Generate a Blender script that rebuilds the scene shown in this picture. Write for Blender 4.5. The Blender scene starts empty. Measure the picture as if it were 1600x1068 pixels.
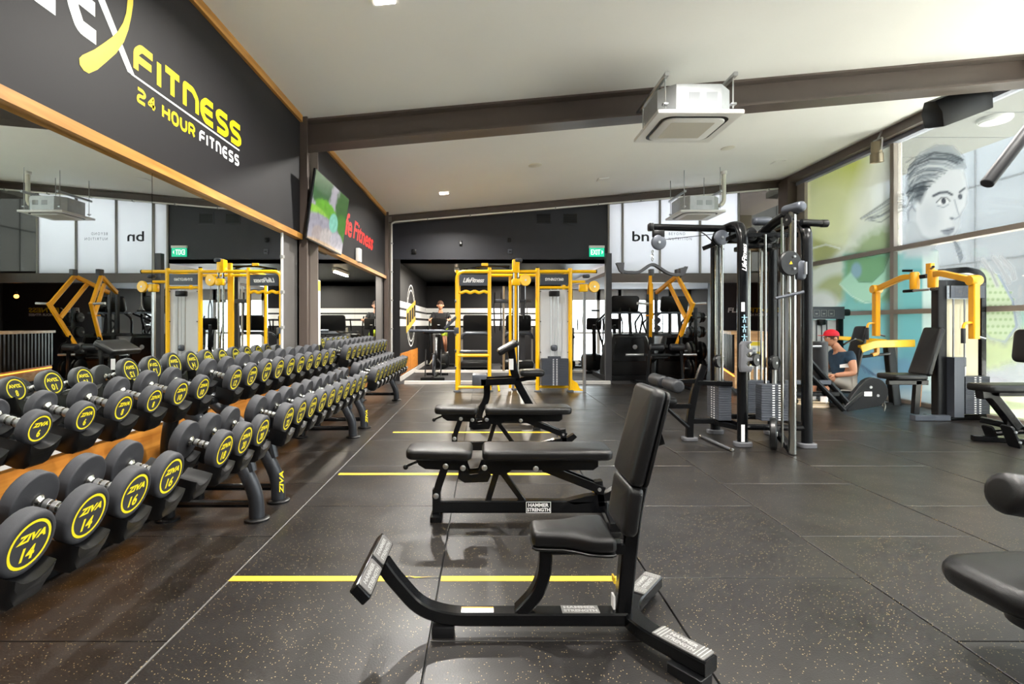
import bpy, math, random
import numpy as np
from mathutils import Vector, Matrix
random.seed(7)
SC = bpy.context.scene
COL = SC.collection
PI = math.pi
R = math.radians
V = Vector

# ------------------------------------------------------------------ camera
F_PX, VX, VY, CH = 830.0, 757.0, 507.0, 1.2
cam_d = bpy.data.cameras.new('camera')
cam_d.sensor_width = 36.0
cam_d.lens = 36.0 * F_PX / 1600.0
cam_d.shift_x = (800.0 - VX) / 1600.0
cam_d.shift_y = -(534.0 - VY) / 1600.0
cam_d.clip_start = 0.05
cam_d.clip_end = 300
cam = bpy.data.objects.new('camera', cam_d)
cam.location = (0, 0, CH)
cam.rotation_euler = (PI / 2, 0, 0)
COL.objects.link(cam)
SC.camera = cam

# ------------------------------------------------------------------ sky and exposure
w = bpy.data.worlds.new('sky')
SC.world = w
w.use_nodes = True
bgn = w.node_tree.nodes['Background']
bgn.inputs[0].default_value = (0.90, 0.95, 1.0, 1)
bgn.inputs[1].default_value = 2.2
sun_d = bpy.data.lights.new('sun', 'SUN')
sun_d.energy = 11.0
sun_d.angle = R(2)
sun_d.color = (1.0, 0.95, 0.88)
sun = bpy.data.objects.new('sun', sun_d)
sun.rotation_euler = V((0.06, 0.5, -0.86)).to_track_quat('-Z', 'Y').to_euler()
COL.objects.link(sun)
SC.view_settings.view_transform = 'Standard'
SC.view_settings.look = 'None'
SC.view_settings.gamma = 1.0
SC.view_settings.use_curve_mapping = False
SC.view_settings.exposure = 1.78
SC.cycles.use_denoising = True
SC.cycles.max_bounces = 10
SC.cycles.transparent_max_bounces = 24
SC.cycles.sample_clamp_indirect = 8.0


# ------------------------------------------------------------------ helpers
def lin(h):
    h = h.lstrip('#')
    o = []
    for i in (0, 2, 4):
        c = int(h[i:i + 2], 16) / 255.0
        o.append(c / 12.92 if c <= 0.04045 else ((c + 0.055) / 1.055) ** 2.4)
    return tuple(o) + (1.0,)


MATS = {}


def mat(name, col, rough=0.5, metal=0.0, spec=0.5, bump=0.0, bscale=60.0, var=0.0, vscale=6.0, emis=0.0, coat=0.0):
    """Principled material with a little procedural colour and relief noise."""
    if name in MATS:
        return MATS[name]
    m = bpy.data.materials.new(name)
    m.use_nodes = True
    nt = m.node_tree
    b = nt.nodes['Principled BSDF']
    c = lin(col) if isinstance(col, str) else tuple(col) + (1.0,)
    b.inputs['Base Color'].default_value = c
    b.inputs['Roughness'].default_value = rough
    b.inputs['Metallic'].default_value = metal
    b.inputs['Specular IOR Level'].default_value = spec
    if coat:
        b.inputs['Coat Weight'].default_value = coat
    if emis:
        b.inputs['Emission Color'].default_value = c
        b.inputs['Emission Strength'].default_value = emis
    tc = None
    if var or bump:
        tc = nt.nodes.new('ShaderNodeTexCoord')
    if var:
        n = nt.nodes.new('ShaderNodeTexNoise')
        n.inputs['Scale'].default_value = vscale
        n.inputs['Detail'].default_value = 4
        nt.links.new(tc.outputs['Object'], n.inputs['Vector'])
        r = nt.nodes.new('ShaderNodeMapRange')
        r.inputs['From Min'].default_value = 0.3
        r.inputs['From Max'].default_value = 0.7
        r.inputs['To Min'].default_value = 1 - var
        r.inputs['To Max'].default_value = 1 + var
        nt.links.new(n.outputs['Fac'], r.inputs['Value'])
        mx = nt.nodes.new('ShaderNodeMix')
        mx.data_type = 'RGBA'
        mx.blend_type = 'MULTIPLY'
        mx.inputs['Factor'].default_value = 1
        mx.inputs['A'].default_value = c
        nt.links.new(r.outputs['Result'], mx.inputs['B'])
        nt.links.new(mx.outputs['Result'], b.inputs['Base Color'])
    if bump:
        n2 = nt.nodes.new('ShaderNodeTexNoise')
        n2.inputs['Scale'].default_value = bscale
        n2.inputs['Detail'].default_value = 3
        nt.links.new(tc.outputs['Object'], n2.inputs['Vector'])
        bp = nt.nodes.new('ShaderNodeBump')
        bp.inputs['Strength'].default_value = bump
        bp.inputs['Distance'].default_value = 0.002
        nt.links.new(n2.outputs['Fac'], bp.inputs['Height'])
        nt.links.new(bp.outputs['Normal'], b.inputs['Normal'])
    MATS[name] = m
    return m


def wood(name, c1, c2, scale=3.0, stretch=(1, 1, 12), rough=0.45):
    m = bpy.data.materials.new(name)
    m.use_nodes = True
    nt = m.node_tree
    b = nt.nodes['Principled BSDF']
    b.inputs['Roughness'].default_value = rough
    tc = nt.nodes.new('ShaderNodeTexCoord')
    mp = nt.nodes.new('ShaderNodeMapping')
    mp.inputs['Scale'].default_value = stretch
    nt.links.new(tc.outputs['Object'], mp.inputs['Vector'])
    n = nt.nodes.new('ShaderNodeTexNoise')
    n.inputs['Scale'].default_value = scale
    n.inputs['Detail'].default_value = 6
    n.inputs['Distortion'].default_value = 0.6
    nt.links.new(mp.outputs['Vector'], n.inputs['Vector'])
    r = nt.nodes.new('ShaderNodeValToRGB')
    r.color_ramp.elements[0].position = 0.35
    r.color_ramp.elements[0].color = lin(c1)
    r.color_ramp.elements[1].position = 0.68
    r.color_ramp.elements[1].color = lin(c2)
    nt.links.new(n.outputs['Fac'], r.inputs['Fac'])
    nt.links.new(r.outputs['Color'], b.inputs['Base Color'])
    MATS[name] = m
    return m


def emit(name, col, strength):
    m = bpy.data.materials.new(name)
    m.use_nodes = True
    nt = m.node_tree
    for n in list(nt.nodes):
        if n.type == 'BSDF_PRINCIPLED':
            nt.nodes.remove(n)
    e = nt.nodes.new('ShaderNodeEmission')
    e.inputs[0].default_value = lin(col)
    e.inputs[1].default_value = strength
    nt.links.new(e.outputs[0], nt.nodes['Material Output'].inputs[0])
    MATS[name] = m
    return m


def glass(name, tint=(0.93, 0.97, 0.96), refl=1.0, frost=0.0, frost_col=(0.8, 0.82, 0.84)):
    """Thin pane: transparent, mirror-like by angle, optionally a translucent frosted film."""
    m = bpy.data.materials.new(name)
    m.use_nodes = True
    nt = m.node_tree
    for n in list(nt.nodes):
        if n.type == 'BSDF_PRINCIPLED':
            nt.nodes.remove(n)
    out = nt.nodes['Material Output']
    tr = nt.nodes.new('ShaderNodeBsdfTransparent')
    tr.inputs[0].default_value = tint + (1,)
    gl = nt.nodes.new('ShaderNodeBsdfGlossy')
    gl.inputs['Roughness'].default_value = 0.25 if frost else 0.0
    lw = nt.nodes.new('ShaderNodeLayerWeight')
    lw.inputs['Blend'].default_value = 0.5
    pw = nt.nodes.new('ShaderNodeMath')
    pw.operation = 'POWER'
    pw.inputs[1].default_value = 4.0
    nt.links.new(lw.outputs['Facing'], pw.inputs[0])
    fr = nt.nodes.new('ShaderNodeMapRange')
    fr.inputs['To Min'].default_value = 0.025
    fr.inputs['To Max'].default_value = 0.6
    nt.links.new(pw.outputs[0], fr.inputs['Value'])
    base = tr.outputs[0]
    if frost:
        tl = nt.nodes.new('ShaderNodeBsdfTranslucent')
        tl.inputs[0].default_value = frost_col + (1,)
        df = nt.nodes.new('ShaderNodeBsdfDiffuse')
        df.inputs[0].default_value = frost_col + (1,)
        m0 = nt.nodes.new('ShaderNodeMixShader')
        m0.inputs[0].default_value = 0.45
        nt.links.new(tl.outputs[0], m0.inputs[1])
        nt.links.new(df.outputs[0], m0.inputs[2])
        m1 = nt.nodes.new('ShaderNodeMixShader')
        m1.inputs[0].default_value = frost
        nt.links.new(tr.outputs[0], m1.inputs[1])
        nt.links.new(m0.outputs[0], m1.inputs[2])
        base = m1.outputs[0]
    mx = nt.nodes.new('ShaderNodeMixShader')
    mu = nt.nodes.new('ShaderNodeMath')
    mu.operation = 'MULTIPLY'
    mu.inputs[1].default_value = refl
    nt.links.new(fr.outputs[0], mu.inputs[0])
    nt.links.new(mu.outputs[0], mx.inputs[0])
    nt.links.new(base, mx.inputs[1])
    nt.links.new(gl.outputs[0], mx.inputs[2])
    nt.links.new(mx.outputs[0], out.inputs[0])
    MATS[name] = m
    return m


def P(px, py, y):
    """World point at depth y seen at photo pixel (px, py)."""
    return V(((px - VX) * y / F_PX, y, CH - (py - VY) * y / F_PX))


def fillet(pts, r, n=5):
    pts = [V(p) for p in pts]
    if r <= 0 or len(pts) < 3:
        return pts
    out = [pts[0]]
    for i in range(1, len(pts) - 1):
        a, b, c = pts[i - 1], pts[i], pts[i + 1]
        d1, d2 = (a - b), (c - b)
        l = min(r, d1.length * 0.48, d2.length * 0.48)
        d1.normalize()
        d2.normalize()
        p, q = b + d1 * l, b + d2 * l
        for k in range(n + 1):
            t = k / n
            out.append(p * (1 - t) ** 2 + b * 2 * t * (1 - t) + q * t * t)
    out.append(pts[-1])
    return out


def rrect(w, h, r, n=4):
    """Rounded rectangle outline, counter-clockwise, centred."""
    r = min(r, w / 2 - 1e-4, h / 2 - 1e-4)
    o = []
    for cx, cy, a0 in ((w / 2 - r, h / 2 - r, 0), (-w / 2 + r, h / 2 - r, 90), (-w / 2 + r, -h / 2 + r, 180), (w / 2 - r, -h / 2 + r, 270)):
        for k in range(n + 1):
            a = R(a0 + 90 * k / n)
            o.append((cx + r * math.cos(a), cy + r * math.sin(a)))
    return o


def offset_poly(poly, e):
    n = len(poly)
    o = []
    for i in range(n):
        a, b, c = V(poly[i - 1]), V(poly[i]), V(poly[(i + 1) % n])
        d1, d2 = (b - a), (c - b)
        if d1.length < 1e-9 or d2.length < 1e-9:
            o.append(tuple(b))
            continue
        d1.normalize()
        d2.normalize()
        t = (d1 + d2)
        if t.length < 1e-6:
            t = d1
        t.normalize()
        nrm = V((t.y, -t.x))
        k = max(0.5, nrm.dot(V((d1.y, -d1.x))))
        o.append(tuple(b + nrm * (e / k)))
    return o


def frame(o, x, y):
    """Matrix with origin o, local x and y directions (z = x cross y)."""
    x, y = V(x).normalized(), V(y).normalized()
    z = x.cross(y).normalized()
    y = z.cross(x).normalized()
    m = Matrix.Identity(4)
    for i in range(3):
        m[i][0], m[i][1], m[i][2], m[i][3] = x[i], y[i], z[i], o[i]
    return m


class B:
    """Mesh collector."""

    def __init__(s):
        s.v, s.f, s.mi = [], [], []
        s.cur = 0

    def add(s, vs, fs, m=None):
        k = len(s.v)
        if m is not None:
            vs = [m @ V(p) for p in vs]
        s.v += [tuple(p) for p in vs]
        for f in fs:
            s.f.append(tuple(i + k for i in f))
            s.mi.append(s.cur)
        return s

    def box(s, x0, x1, y0, y1, z0, z1, m=None):
        vs = [(x, y, z) for z in (z0, z1) for y in (y0, y1) for x in (x0, x1)]
        return s.add(vs, [(0, 2, 3, 1), (4, 5, 7, 6), (0, 1, 5, 4), (2, 6, 7, 3), (0, 4, 6, 2), (1, 3, 7, 5)], m)

    def bbox(s, w, d, h, c=0.01, m=None):
        """Box centred on the origin with rounded vertical and horizontal edges."""
        return s.slab(rrect(w, d, c * 1.2, 2), -h / 2, h / 2, c, m, 2)

    def slab(s, poly, z0, z1, e=0.0, m=None, n=3, dome=0.0):
        """Extruded outline with rounded rims."""
        layers = []
        if e > 0:
            e = min(e, (z1 - z0) * 0.49)
            for k in range(n + 1):
                a = PI / 2 * k / n
                layers.append((-e * (1 - math.sin(a)), z0 + e * (1 - math.cos(a))))
            for k in range(n + 1):
                a = PI / 2 * k / n
                layers.append((-e * (1 - math.cos(a)), z1 - e + e * math.sin(a)))
            if dome:
                layers.append((-e * 3.0, z1 + dome))
        else:
            layers = [(0, z0), (0, z1)]
        N = len(poly)
        vs, fs = [], []
        cx, cy = sum(p[0] for p in poly) / N, sum(p[1] for p in poly) / N
        for off, z in layers:
            if off == -e * 3.0 and dome:
                q = [(cx + (p[0] - cx) * 0.72, cy + (p[1] - cy) * 0.72) for p in offset_poly(poly, -e)]
            else:
                q = offset_poly(poly, off) if off else poly
            vs += [(x, y, z) for x, y in q]
        for l in range(len(layers) - 1):
            for i in range(N):
                j = (i + 1) % N
                fs.append((l * N + i, l * N + j, (l + 1) * N + j, (l + 1) * N + i))
        fs.append(tuple(range(N - 1, -1, -1)))
        fs.append(tuple((len(layers) - 1) * N + i for i in range(N)))
        return s.add(vs, fs, m)

    def sweep(s, pts, prof, up=(0, 0, 1), cap=True, m=None):
        pts = [V(p) for p in pts]
        n = len(pts)
        N = len(prof)
        vs, fs = [], []
        up = V(up)
        pu = None
        for i in range(n):
            if i == 0:
                t = pts[1] - pts[0]
            elif i == n - 1:
                t = pts[-1] - pts[-2]
            else:
                t = (pts[i + 1] - pts[i]).normalized() + (pts[i] - pts[i - 1]).normalized()
            t.normalize()
            u = (up if pu is None else pu)
            sd = t.cross(u)
            if sd.length < 1e-3:
                sd = t.cross(V((1, 0, 0)) if abs(t.x) < 0.9 else V((0, 1, 0)))
            sd.normalize()
            vv = sd.cross(t).normalized()
            pu = vv
            for a, b in prof:
                vs.append(pts[i] + sd * a + vv * b)
        for i in range(n - 1):
            for k in range(N):
                j = (k + 1) % N
                fs.append((i * N + k, (i + 1) * N + k, (i + 1) * N + j, i * N + j))
        if cap:
            fs.append(tuple(range(N)))
            fs.append(tuple((n - 1) * N + k for k in range(N - 1, -1, -1)))
        return s.add(vs, fs, m)

    def tube(s, pts, r, n=10, fil=0.0, up=(0, 0, 1), m=None, cap=True):
        prof = [(r * math.cos(2 * PI * k / n), r * math.sin(2 * PI * k / n)) for k in range(n)]
        return s.sweep(fillet(pts, fil), prof, up, cap, m)

    def bar(s, pts, w, h, fil=0.0, up=(0, 0, 1), c=None, m=None):
        c = min(w, h) * 0.12 if c is None else c
        return s.sweep(fillet(pts, fil), rrect(w, h, c, 1 if c < 0.012 else 3), up, True, m)

    def lathe(s, prof, o=(0, 0, 0), d=(0, 0, 1), n=16, m=None):
        """prof: (radius, distance along d)."""
        o, d = V(o), V(d).normalized()
        x = d.orthogonal().normalized()
        y = d.cross(x)
        vs, fs = [], []
        for r, t in prof:
            for k in range(n):
                a = 2 * PI * k / n
                vs.append(o + d * t + (x * math.cos(a) + y * math.sin(a)) * r)
        for i in range(len(prof) - 1):
            for k in range(n):
                j = (k + 1) % n
                fs.append((i * n + k, i * n + j, (i + 1) * n + j, (i + 1) * n + k))
        if prof[0][0] > 1e-6:
            fs.append(tuple(range(n - 1, -1, -1)))
        if prof[-1][0] > 1e-6:
            fs.append(tuple((len(prof) - 1) * n + k for k in range(n)))
        return s.add(vs, fs, m)

    def cyl(s, a, b, r, n=14, c=0.0):
        a, b = V(a), V(b)
        L = (b - a).length
        pr = [(r - c, 0), (r, c), (r, L - c), (r - c, L)] if c else [(r, 0), (r, L)]
        return s.lathe(pr, a, b - a, n)

    def ball(s, o, r, n=12, sq=(1, 1, 1)):
        k = n // 2
        pr = [(max(1e-7, r * math.sin(PI * i / k)), -r * math.cos(PI * i / k)) for i in range(k + 1)]
        m = Matrix.Translation(V(o)) @ Matrix.Diagonal((sq[0], sq[1], sq[2], 1))
        return s.lathe(pr, (0, 0, 0), (0, 0, 1), n, m)

    def roll(s, a, b, r, e=0.02, n=18):
        """Foam roller with rounded ends."""
        a, b = V(a), V(b)
        L = (b - a).length
        pr = [(1e-7, 0)] + [(r - e + e * math.sin(PI / 2 * k / 4), e - e * math.cos(PI / 2 * k / 4)) for k in range(5)]
        pr += [(r - e + e * math.cos(PI / 2 * k / 4), L - e + e * math.sin(PI / 2 * k / 4)) for k in range(5)] + [(1e-7, L)]
        return s.lathe(pr, a, b - a, n)

    def ribbon(s, pts, w, z=0.0, t=0.0, m=None, fil=0.0):
        """Flat stroke of width w along 2-D points."""
        pts = [V((p[0], p[1], 0)) for p in pts]
        pts = fillet(pts, fil, 4)
        n = len(pts)
        vs, fs = [], []
        for i in range(n):
            d1 = (pts[i] - pts[i - 1]).normalized() if i > 0 else (pts[1] - pts[0]).normalized()
            d2 = (pts[i + 1] - pts[i]).normalized() if i < n - 1 else d1
            tt = (d1 + d2).normalized()
            nr = V((-tt.y, tt.x, 0))
            k = max(0.4, nr.dot(V((-d1.y, d1.x, 0))))
            ww = w[i] if isinstance(w, (list, tuple)) else w
            vs.append(pts[i] + nr * (ww / 2 / k) + V((0, 0, z)))
            vs.append(pts[i] - nr * (ww / 2 / k) + V((0, 0, z)))
        for i in range(n - 1):
            fs.append((2 * i, 2 * i + 1, 2 * i + 3, 2 * i + 2))
        return s.add(vs, fs, m)

    def mesh(s, name, smooth=35):
        me = bpy.data.meshes.new(name)
        me.from_pydata(s.v, [], s.f)
        me.update()
        if smooth:
            me.polygons.foreach_set('use_smooth', [True] * len(me.polygons))
            me.set_sharp_from_angle(angle=R(smooth))
        return me

    def build(s, name, m, parent=None, label=None, smooth=35):
        """Link as one mesh object. Points are in world space; a parent's location is subtracted."""
        if parent is not None:
            o = ROOT.get(parent.name)
            if o is not None:
                s.v = [(a - o[0], b - o[1], c - o[2]) for a, b, c in s.v]
        me = s.mesh(name, smooth)
        ms = m if isinstance(m, (list, tuple)) else [m]
        for q in ms:
            me.materials.append(MATS[q] if isinstance(q, str) else q)
        if len(ms) > 1:
            me.polygons.foreach_set('material_index', s.mi)
        return link(name, me, parent, label)


ROOT = {}


def link(name, me, parent=None, label=None):
    ob = bpy.data.objects.new(name, me)
    COL.objects.link(ob)
    if parent is not None:
        ob.parent = parent
        if parent.name in ROOT and parent.type != 'EMPTY':
            pass
        ROOT[ob.name] = ROOT.get(parent.name)
    if label:
        ob['label'] = label
    return ob


def thing(name, label, cat, loc=(0, 0, 0), group=None, local=False):
    o = bpy.data.objects.new(name, None)
    COL.objects.link(o)
    o.empty_display_size = 0.1
    o.location = loc
    o['label'] = label
    o['category'] = cat
    if group:
        o['group'] = group
    ROOT[o.name] = (0, 0, 0) if local else tuple(loc)
    return o


def tag(o, label, cat, group=None):
    o['label'] = label
    o['category'] = cat
    if group:
        o['group'] = group
    return o


def struct(o):
    o['kind'] = 'structure'
    return o


def dup(o, parent=None):
    c = o.copy()
    COL.objects.link(c)
    c.parent = parent
    for ch in o.children:
        dup(ch, c)
    return c


TXT = {}


def text_mesh(body, bold=0.0, shear=0.0, space=1.0):
    key = (body, bold, shear, space)
    if key not in TXT:
        cu = bpy.data.curves.new('lettering', 'FONT')
        cu.body = body
        cu.offset = bold
        cu.shear = shear
        cu.space_character = space
        cu.resolution_u = 3
        ob = bpy.data.objects.new('lettering', cu)
        COL.objects.link(ob)
        dg = bpy.context.evaluated_depsgraph_get()
        me = ob.evaluated_get(dg).to_mesh()
        vs = [tuple(p.co) for p in me.vertices]
        fs = [tuple(p.vertices) for p in me.polygons]
        ob.evaluated_get(dg).to_mesh_clear()
        bpy.data.objects.remove(ob)
        bpy.data.curves.remove(cu)
        xs = [p[0] for p in vs]
        ys = [p[1] for p in vs]
        x0, x1, y0, y1 = min(xs), max(xs), min(ys), max(ys)
        vs = [((p[0] - x0) / (x1 - x0), (p[1] - y0) / (y1 - y0), 0) for p in vs]
        TXT[key] = (vs, fs)
    return TXT[key]


def put_text(b, body, m, w, h, bold=0.0, shear=0.0, space=1.0, z=0.0015, center=True):
    """Flat lettering of exactly w by h in the plane of matrix m."""
    vs, fs = text_mesh(body, bold, shear, space)
    ox, oy = (0.5, 0.5) if center else (0, 0)
    b.add([((p[0] - ox) * w, (p[1] - oy) * h, z) for p in vs], fs, m)
    return b


def print_mat(name, alpha=False, emis=0.0, rough=0.4):
    """Flat print: colours stored on the sheet; alpha = clear film."""
    m = bpy.data.materials.new(name)
    m.use_nodes = True
    nt = m.node_tree
    b = nt.nodes['Principled BSDF']
    out = nt.nodes['Material Output']
    at = nt.nodes.new('ShaderNodeAttribute')
    at.attribute_name = 'Col'
    b.inputs['Roughness'].default_value = rough
    if not emis:
        nt.links.new(at.outputs['Color'], b.inputs['Base Color'])
    else:
        b.inputs['Base Color'].default_value = (0.01, 0.01, 0.01, 1)
        nt.links.new(at.outputs['Color'], b.inputs['Emission Color'])
        b.inputs['Emission Strength'].default_value = emis
    if alpha:
        tl = nt.nodes.new('ShaderNodeBsdfTranslucent')
        nt.links.new(at.outputs['Color'], tl.inputs[0])
        m0 = nt.nodes.new('ShaderNodeMixShader')
        m0.inputs[0].default_value = 0.28
        nt.links.new(b.outputs[0], m0.inputs[1])
        nt.links.new(tl.outputs[0], m0.inputs[2])
        tr = nt.nodes.new('ShaderNodeBsdfTransparent')
        mt = nt.nodes.new('ShaderNodeMix')
        mt.data_type = 'RGBA'
        mt.inputs['Factor'].default_value = 0.0
        mx = nt.nodes.new('ShaderNodeMixShader')
        nt.links.new(at.outputs['Alpha'], mx.inputs[0])
        nt.links.new(tr.outputs[0], mx.inputs[1])
        nt.links.new(m0.outputs[0], mx.inputs[2])
        nt.links.new(mx.outputs[0], out.inputs[0])
    MATS[name] = m
    return m


def sheet(name, pts, cols, nu, nv, material, parent=None, label=None):
    """Grid sheet of nu*nv points with a colour per point."""
    o = ROOT.get(parent.name) if parent is not None else None
    a = np.asarray(pts, float).reshape(-1, 3)
    if o is not None:
        a = a - np.array(o)
    idx = np.arange(nu * nv).reshape(nv, nu)
    f = np.stack([idx[:-1, :-1], idx[:-1, 1:], idx[1:, 1:], idx[1:, :-1]], -1).reshape(-1, 4)
    me = bpy.data.meshes.new(name)
    me.from_pydata(a.tolist(), [], f.tolist())
    ca = me.color_attributes.new('Col', 'FLOAT_COLOR', 'POINT')
    ca.data.foreach_set('color', np.ascontiguousarray(cols, dtype=np.float32).ravel())
    me.materials.append(MATS[material])
    return link(name, me, parent, label)


# ------------------------------------------------------------------ materials
mat('ceiling_white', '#e9e8e4', 0.85, var=0.02, vscale=0.8)
mat('black_paint', '#1b1a1c', 0.6, spec=0.3, var=0.06, vscale=2.0, bump=0.1, bscale=150)
mat('navy_paint', '#22242c', 0.5, var=0.05, vscale=2.0)
mat('grey_wall', '#5e5b59', 0.5, var=0.05)
mat('brown_steel', '#5a4f49', 0.42, var=0.03)
mat('taupe_steel', '#8d837b', 0.45)
mat('alu_frame', '#8a8680', 0.4, metal=0.3)
mat('white_trim', '#dcdad6', 0.5)
mat('white_plastic', '#e4e3df', 0.4)
mat('cream_plastic', '#d9d6c8', 0.45)
mat('grey_plastic', '#9a9a98', 0.45)
mat('dark_plastic', '#0e0f11', 0.38, spec=0.4, bump=0.1, bscale=300)
mat('black_plastic', '#0c0d0e', 0.35, spec=0.35)
mat('black_metal', '#08090b', 0.22, spec=0.34)
mat('satin_black', '#0f1012', 0.42, spec=0.3, bump=0.05, bscale=200)
mat('rack_steel', '#33363b', 0.34, metal=0.25)
mat('vinyl', '#0f0f10', 0.34, spec=0.36, bump=0.35, bscale=500, var=0.1, vscale=30)
mat('foam', '#1e2024', 0.5, bump=0.2, bscale=300)
mat('urethane', '#37383c', 0.6, spec=0.35, bump=0.25, bscale=400, var=0.08, vscale=40)
mat('label_yellow', '#f4e222', 0.5)
mat('tape_yellow', '#e8c02a', 0.5, var=0.06, vscale=30)
mat('yellow_paint', '#ffc408', 0.32, spec=0.5, coat=0.2)
mat('amber_paint', '#f0a80e', 0.35, coat=0.15)
mat('chrome', '#b4b4ae', 0.18, metal=1.0)
mat('steel', '#b8babc', 0.3, metal=0.9)
mat('gunmetal', '#4c5058', 0.4, metal=0.4)
mat('stack_grey', '#3d4149', 0.5, metal=0.2)
mat('white_mark', '#e8e8e8', 0.5)
mat('red_paint', '#e0231c', 0.5)
mat('logo_yellow', '#eacb08', 0.5)
mat('logo_white', '#f2f2f0', 0.5)
mat('exit_green', '#14a57c', 0.4, emis=0.5)
mat('exit_white', '#f4fff8', 0.4, emis=0.5)
mat('shroud_white', '#cfd0d2', 0.4)
mat('shroud_cream', '#cfc9ae', 0.45)
mat('rubber_grey', '#55565a', 0.6)
mat('bar_dark', '#26282c', 0.5)
mat('skin', '#c08a6c', 0.5, var=0.05, vscale=30)
mat('hair_brown', '#4a3022', 0.7, bump=0.5, bscale=300)
mat('cloth_black', '#1c1d20', 0.85, bump=0.3, bscale=400)
mat('cloth_navy', '#20384c', 0.85, bump=0.3, bscale=300, var=0.25, vscale=14)
mat('cloth_grey', '#a29c94', 0.85, bump=0.3, bscale=300)
mat('cloth_lime', '#b9cf3c', 0.8)
mat('cloth_blue', '#3d5a86', 0.8)
mat('cloth_red', '#d0142c', 0.7)
mat('shoe_beige', '#c9b79a', 0.7)
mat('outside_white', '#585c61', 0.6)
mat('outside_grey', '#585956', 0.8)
mat('outside_ground', '#e6e3da', 0.9, var=0.05)
mat('joint_grey', '#33373c', 0.8)
mat('gold', '#c2a23a', 0.45, metal=0.2)
mat('orange_red', '#d8431e', 0.6)
mat('carpet_dark', '#232326', 0.8, var=0.2, vscale=20)
wood('oak', '#a8651f', '#d9963f', 2.2, (3, 0.35, 9))
wood('oak_x', '#b88a5a', '#d8b285', 2.0, (0.4, 3, 10))
wood('oak_trim', '#9a6a2a', '#c8924a', 3.0, (6, 0.5, 6))
wood('osb', '#b8691d', '#e39a44', 18.0, (1, 1, 1))


def floor_mat():
    m = bpy.data.materials.new('rubber_floor')
    m.use_nodes = True
    nt = m.node_tree
    L = nt.links.new
    b = nt.nodes['Principled BSDF']
    g = nt.nodes.new('ShaderNodeNewGeometry')
    n1 = nt.nodes.new('ShaderNodeTexNoise')
    n1.inputs['Scale'].default_value = 1.7
    n1.inputs['Detail'].default_value = 7
    L(g.outputs['Position'], n1.inputs['Vector'])
    cr = nt.nodes.new('ShaderNodeValToRGB')
    cr.color_ramp.elements[0].position = 0.3
    cr.color_ramp.elements[0].color = lin('#151313')
    cr.color_ramp.elements[1].position = 0.72
    cr.color_ramp.elements[1].color = lin('#211f1e')
    L(n1.outputs['Fac'], cr.inputs['Fac'])
    # ochre crumbs pressed into the rubber
    vo = nt.nodes.new('ShaderNodeTexVoronoi')
    vo.inputs['Scale'].default_value = 112
    L(g.outputs['Position'], vo.inputs['Vector'])
    lt = nt.nodes.new('ShaderNodeMath')
    lt.operation = 'LESS_THAN'
    lt.inputs[1].default_value = 0.24
    L(vo.outputs['Distance'], lt.inputs[0])
    sx = nt.nodes.new('ShaderNodeSeparateColor')
    L(vo.outputs['Color'], sx.inputs[0])
    gt = nt.nodes.new('ShaderNodeMath')
    gt.operation = 'GREATER_THAN'
    gt.inputs[1].default_value = 0.76
    L(sx.outputs[0], gt.inputs[0])
    mu = nt.nodes.new('ShaderNodeMath')
    mu.operation = 'MULTIPLY'
    L(lt.outputs[0], mu.inputs[0])
    L(gt.outputs[0], mu.inputs[1])
    mx = nt.nodes.new('ShaderNodeMix')
    mx.data_type = 'RGBA'
    mx.inputs['B'].default_value = lin('#9a8860')
    L(mu.outputs[0], mx.inputs['Factor'])
    L(cr.outputs['Color'], mx.inputs['A'])
    L(mx.outputs['Result'], b.inputs['Base Color'])
    n2 = nt.nodes.new('ShaderNodeTexNoise')
    n2.inputs['Scale'].default_value = 3.0
    n2.inputs['Detail'].default_value = 6
    L(g.outputs['Position'], n2.inputs['Vector'])
    rr = nt.nodes.new('ShaderNodeMapRange')
    rr.inputs['To Min'].default_value = 0.25
    rr.inputs['To Max'].default_value = 0.46
    L(n2.outputs['Fac'], rr.inputs['Value'])
    L(rr.outputs['Result'], b.inputs['Roughness'])
    n3 = nt.nodes.new('ShaderNodeTexNoise')
    n3.inputs['Scale'].default_value = 160
    L(g.outputs['Position'], n3.inputs['Vector'])
    bp = nt.nodes.new('ShaderNodeBump')
    bp.inputs['Strength'].default_value = 0.25
    bp.inputs['Distance'].default_value = 0.002
    L(n3.outputs['Fac'], bp.inputs['Height'])
    L(bp.outputs['Normal'], b.inputs['Normal'])
    MATS['rubber_floor'] = m


floor_mat()
glass('pane', (0.95, 0.98, 0.97), 1.0)
glass('pane_dimmer', (0.78, 0.80, 0.79), 1.0)  # tint added to the unseen near panes to dim the near ceiling
glass('frosted', (0.9, 0.93, 0.95), 0.6, 0.82, (0.86, 0.88, 0.9))
mm = bpy.data.materials.new('mirror')
mm.use_nodes = True
mm.node_tree.nodes['Principled BSDF'].inputs['Base Color'].default_value = (0.80, 0.83, 0.80, 1)
mm.node_tree.nodes['Principled BSDF'].inputs['Metallic'].default_value = 1
mm.node_tree.nodes['Principled BSDF'].inputs['Roughness'].default_value = 0.0
MATS['mirror'] = mm
emit('lamp_glow', '#fff6ea', 14.0)
emit('tube_glow', '#ffe6c0', 8.0)
emit('led_glow', '#ff9236', 1.6)
emit('pendant_glow', '#ff9a48', 2.2)
print_mat('film_print', True)
print_mat('screen_print', False, 0.26, 0.25)
print_mat('paper_print')

# ================================================================== THE ROOM
XL, XR, YB = -2.05, 6.5, 11.4


def cz(x):
    return 3.52 + 0.09 * (x + 2.05)


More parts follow.
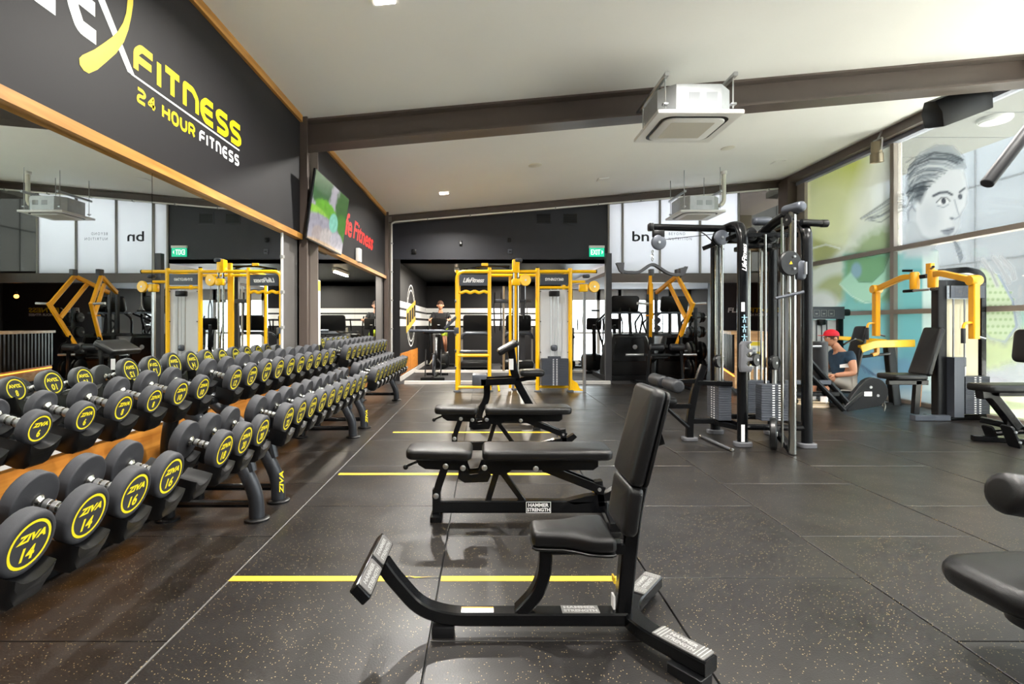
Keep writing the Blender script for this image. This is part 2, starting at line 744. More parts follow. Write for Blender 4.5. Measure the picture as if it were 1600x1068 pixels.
# ---- floor: rubber tiles laid in running bond on a slab
fl = B().box(-2.3, 6.6, -4.5, 17.0, -0.12, -0.012).build('floor', 'satin_black', smooth=0)
struct(fl)
tile_me = {}
cols = [-2.2, -1.2, -0.21, 0.785, 1.79, 2.78, 3.78, 4.78, 5.78, 6.6]
for ci in range(9):
    x0, x1 = cols[ci], cols[ci + 1]
    half = ci % 2 == 1
    for k in range(-1, 11):
        y0 = k + (0.52 if half else 0.015)
        y1 = min(y0 + 1.0, 10.75)
        if y1 - y0 < 0.1:
            continue
        wx, wy = round(x1 - x0 - 0.008, 3), round(y1 - y0 - 0.005, 3)
        key = (wx, wy)
        if key not in tile_me:
            me = B().slab([(-wx / 2, -wy / 2), (wx / 2, -wy / 2), (wx / 2, wy / 2), (-wx / 2, wy / 2)], -0.012, 0, 0.0015, None, 1).mesh('tile', 0)
            me.materials.append(MATS['rubber_floor'])
            tile_me[key] = me
        t = link('tile', tile_me[key], fl)
        t.location = ((x0 + x1) / 2, (y0 + y1) / 2, random.uniform(-0.0006, 0.0))
b = B().box(-2.3, 6.6, -4.5, -1.0, -0.012, -0.0005).box(-2.3, 6.6, 10.76, 17.0, -0.012, -0.0005)
b.build('back_flooring', 'carpet_dark', fl, smooth=0)
B().box(-1.2025, -1.1975, 0.6, 10.7, -0.006, 0.0006).build('dust_line', mat('dust', '#6f6d6a', 0.9), fl, 'pale dusty seam between floor tiles', smooth=0)

# ---- ceiling
b = B()
b.add([(XL - 0.3, y, cz(XL - 0.3) + d) for y in (-4.6, 11.7) for d in (0, 0.15)] + [(6.6, y, cz(6.6) + d) for y in (-4.6, 11.7) for d in (0, 0.15)],
      [(0, 4, 6, 2), (1, 3, 7, 5), (0, 1, 5, 4), (2, 6, 7, 3), (0, 2, 3, 1), (4, 5, 7, 6)])
ceil = struct(b.build('ceiling', 'ceiling_white', smooth=0))

# ---- left wall
wl = struct(B().box(-2.3, -2.09, -4.5, 11.4, -0.05, 3.6).build('wall_left', 'grey_wall', smooth=0))
B().box(-2.095, XL, -4.5, 5.9, 2.2, 3.47).build('upper_panel', 'black_paint', wl, smooth=0)
B().box(-2.095, XL, 6.36, 10.94, 2.2, 3.47).build('upper_panel', 'black_paint', wl, smooth=0)
for y0, y1 in ((-4.5, 5.9), (6.36, 10.94)):
    B().box(-2.095, -2.058, y0, y1, 0.055, 0.58).build('wood_panel', 'oak', wl, 'orange oak panel below the mirrors', smooth=0)
    B().box(-2.095, -2.05, y0, y1, 0.58, 0.612).build('mirror_ledge', 'white_trim', wl, smooth=0)
struct(B().box(-2.095, -2.052, -4.5, 10.94, 0, 0.055).build('baseboard_left', 'satin_black', smooth=0))
k = 1
for y0, y1 in ((-4.5, 5.9), (6.36, 10.94)):
    struct(B().box(-2.1, -2.02, y0, y1, 2.145, 2.205).build('trim_%d' % k, 'oak_trim', smooth=0))
    struct(B().box(-2.1, -2.02, y0, y1, 3.45, 3.53).build('trim_%d' % (k + 1), 'oak_trim', smooth=0))
    k += 2
for y0, y1, lab in ((-3.2, -0.95, 'frameless wall mirror behind the camera end of the dumbbell racks'),
                    (-0.94, 1.16, 'frameless wall mirror at the left edge of the photo behind the dumbbells'),
                    (1.17, 3.30, 'frameless wall mirror showing the reflected yellow lever machine and air conditioner'),
                    (3.305, 5.38, 'frameless wall mirror showing the reflected green exit sign and yellow rig'),
                    (6.42, 8.46, 'frameless mirror under the red wall lettering, nearer of two panes'),
                    (8.465, 10.1, 'frameless mirror under the red wall lettering, farther of two panes')):
    mo = B().box(-2.088, -2.066, y0, y1, 0.613, 2.144).build('wall_mirror', 'mirror', smooth=0)
    tag(mo, lab, 'mirror', 'mirrors along the left wall')


# ---- steel columns and roof beams
def h_column(y0, y1, z1, lab):
    b = B()
    b.box(-2.13, -1.98, y0, y0 + 0.025, 0, z1).box(-2.13, -1.98, y1 - 0.025, y1, 0, z1)
    b.box(-2.1, -2.07, y0, y1, 0, z1)
    o = b.build('steel_column', ['brown_steel', 'taupe_steel'], smooth=0)
    for p in o.data.polygons:
        c = p.center
        if c.y > y1 - 0.027 and p.normal.y < -0.5:
            p.material_index = 1  # inner flange face coloured lighter, light put into the steel colour
    return struct(o)


h_column(5.93, 6.33, cz(-2.0), '')
h_column(10.95, 11.33, cz(-2.0), '')


def roof_beam(y, hh, fw, x0=-2.1, x1=6.5):
    b = B()
    for (za, zb, ya, yb) in ((0, -0.022, -fw, fw), (-hh + 0.022, -hh, -fw, fw), (0, -hh, -0.012, 0.012)):
        vs = [(x, y + yy, cz(x) + z - 0.001) for x in (x0, x1) for yy in (ya, yb) for z in (zb, za)]
        b.add(vs, [(0, 1, 3, 2), (4, 6, 7, 5), (0, 4, 5, 1), (2, 3, 7, 6), (0, 2, 6, 4), (1, 5, 7, 3)])
    return struct(b.build('roof_beam', 'brown_steel', smooth=0))


roof_beam(6.12, 0.30, 0.13)
roof_beam(11.33, 0.17, 0.07)
roof_beam(0.9, 0.30, 0.13)
struct(B().box(6.3, 6.55, -4.5, 11.5, 4.13, cz(6.3) + 0.06).build('roof_beam', 'brown_steel', smooth=0))
struct(B().box(6.42, 6.56, -4.5, 11.4, 4.06, 4.13).build('trim_5', mat('lavender_grey', '#80838f', 0.5), smooth=0))
struct(B().box(6.25, 6.55, 10.95, 11.3, 0, 4.2).build('steel_column', 'brown_steel', smooth=0))

# ---- right glazing: frames, panes
struct(B().box(6.44, 6.6, -4.6, -0.66, 0, 4.2).build('wall_right', 'grey_wall', smooth=0))  # unseen stretch made solid to hold light off the near ceiling
ny = [-0.6, 1.65, 3.9, 6.15, 8.42, 10.75]
zs = [0.05, 1.40, 2.39, 4.07]
for i in range(len(ny) - 1):
    y0, y1 = ny[i], ny[i + 1]
    b = B()
    b.box(6.44, 6.56, y0 - 0.06, y0 + 0.02, 0.0, 4.08)
    if i == len(ny) - 2:
        b.box(6.44, 6.56, y1 - 0.06, y1 + 0.2, 0.0, 4.08)
    for z in zs[1:3]:
        b.box(6.43, 6.57, y0 - 0.06, y1 - 0.0605, z - 0.035, z + 0.035)
    b.box(6.42, 6.58, y0 - 0.06, y1 - 0.0605, 0.0, 0.055)
    wn = struct(b.build('window_%d' % (i + 1), 'taupe_steel', smooth=0))
    # wide pale cover plate behind the mullion
    B().box(6.57, 6.60, y0 - 0.02, y0 + 0.16, 0.0, 4.08).build('cover_plate', 'white_trim', wn, smooth=0)
    for j in range(3):
        B().box(6.505, 6.515, y0 + 0.02, y1 - 0.06, zs[j] + (0.0 if j == 0 else 0.035), zs[j + 1] - (0.035 if j < 2 else 0)).build('pane', 'pane_dimmer' if y1 < 6.2 else 'pane', wn, smooth=0)

# ---- rear wall behind the camera
struct(B().box(-2.3, 6.6, -4.65, -4.5, 0, 4.4).build('wall_rear', 'grey_wall', smooth=0))  # unseen, made solid and grey to keep reflections dark

# ---- back: bulkhead, frosted glazing, rooms behind
xb = 2.66
b = B()
b.add([(x, y, z) for x, zt in ((-2.0, cz(-2.0)), (xb, cz(xb))) for y in (YB, YB + 0.12) for z in (2.52, zt)],
      [(0, 1, 3, 2), (4, 6, 7, 5), (0, 4, 5, 1), (2, 3, 7, 6), (0, 2, 6, 4), (1, 5, 7, 3)])
bulk = struct(b.build('wall_back', 'navy_paint', smooth=0))
struct(B().box(-2.2, -1.8, 11.34, 16.6, 0, 2.6).build('wall_studio_left', 'black_paint', smooth=0))
struct(B().box(-1.95, 2.6, 16.5, 16.65, 0, 2.6).build('wall_studio_back', 'black_paint', smooth=0))
struct(B().box(-1.95, 2.66, YB, 16.65, 2.52, 2.6).build('ceiling_studio', 'satin_black', smooth=0))
for z0, z1 in ((1.57, 1.71), (1.38, 1.52), (1.17, 1.32)):
    B().box(-1.8, -1.796, 11.3, 16.5, z0, z1).build('white_stripe', 'logo_white', bpy.data.objects['wall_studio_left'], smooth=0)
    B().box(-1.8, 2.6, 16.494, 16.5, z0, z1).build('white_stripe', 'logo_white', bpy.data.objects['wall_studio_back'], smooth=0)
for y0, y1 in ((11.35, 12.75), (12.77, 14.2)):
    B().box(-1.8, -1.78, y0, y1, 0.12, 0.58).build('wood_panel', 'osb', bpy.data.objects['wall_studio_left'], smooth=0)
struct(B().box(-1.8, -1.77, 11.3, 16.5, 0, 0.1).build('baseboard_left', 'white_trim', smooth=0))
struct(B().box(-1.62, 2.55, 10.72, 10.82, 0, 0.06).build('trim_6', 'white_trim', smooth=0))
struct(B().box(-1.75, 2.55, 13.3, 13.4, 0, 0.06).build('trim_7', 'white_trim', smooth=0))
struct(B().box(2.48, 2.60, 10.85, 10.97, 0, 2.66).build('steel_column', mat('charcoal', '#3a3b40', 0.45), smooth=0))
struct(B().box(0.95, 1.07, 14.0, 14.12, 0, 2.5).build('steel_column', 'charcoal', smooth=0))
struct(B().box(1.9, 2.0, 13.0, 13.1, 0, 2.5).build('steel_column', 'charcoal', smooth=0))
# frosted upper glazing
b = B()
for x in (xb, 2.96, 3.76, 4.62, 5.45, 6.42):
    b.box(x - 0.02, x + 0.02, YB - 0.03, YB + 0.03, 2.3, cz(x) - 0.15)
fz = struct(b.build('window_9', 'alu_frame', smooth=0))
fx = [xb, 2.96, 3.76, 4.62, 5.45, 6.42]
for i in range(5):
    a, c = fx[i] + 0.02, fx[i + 1] - 0.02
    b = B()
    b.add([(x, YB + y, z) for x in (a, c) for y in (0, 0.012) for z in (2.3, cz(x) - 0.16)], [(0, 1, 3, 2), (4, 6, 7, 5), (0, 4, 5, 1), (2, 3, 7, 6), (0, 2, 6, 4), (1, 5, 7, 3)])
    b.build('pane', 'frosted' if i < 4 else glass('smoked', (0.35, 0.34, 0.31), 0.5), fz, smooth=0)
struct(B().box(xb, 6.6, YB - 0.06, YB + 0.1, 2.10, 2.30).build('roof_beam', 'brown_steel', smooth=0))
struct(B().box(2.66, 8.3, YB + 0.1, 16.5, 2.28, 2.36).build('ceiling_entrance', mat('grey_ceiling', '#b9b7bd', 0.8), smooth=0))
struct(B().box(6.3, 8.3, 16.3, 16.45, 0, 2.3).build('wall_entrance', 'white_trim', smooth=0))
struct(B().box(6.6, 8.3, 11.5, 16.5, -0.12, -0.001).build('floor_entrance', 'carpet_dark', smooth=0))
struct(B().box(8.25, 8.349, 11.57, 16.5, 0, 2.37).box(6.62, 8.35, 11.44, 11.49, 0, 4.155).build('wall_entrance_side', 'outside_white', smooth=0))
dw = struct(B().box(5.78, 8.2, 13.6, 13.75, 0, 2.28).build('wall_reception', 'navy_paint', smooth=0))
# entrance glazing
b = B()
gx = [2.66, 3.5, 4.15, 5.0, 5.7, 6.3]
for x in gx:
    b.box(x - 0.05, x + 0.05, 16.3, 16.4, 0, 2.28)
b.box(2.6, 6.3, 16.3, 16.4, 1.95, 2.28).box(2.6, 6.3, 16.32, 16.38, 0.92, 0.98).box(2.6, 6.3, 16.3, 16.4, 0, 0.12)
ew = struct(b.build('window_10', 'white_trim', smooth=0))
for i in range(5):
    B().box(gx[i] + 0.05, gx[i + 1] - 0.05, 16.345, 16.355, 0.12, 1.95).build('pane', 'pane', ew, smooth=0)
# mezzanine behind the frosted glass
struct(B().box(-2.0, 8.3, 16.5, 16.6, 2.4, 5.2).build('wall_mezzanine', mat('warm_grey', '#8f8a80', 0.8), smooth=0))

struct(B().box(-2.2, 8.35, 13.2, 16.6, 4.6, 4.7).build('mezzanine_shade_roof', 'grey_ceiling', smooth=0))  # roof added to cut the light on the frosted glass

# ---- outside the right glazing
struct(B().box(6.6, 40, -20, 40, -0.25, -0.05).build('ground_outside', 'outside_ground', smooth=0))
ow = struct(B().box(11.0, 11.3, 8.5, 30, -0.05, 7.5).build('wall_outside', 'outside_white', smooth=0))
for yj in (9.2, 11.9, 14.6, 17.3, 20.0, 22.7):
    B().box(10.985, 11.0, yj - 0.02, yj + 0.02, 0, 7.5).build('panel_joint', 'joint_grey', ow, smooth=0)
for zj in (0.9, 2.6, 4.3, 6.0):
    B().box(10.985, 11.0, 8.5, 30, zj - 0.02, zj + 0.02).build('panel_joint', 'joint_grey', ow, smooth=0)
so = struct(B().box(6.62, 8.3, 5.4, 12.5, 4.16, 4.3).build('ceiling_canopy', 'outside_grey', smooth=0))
for yj in (6.4, 7.4, 8.4, 9.4, 10.4, 11.4):
    B().box(6.62, 8.3, yj - 0.008, yj + 0.008, 4.155, 4.16).build('soffit_joint', 'joint_grey', so, smooth=0)
o = thing('canopy_light', 'round white bulkhead light under the canopy outside the glass', 'light', (7.3, 7.6, 4.16))
B().lathe([(0.2, 0), (0.2, -0.03), (0.19, -0.05)], (7.3, 7.6, 4.16), (0, 0, 1), 24).build('base', 'grey_plastic', o)
B().lathe([(0.18, -0.05), (0.17, -0.07), (0.1, -0.085), (1e-6, -0.09)], (7.3, 7.6, 4.16), (0, 0, 1), 24).build('diffuser', 'grey_plastic', o)


# ---- recessed ceiling lights
def ceil_pt(x, y):
    return V((x, y, cz(x)))


CN = V((0.09, 0, -1)).normalized()
n_lit = 0
LAMPS = [(-0.75, y, True) for y in (-1.9, 1.0, 3.95, 6.9, 9.82)] + [(2.2, y, y < 5) for y in (-1.9, 1.6, 3.95, 6.9, 9.88)] + [(5.4, y, y < 5) for y in (-1.9, 1.6, 3.95, 6.91, 9.78)]  # lit ones above and behind the camera are added, unseen, for light
wh = {(-0.75, 6.9): 'bright square downlight nearest the ceiling beam on the left', (-0.75, 9.82): 'bright square downlight farther back on the left of the ceiling',
      (2.2, 9.88): 'unlit square downlight in the middle of the ceiling by the back beam', (5.4, 9.78): 'unlit square downlight near the back right corner of the ceiling',
      (5.4, 6.91): 'unlit square downlight beside the black loudspeaker', (2.2, 6.9): 'unlit square downlight behind the near air conditioner'}
for x, y, lit in LAMPS:
    p = ceil_pt(x, y)
    m = frame(p, (1, 0, 0.09), (0, 1, 0))
    lb = wh.get((x, y), 'added square downlight, unseen, above and behind the camera')
    o = thing('downlight', lb, 'light', p, 'recessed downlights in the white ceiling')
    B().slab(rrect(0.2, 0.2, 0.01, 1), -0.008, 0.002, 0, m).build('frame', 'white_plastic', o, smooth=0)
    B().slab(rrect(0.15, 0.15, 0.005, 1), -0.012, -0.004, 0, m).build('diffuser', 'lamp_glow' if lit else 'white_plastic', o, smooth=0)
    if lit:
        ld = bpy.data.lights.new('downlight_lamp', 'AREA')
        ld.shape = 'SQUARE'
        ld.size = 0.14
        ld.energy = 42
        ld.spread = R(150)
        ld.color = (1.0, 0.96, 0.9)
        lo = bpy.data.objects.new('downlight_lamp', ld)
        COL.objects.link(lo)
        lo.parent = o
        lo.location = CN * 0.02
        lo.rotation_euler = (0, 0, 0)
for x, y, lab in ((3.94, 8.6, 'round white ceiling speaker right of the near air conditioner'), (0.82, 8.59, 'round white ceiling speaker in the middle of the ceiling')):
    p = ceil_pt(x, y)
    o = B().lathe([(0.11, 0.0), (0.11, 0.006), (0.095, 0.012), (1e-6, 0.014)], p, CN, 24).build('ceiling_speaker', 'cream_plastic')
    tag(o, lab, 'speaker', 'round ceiling speakers')

# ================================================================== DUMBBELL RACKS
TILT = R(15)
AX = V((math.cos(TILT), 0, -math.sin(TILT)))      # towards the room, sloping down
AN = V((math.sin(TILT), 0, math.cos(TILT)))       # normal of the sloping tier
TIER = {'lower': V((-1.30, 0, 0.492)), 'upper': V((-1.64, 0, 0.758))}   # contact line under the front face


def radius(kg):
    return {4: 0.058, 5: 0.06, 6: 0.064, 8: 0.07, 10: 0.076, 12: 0.088, 14: 0.094, 16: 0.094, 18: 0.094, 20: 0.094}.get(kg, 0.098)


DB = {}


def dumbbell_meshes(kg):
    if kg in DB:
        return DB[kg]
    r = radius(kg)
    t = 0.036 + 0.0009 * kg if kg <= 20 else 0.03 + 0.0015 * kg
    hl = 0.065
    e = 0.014
    arc = [PI / 2 * k / 4 for k in range(5)]
    # head along +x, starts at inner face x=hl
    pr = [(0.022, hl - 0.004), (0.03, hl), (r - 0.012, hl)]
    pr += [(r - 0.006 + 0.006 * math.sin(a), hl + 0.006 - 0.006 * math.cos(a)) for a in arc]
    pr += [(r - e + e * math.cos(a), hl + t - e + e * math.sin(a)) for a in arc]
    pr += [(r * 0.80, hl + t), (r * 0.79, hl + t - 0.002), (1e-6, hl + t - 0.002)]
    hd = B().lathe(pr, (0, 0, 0), (1, 0, 0), 28).mesh('head', 40)
    hd.materials.append(MATS['urethane'])
    hn = B().lathe([(0.0175, -hl), (0.024, -hl), (0.024, -hl + 0.01), (0.016, -hl + 0.018), (0.0145, -0.042), (0.0165, -0.04), (0.017, 0), (0.0165, 0.04), (0.0145, 0.042), (0.016, hl - 0.018), (0.024, hl - 0.01), (0.024, hl), (0.0175, hl)], (0, 0, 0), (1, 0, 0), 14).mesh('handle', 30)
    hn.materials.append(MATS['chrome'])
    kb = B()
    for i in range(3):
        kb.lathe([(0.0172, -0.034 + i * 0.026), (0.0178, -0.033 + i * 0.026), (0.0178, -0.018 + i * 0.026), (0.0172, -0.017 + i * 0.026)], (0, 0, 0), (1, 0, 0), 14)
    kn = kb.mesh('knurling', 30)
    kn.materials.append(MATS['steel'])
    m = frame((hl + t - 0.0012, 0, 0), (0, 1, 0), (0, 0, 1))
    lb = B()
    n = 36
    ro, ri = r * 0.75, r * 0.66
    vs = []
    for k in range(n):
        a = 2 * PI * k / n
        vs += [(ro * math.cos(a), ro * math.sin(a), 0), (ri * math.cos(a), ri * math.sin(a), 0)]
    lb.add(vs, [(2 * k, 2 * ((k + 1) % n), 2 * ((k + 1) % n) + 1, 2 * k + 1) for k in range(n)], m)
    mt = m @ Matrix.Translation((0, r * 0.24, 0))
    put_text(lb, 'ZIVA', mt, r * 1.04, r * 0.26, 0.055, 0.25, 1.05, 0.0)
    mt = m @ Matrix.Translation((0, -r * 0.28, 0))
    put_text(lb, str(kg), mt, r * (0.5 if kg > 9 else 0.24), r * 0.44, 0.035, 0.1, 1.0, 0.0)
    lm = lb.mesh('face_label', 0)
    lm.materials.append(MATS['label_yellow'])
    DB[kg] = (hd, hn, kn, lm, hl + t, r)
    return DB[kg]


ORD = ['first', 'second', 'third', 'fourth', 'fifth', 'sixth', 'seventh', 'eighth', 'ninth', 'tenth']


def dumbbell(kg, tier, y, label, group):
    hd, hn, kn, lm, half, r = dumbbell_meshes(kg)
    c = TIER[tier] + AN * (r + 0.001) - AX * half
    o = thing('dumbbell', label, 'dumbbell', (c.x, y, c.z), group, local=True)
    o.rotation_euler = (0, TILT, 0)
    for s in (0, 1):
        h = link('head', hd, o)
        h.rotation_euler = (0, 0, PI * s)
        link('face_label', lm, h, 'yellow ring with maker name and weight number')
    g = link('handle', hn, o)
    link('knurling', kn, g)
    return o


# saddle: a scooped cradle under one head, axis x, contact line at z=0
sb = B()
no, ni = 9, 9
prof = []
for k in range(no + 1):
    a = R(228 + 84 * k / no)
    prof.append((0.098 * math.cos(a), 0.098 + 0.098 * math.sin(a)))
outer = [(0.072, 0.03), (0.068, 0.005), (0.06, -0.035), (0.048, -0.066), (0.04, -0.08), (-0.04, -0.08), (-0.048, -0.066), (-0.06, -0.035), (-0.068, 0.005), (-0.072, 0.03)]
poly = [(-p[0], p[1]) for p in prof]
poly = [(p[0], p[1]) for p in prof] + outer
msad = frame((0, 0, 0), (0, 1, 0), (0, 0, 1))


def saddle_layers(b, xs):
    N = len(poly)
    vs, fs = [], []
    for x, sc, dz in xs:
        for p in poly:
            vs.append((x, p[0] * sc, p[1] if p[1] > -0.001 else p[1] * dz))
    for l in range(len(xs) - 1):
        for i in range(N):
            j = (i + 1) % N
            fs.append((l * N + i, l * N + j, (l + 1) * N + j, (l + 1) * N + i))
    fs.append(tuple(range(N - 1, -1, -1)))
    fs.append(tuple((len(xs) - 1) * N + i for i in range(N)))
    b.add(vs, fs)


saddle_layers(sb, [(-0.035, 0.93, 0.8), (-0.03, 0.97, 0.95), (0.03, 1.0, 1.0), (0.058, 1.0, 0.92), (0.074, 0.99, 0.7), (0.082, 0.95, 0.3)])
SAD = sb.mesh('saddle', 40)
SAD.materials.append(MATS['dark_plastic'])


def rack(ys, y_leg0, y_leg1, label):
    y0, y1 = y_leg0, y_leg1
    o = thing('dumbbell_rack', label, 'rack', (-1.7, (y0 + y1) / 2, 0), 'two tier dumbbell racks along the mirrored wall')
    for yy in (y0, y1):
        # curved front leg with foot, rear leg with foot, floor bar
        fl_ = B().tube([(-1.40, yy, 0.0), (-1.405, yy, 0.16), (-1.50, yy, 0.36), (-1.66, yy, 0.52), (-1.90, yy, 0.735)], 0.046, 14, 0.16)
        lg = fl_.build('front_leg', 'rack_steel', o)
        B().lathe([(0.075, 0), (0.075, 0.012), (0.06, 0.02), (0.05, 0.02)], (-1.40, yy, 0), (0, 0, 1), 20).build('foot', 'dark_plastic', lg)
        bk = B().tube([(-1.95, yy, 0.0), (-1.95, yy, 0.5), (-1.90, yy, 0.74)], 0.042, 12, 0.1).build('rear_leg', 'satin_black', o)
        B().lathe([(0.07, 0), (0.07, 0.012), (0.055, 0.02), (0.046, 0.02)], (-1.95, yy, 0), (0, 0, 1), 20).build('foot', 'dark_plastic', bk)
        B().tube([(-1.42, yy, 0.10), (-1.94, yy, 0.10)], 0.024, 10).build('floor_bar', 'black_metal', o)
        lt = B()
        put_text(lt, 'ZIVA', frame((-1.402 + 0.034, yy - 0.034, 0.14), (0, 0, 1), (-0.7, -0.7, 0)), 0.15, 0.03, 0.03, 0.2, z=0.003)
        if yy == y0:
            lt.build('leg_lettering', 'label_yellow', lg, smooth=0)
    B().tube([(-1.95, y0, 0.30), (-1.95, y1, 0.30)], 0.025, 10).build('rear_rail', 'satin_black', o)
    for tn in ('lower', 'upper'):
        ya, yb = min(ys) - 0.11, max(ys) + 0.11
        for d in (0.075, 0.205):
            p = TIER[tn] - AX * d - AN * 0.066
            B().tube([(p.x, ya, p.z), (p.x, yb, p.z)], 0.019, 12).build('tier_rail', 'satin_black', o)
        for yy in (y0, y1):
            p, q = TIER[tn] - AX * 0.06 - AN * 0.092, TIER[tn] - AX * 0.26 - AN * 0.092
            br = B().bar([(p.x, yy, p.z), (q.x, yy, q.z)], 0.06, 0.022, up=AN)
            br.build('tier_bracket', 'satin_black', o)
            if tn == 'lower':
                B().tube([(-1.43, yy, 0.30), (q.x + 0.1, yy, q.z + 0.01)], 0.03, 10).build('tier_strut', 'rack_steel', o)
    for tn in ('lower', 'upper'):
        for y in ys:
            for d in (0.045, 0.225):
                p = TIER[tn] - AX * d
                s = link('saddle', SAD, o)
                s.location = (p.x + 1.7, y - (y0 + y1) / 2, p.z)
                s.rotation_euler = (0, TILT, 0)
    return o


ysA = [3.06 - 0.224 * k for k in range(8)]
ysB = [3.46 + 0.243 * k for k in range(10)]
ysC = [6.32 + 0.262 * k for k in range(10)]
rack(ysA, 1.05, 3.27, 'nearest black dumbbell rack, cut off by the left edge of the photo')
rack(ysB, 3.61, 5.66, 'middle black two-tier dumbbell rack standing below the wall sign')
rack(ysC, 6.19, 8.45, 'farthest black two-tier dumbbell rack standing below the red lettering')
kA = {'upper': [10, 10, 8, 8, 6, 6, 5, 5], 'lower': [20, 20, 18, None, 16, 16, 14, 14]}
kB = {'upper': [12, 12, 14, 14, 16, 16, 18, 18, 20, 20], 'lower': [22, 22, 24, 24, 26, 26, 28, 28, 30, 30]}
kC = {'upper': [32, 32, 34, 34, 36, 36, 38, 38, 40, 40], 'lower': [42, 42, 44, 44, 46, 46, 48, 48, 50, 50]}
for nm, ys, kk, rn in (('A', ysA, kA, 'nearest'), ('B', ysB, kB, 'middle'), ('C', ysC, kC, 'farthest')):
    for tn in ('upper', 'lower'):
        n = -1
        for i, y in enumerate(ys):
            kg = kk[tn][i]
            if kg is None:
                continue
            n += 1
            pos = ORD[n]
            end = 'far' if nm == 'A' else 'near'
            lab = 'grey dumbbell%s, %s from the %s end of the %s rack\'s %s tier' % (' marked %d' % kg if nm == 'A' else '', pos, end, rn, tn)
            dumbbell(kg, tn, y, lab, 'round dumbbells on the racks')


# ================================================================== LEFT WALL: SIGN, LETTERING, SCREEN
WX = XL + 0.0015


def wallm(y, z):
    """Plane of the left wall: x right along +Y, y up."""
    return frame((WX, y, z), (0, 1, 0), (0, 0, 1))


def W(px, py):
    y = -XL * F_PX / (VX - px)
    return (y, CH + (VY - py) * y / F_PX)


GL = {
    'F': [[(0.0, 0), (0.0, 0.7), (0.3, 1.0), (1, 1)], [(0.0, 0.48), (0.92, 0.48)]],
    'I': [[(0.0, 0), (0.0, 1)]],
    'T': [[(0, 1), (1, 1)], [(0.5, 1), (0.5, 0)]],
    'N': [[(0, 0), (0, 1), (0.65, 1), (1, 0.7), (1, 0)]],
    'E': [[(1, 1), (0.35, 1), (0, 0.7), (0, 0.3), (0.3, 0), (1, 0)], [(0.05, 0.5), (0.95, 0.5)]],
    'S': [[(1, 1), (0.25, 1), (0, 0.82), (0, 0.68), (0.2, 0.52), (0.8, 0.48), (1, 0.32), (1, 0.18), (0.75, 0), (0, 0)]],
    'L': [[(0, 1), (0, 0.3), (0.3, 0), (1, 0)]],
    '2': [[(0, 1), (0.75, 1), (1, 0.82), (1, 0.7), (0.8, 0.52), (0.2, 0.48), (0, 0.3), (0, 0), (1, 0)]],
    '4': [[(0.72, 0), (0.72, 1), (0, 0.3), (1, 0.3)]],
    'H': [[(0, 0), (0, 1)], [(1, 0), (1, 1)], [(0, 0.5), (1, 0.5)]],
    'O': [[(0.25, 0), (0, 0.25), (0, 0.75), (0.25, 1), (0.75, 1), (1, 0.75), (1, 0.25), (0.75, 0), (0.24, 0)]],
    'U': [[(0, 1), (0, 0.25), (0.25, 0), (0.75, 0), (1, 0.25), (1, 1)]],
    'R': [[(0, 0), (0, 1), (0.75, 1), (1, 0.82), (1, 0.62), (0.75, 0.45), (0, 0.45)], [(0.6, 0.45), (1, 0)]],
}


def letters(b, word, m, w, h, t, gap=0.3, slant=0.0, fil=0.1):
    ws = {'I': 0.0, ' ': 0.6}
    total = sum(ws.get(c, 1.0) for c in word) + (len(word)) * gap + len(word) * 0.001
    unit = (w) / (total - gap + t / h * 0.0)
    x = 0
    for c in word:
        gw = ws.get(c, 1.0) * unit
        if c != ' ':
            for si, st in enumerate(GL[c]):
                pts = []
                for p in st:
                    px, py = x + t / 2 + p[0] * max(gw - t, 0), t / 2 + p[1] * (h - t)
                    pts.append((px + slant * (py / h), py))
                b.ribbon(pts, t, 0.0004 * si, 0, m, min(unit, h) * fil)
        x += gw + gap * unit + (t if c == 'I' else 0)


# gym name sign painted on the black upper panel
sg = thing('wall_sign', 'large yellow and white gym name with ribbon swoosh on the black left wall', 'sign', (WX, 3.3, 2.66))
b = B()
letters(b, 'FITNESS', wallm(3.10, 2.678), 1.33, 0.19, 0.045, 0.1, 0.0, 0.1)
b.build('lettering', 'logo_yellow', sg, 'yellow block letters', smooth=0)
b = B()
b.ribbon([(3.08, 2.655), (4.44, 2.655)], 0.012, 0, 0, frame((WX, 0, 0), (0, 1, 0), (0, 0, 1)))
b.build('underline', 'logo_white', sg, 'thin white line', smooth=0)
b = B()
letters(b, '24', wallm(3.13, 2.515), 0.185, 0.092, 0.02, 0.18)
b.build('lettering', 'logo_yellow', sg, 'small yellow numerals', smooth=0)
b = B()
letters(b, 'HOUR', wallm(3.375, 2.515), 0.385, 0.092, 0.02, 0.18)
b.build('lettering', 'logo_yellow', sg, 'small yellow letters', smooth=0)
b = B()
letters(b, 'FITNESS', wallm(3.815, 2.515), 0.60, 0.092, 0.02, 0.2)
b.build('lettering', 'logo_white', sg, 'small white letters', smooth=0)
b = B()
letters(b, 'L', wallm(2.30, 2.675), 0.28, 0.36, 0.085, 0.2)
letters(b, 'E', wallm(2.605, 2.675), 0.235, 0.36, 0.075, 0.2)
letters(b, 'F', wallm(2.02, 2.675), 0.26, 0.36, 0.085, 0.2)
b.build('lettering', 'logo_white', sg, 'white block letters', smooth=0)
b = B()
mw = frame((WX, 0, 0), (0, 1, 0), (0, 0, 1))
b.add([(2.72, 3.03, 0.0003), (2.80, 3.03, 0.0003), (3.115, 2.652, 0.0003), (3.05, 2.652, 0.0003)], [(0, 3, 2, 1)], mw)
b.build('diagonal_stroke', 'logo_white', sg, 'white diagonal stroke', smooth=0)
up_e = [(3.055, 3.14), (3.048, 3.06), (3.036, 2.98), (3.01, 2.91), (2.967, 2.837), (2.92, 2.78), (2.87, 2.727), (2.79, 2.645), (2.705, 2.572)]
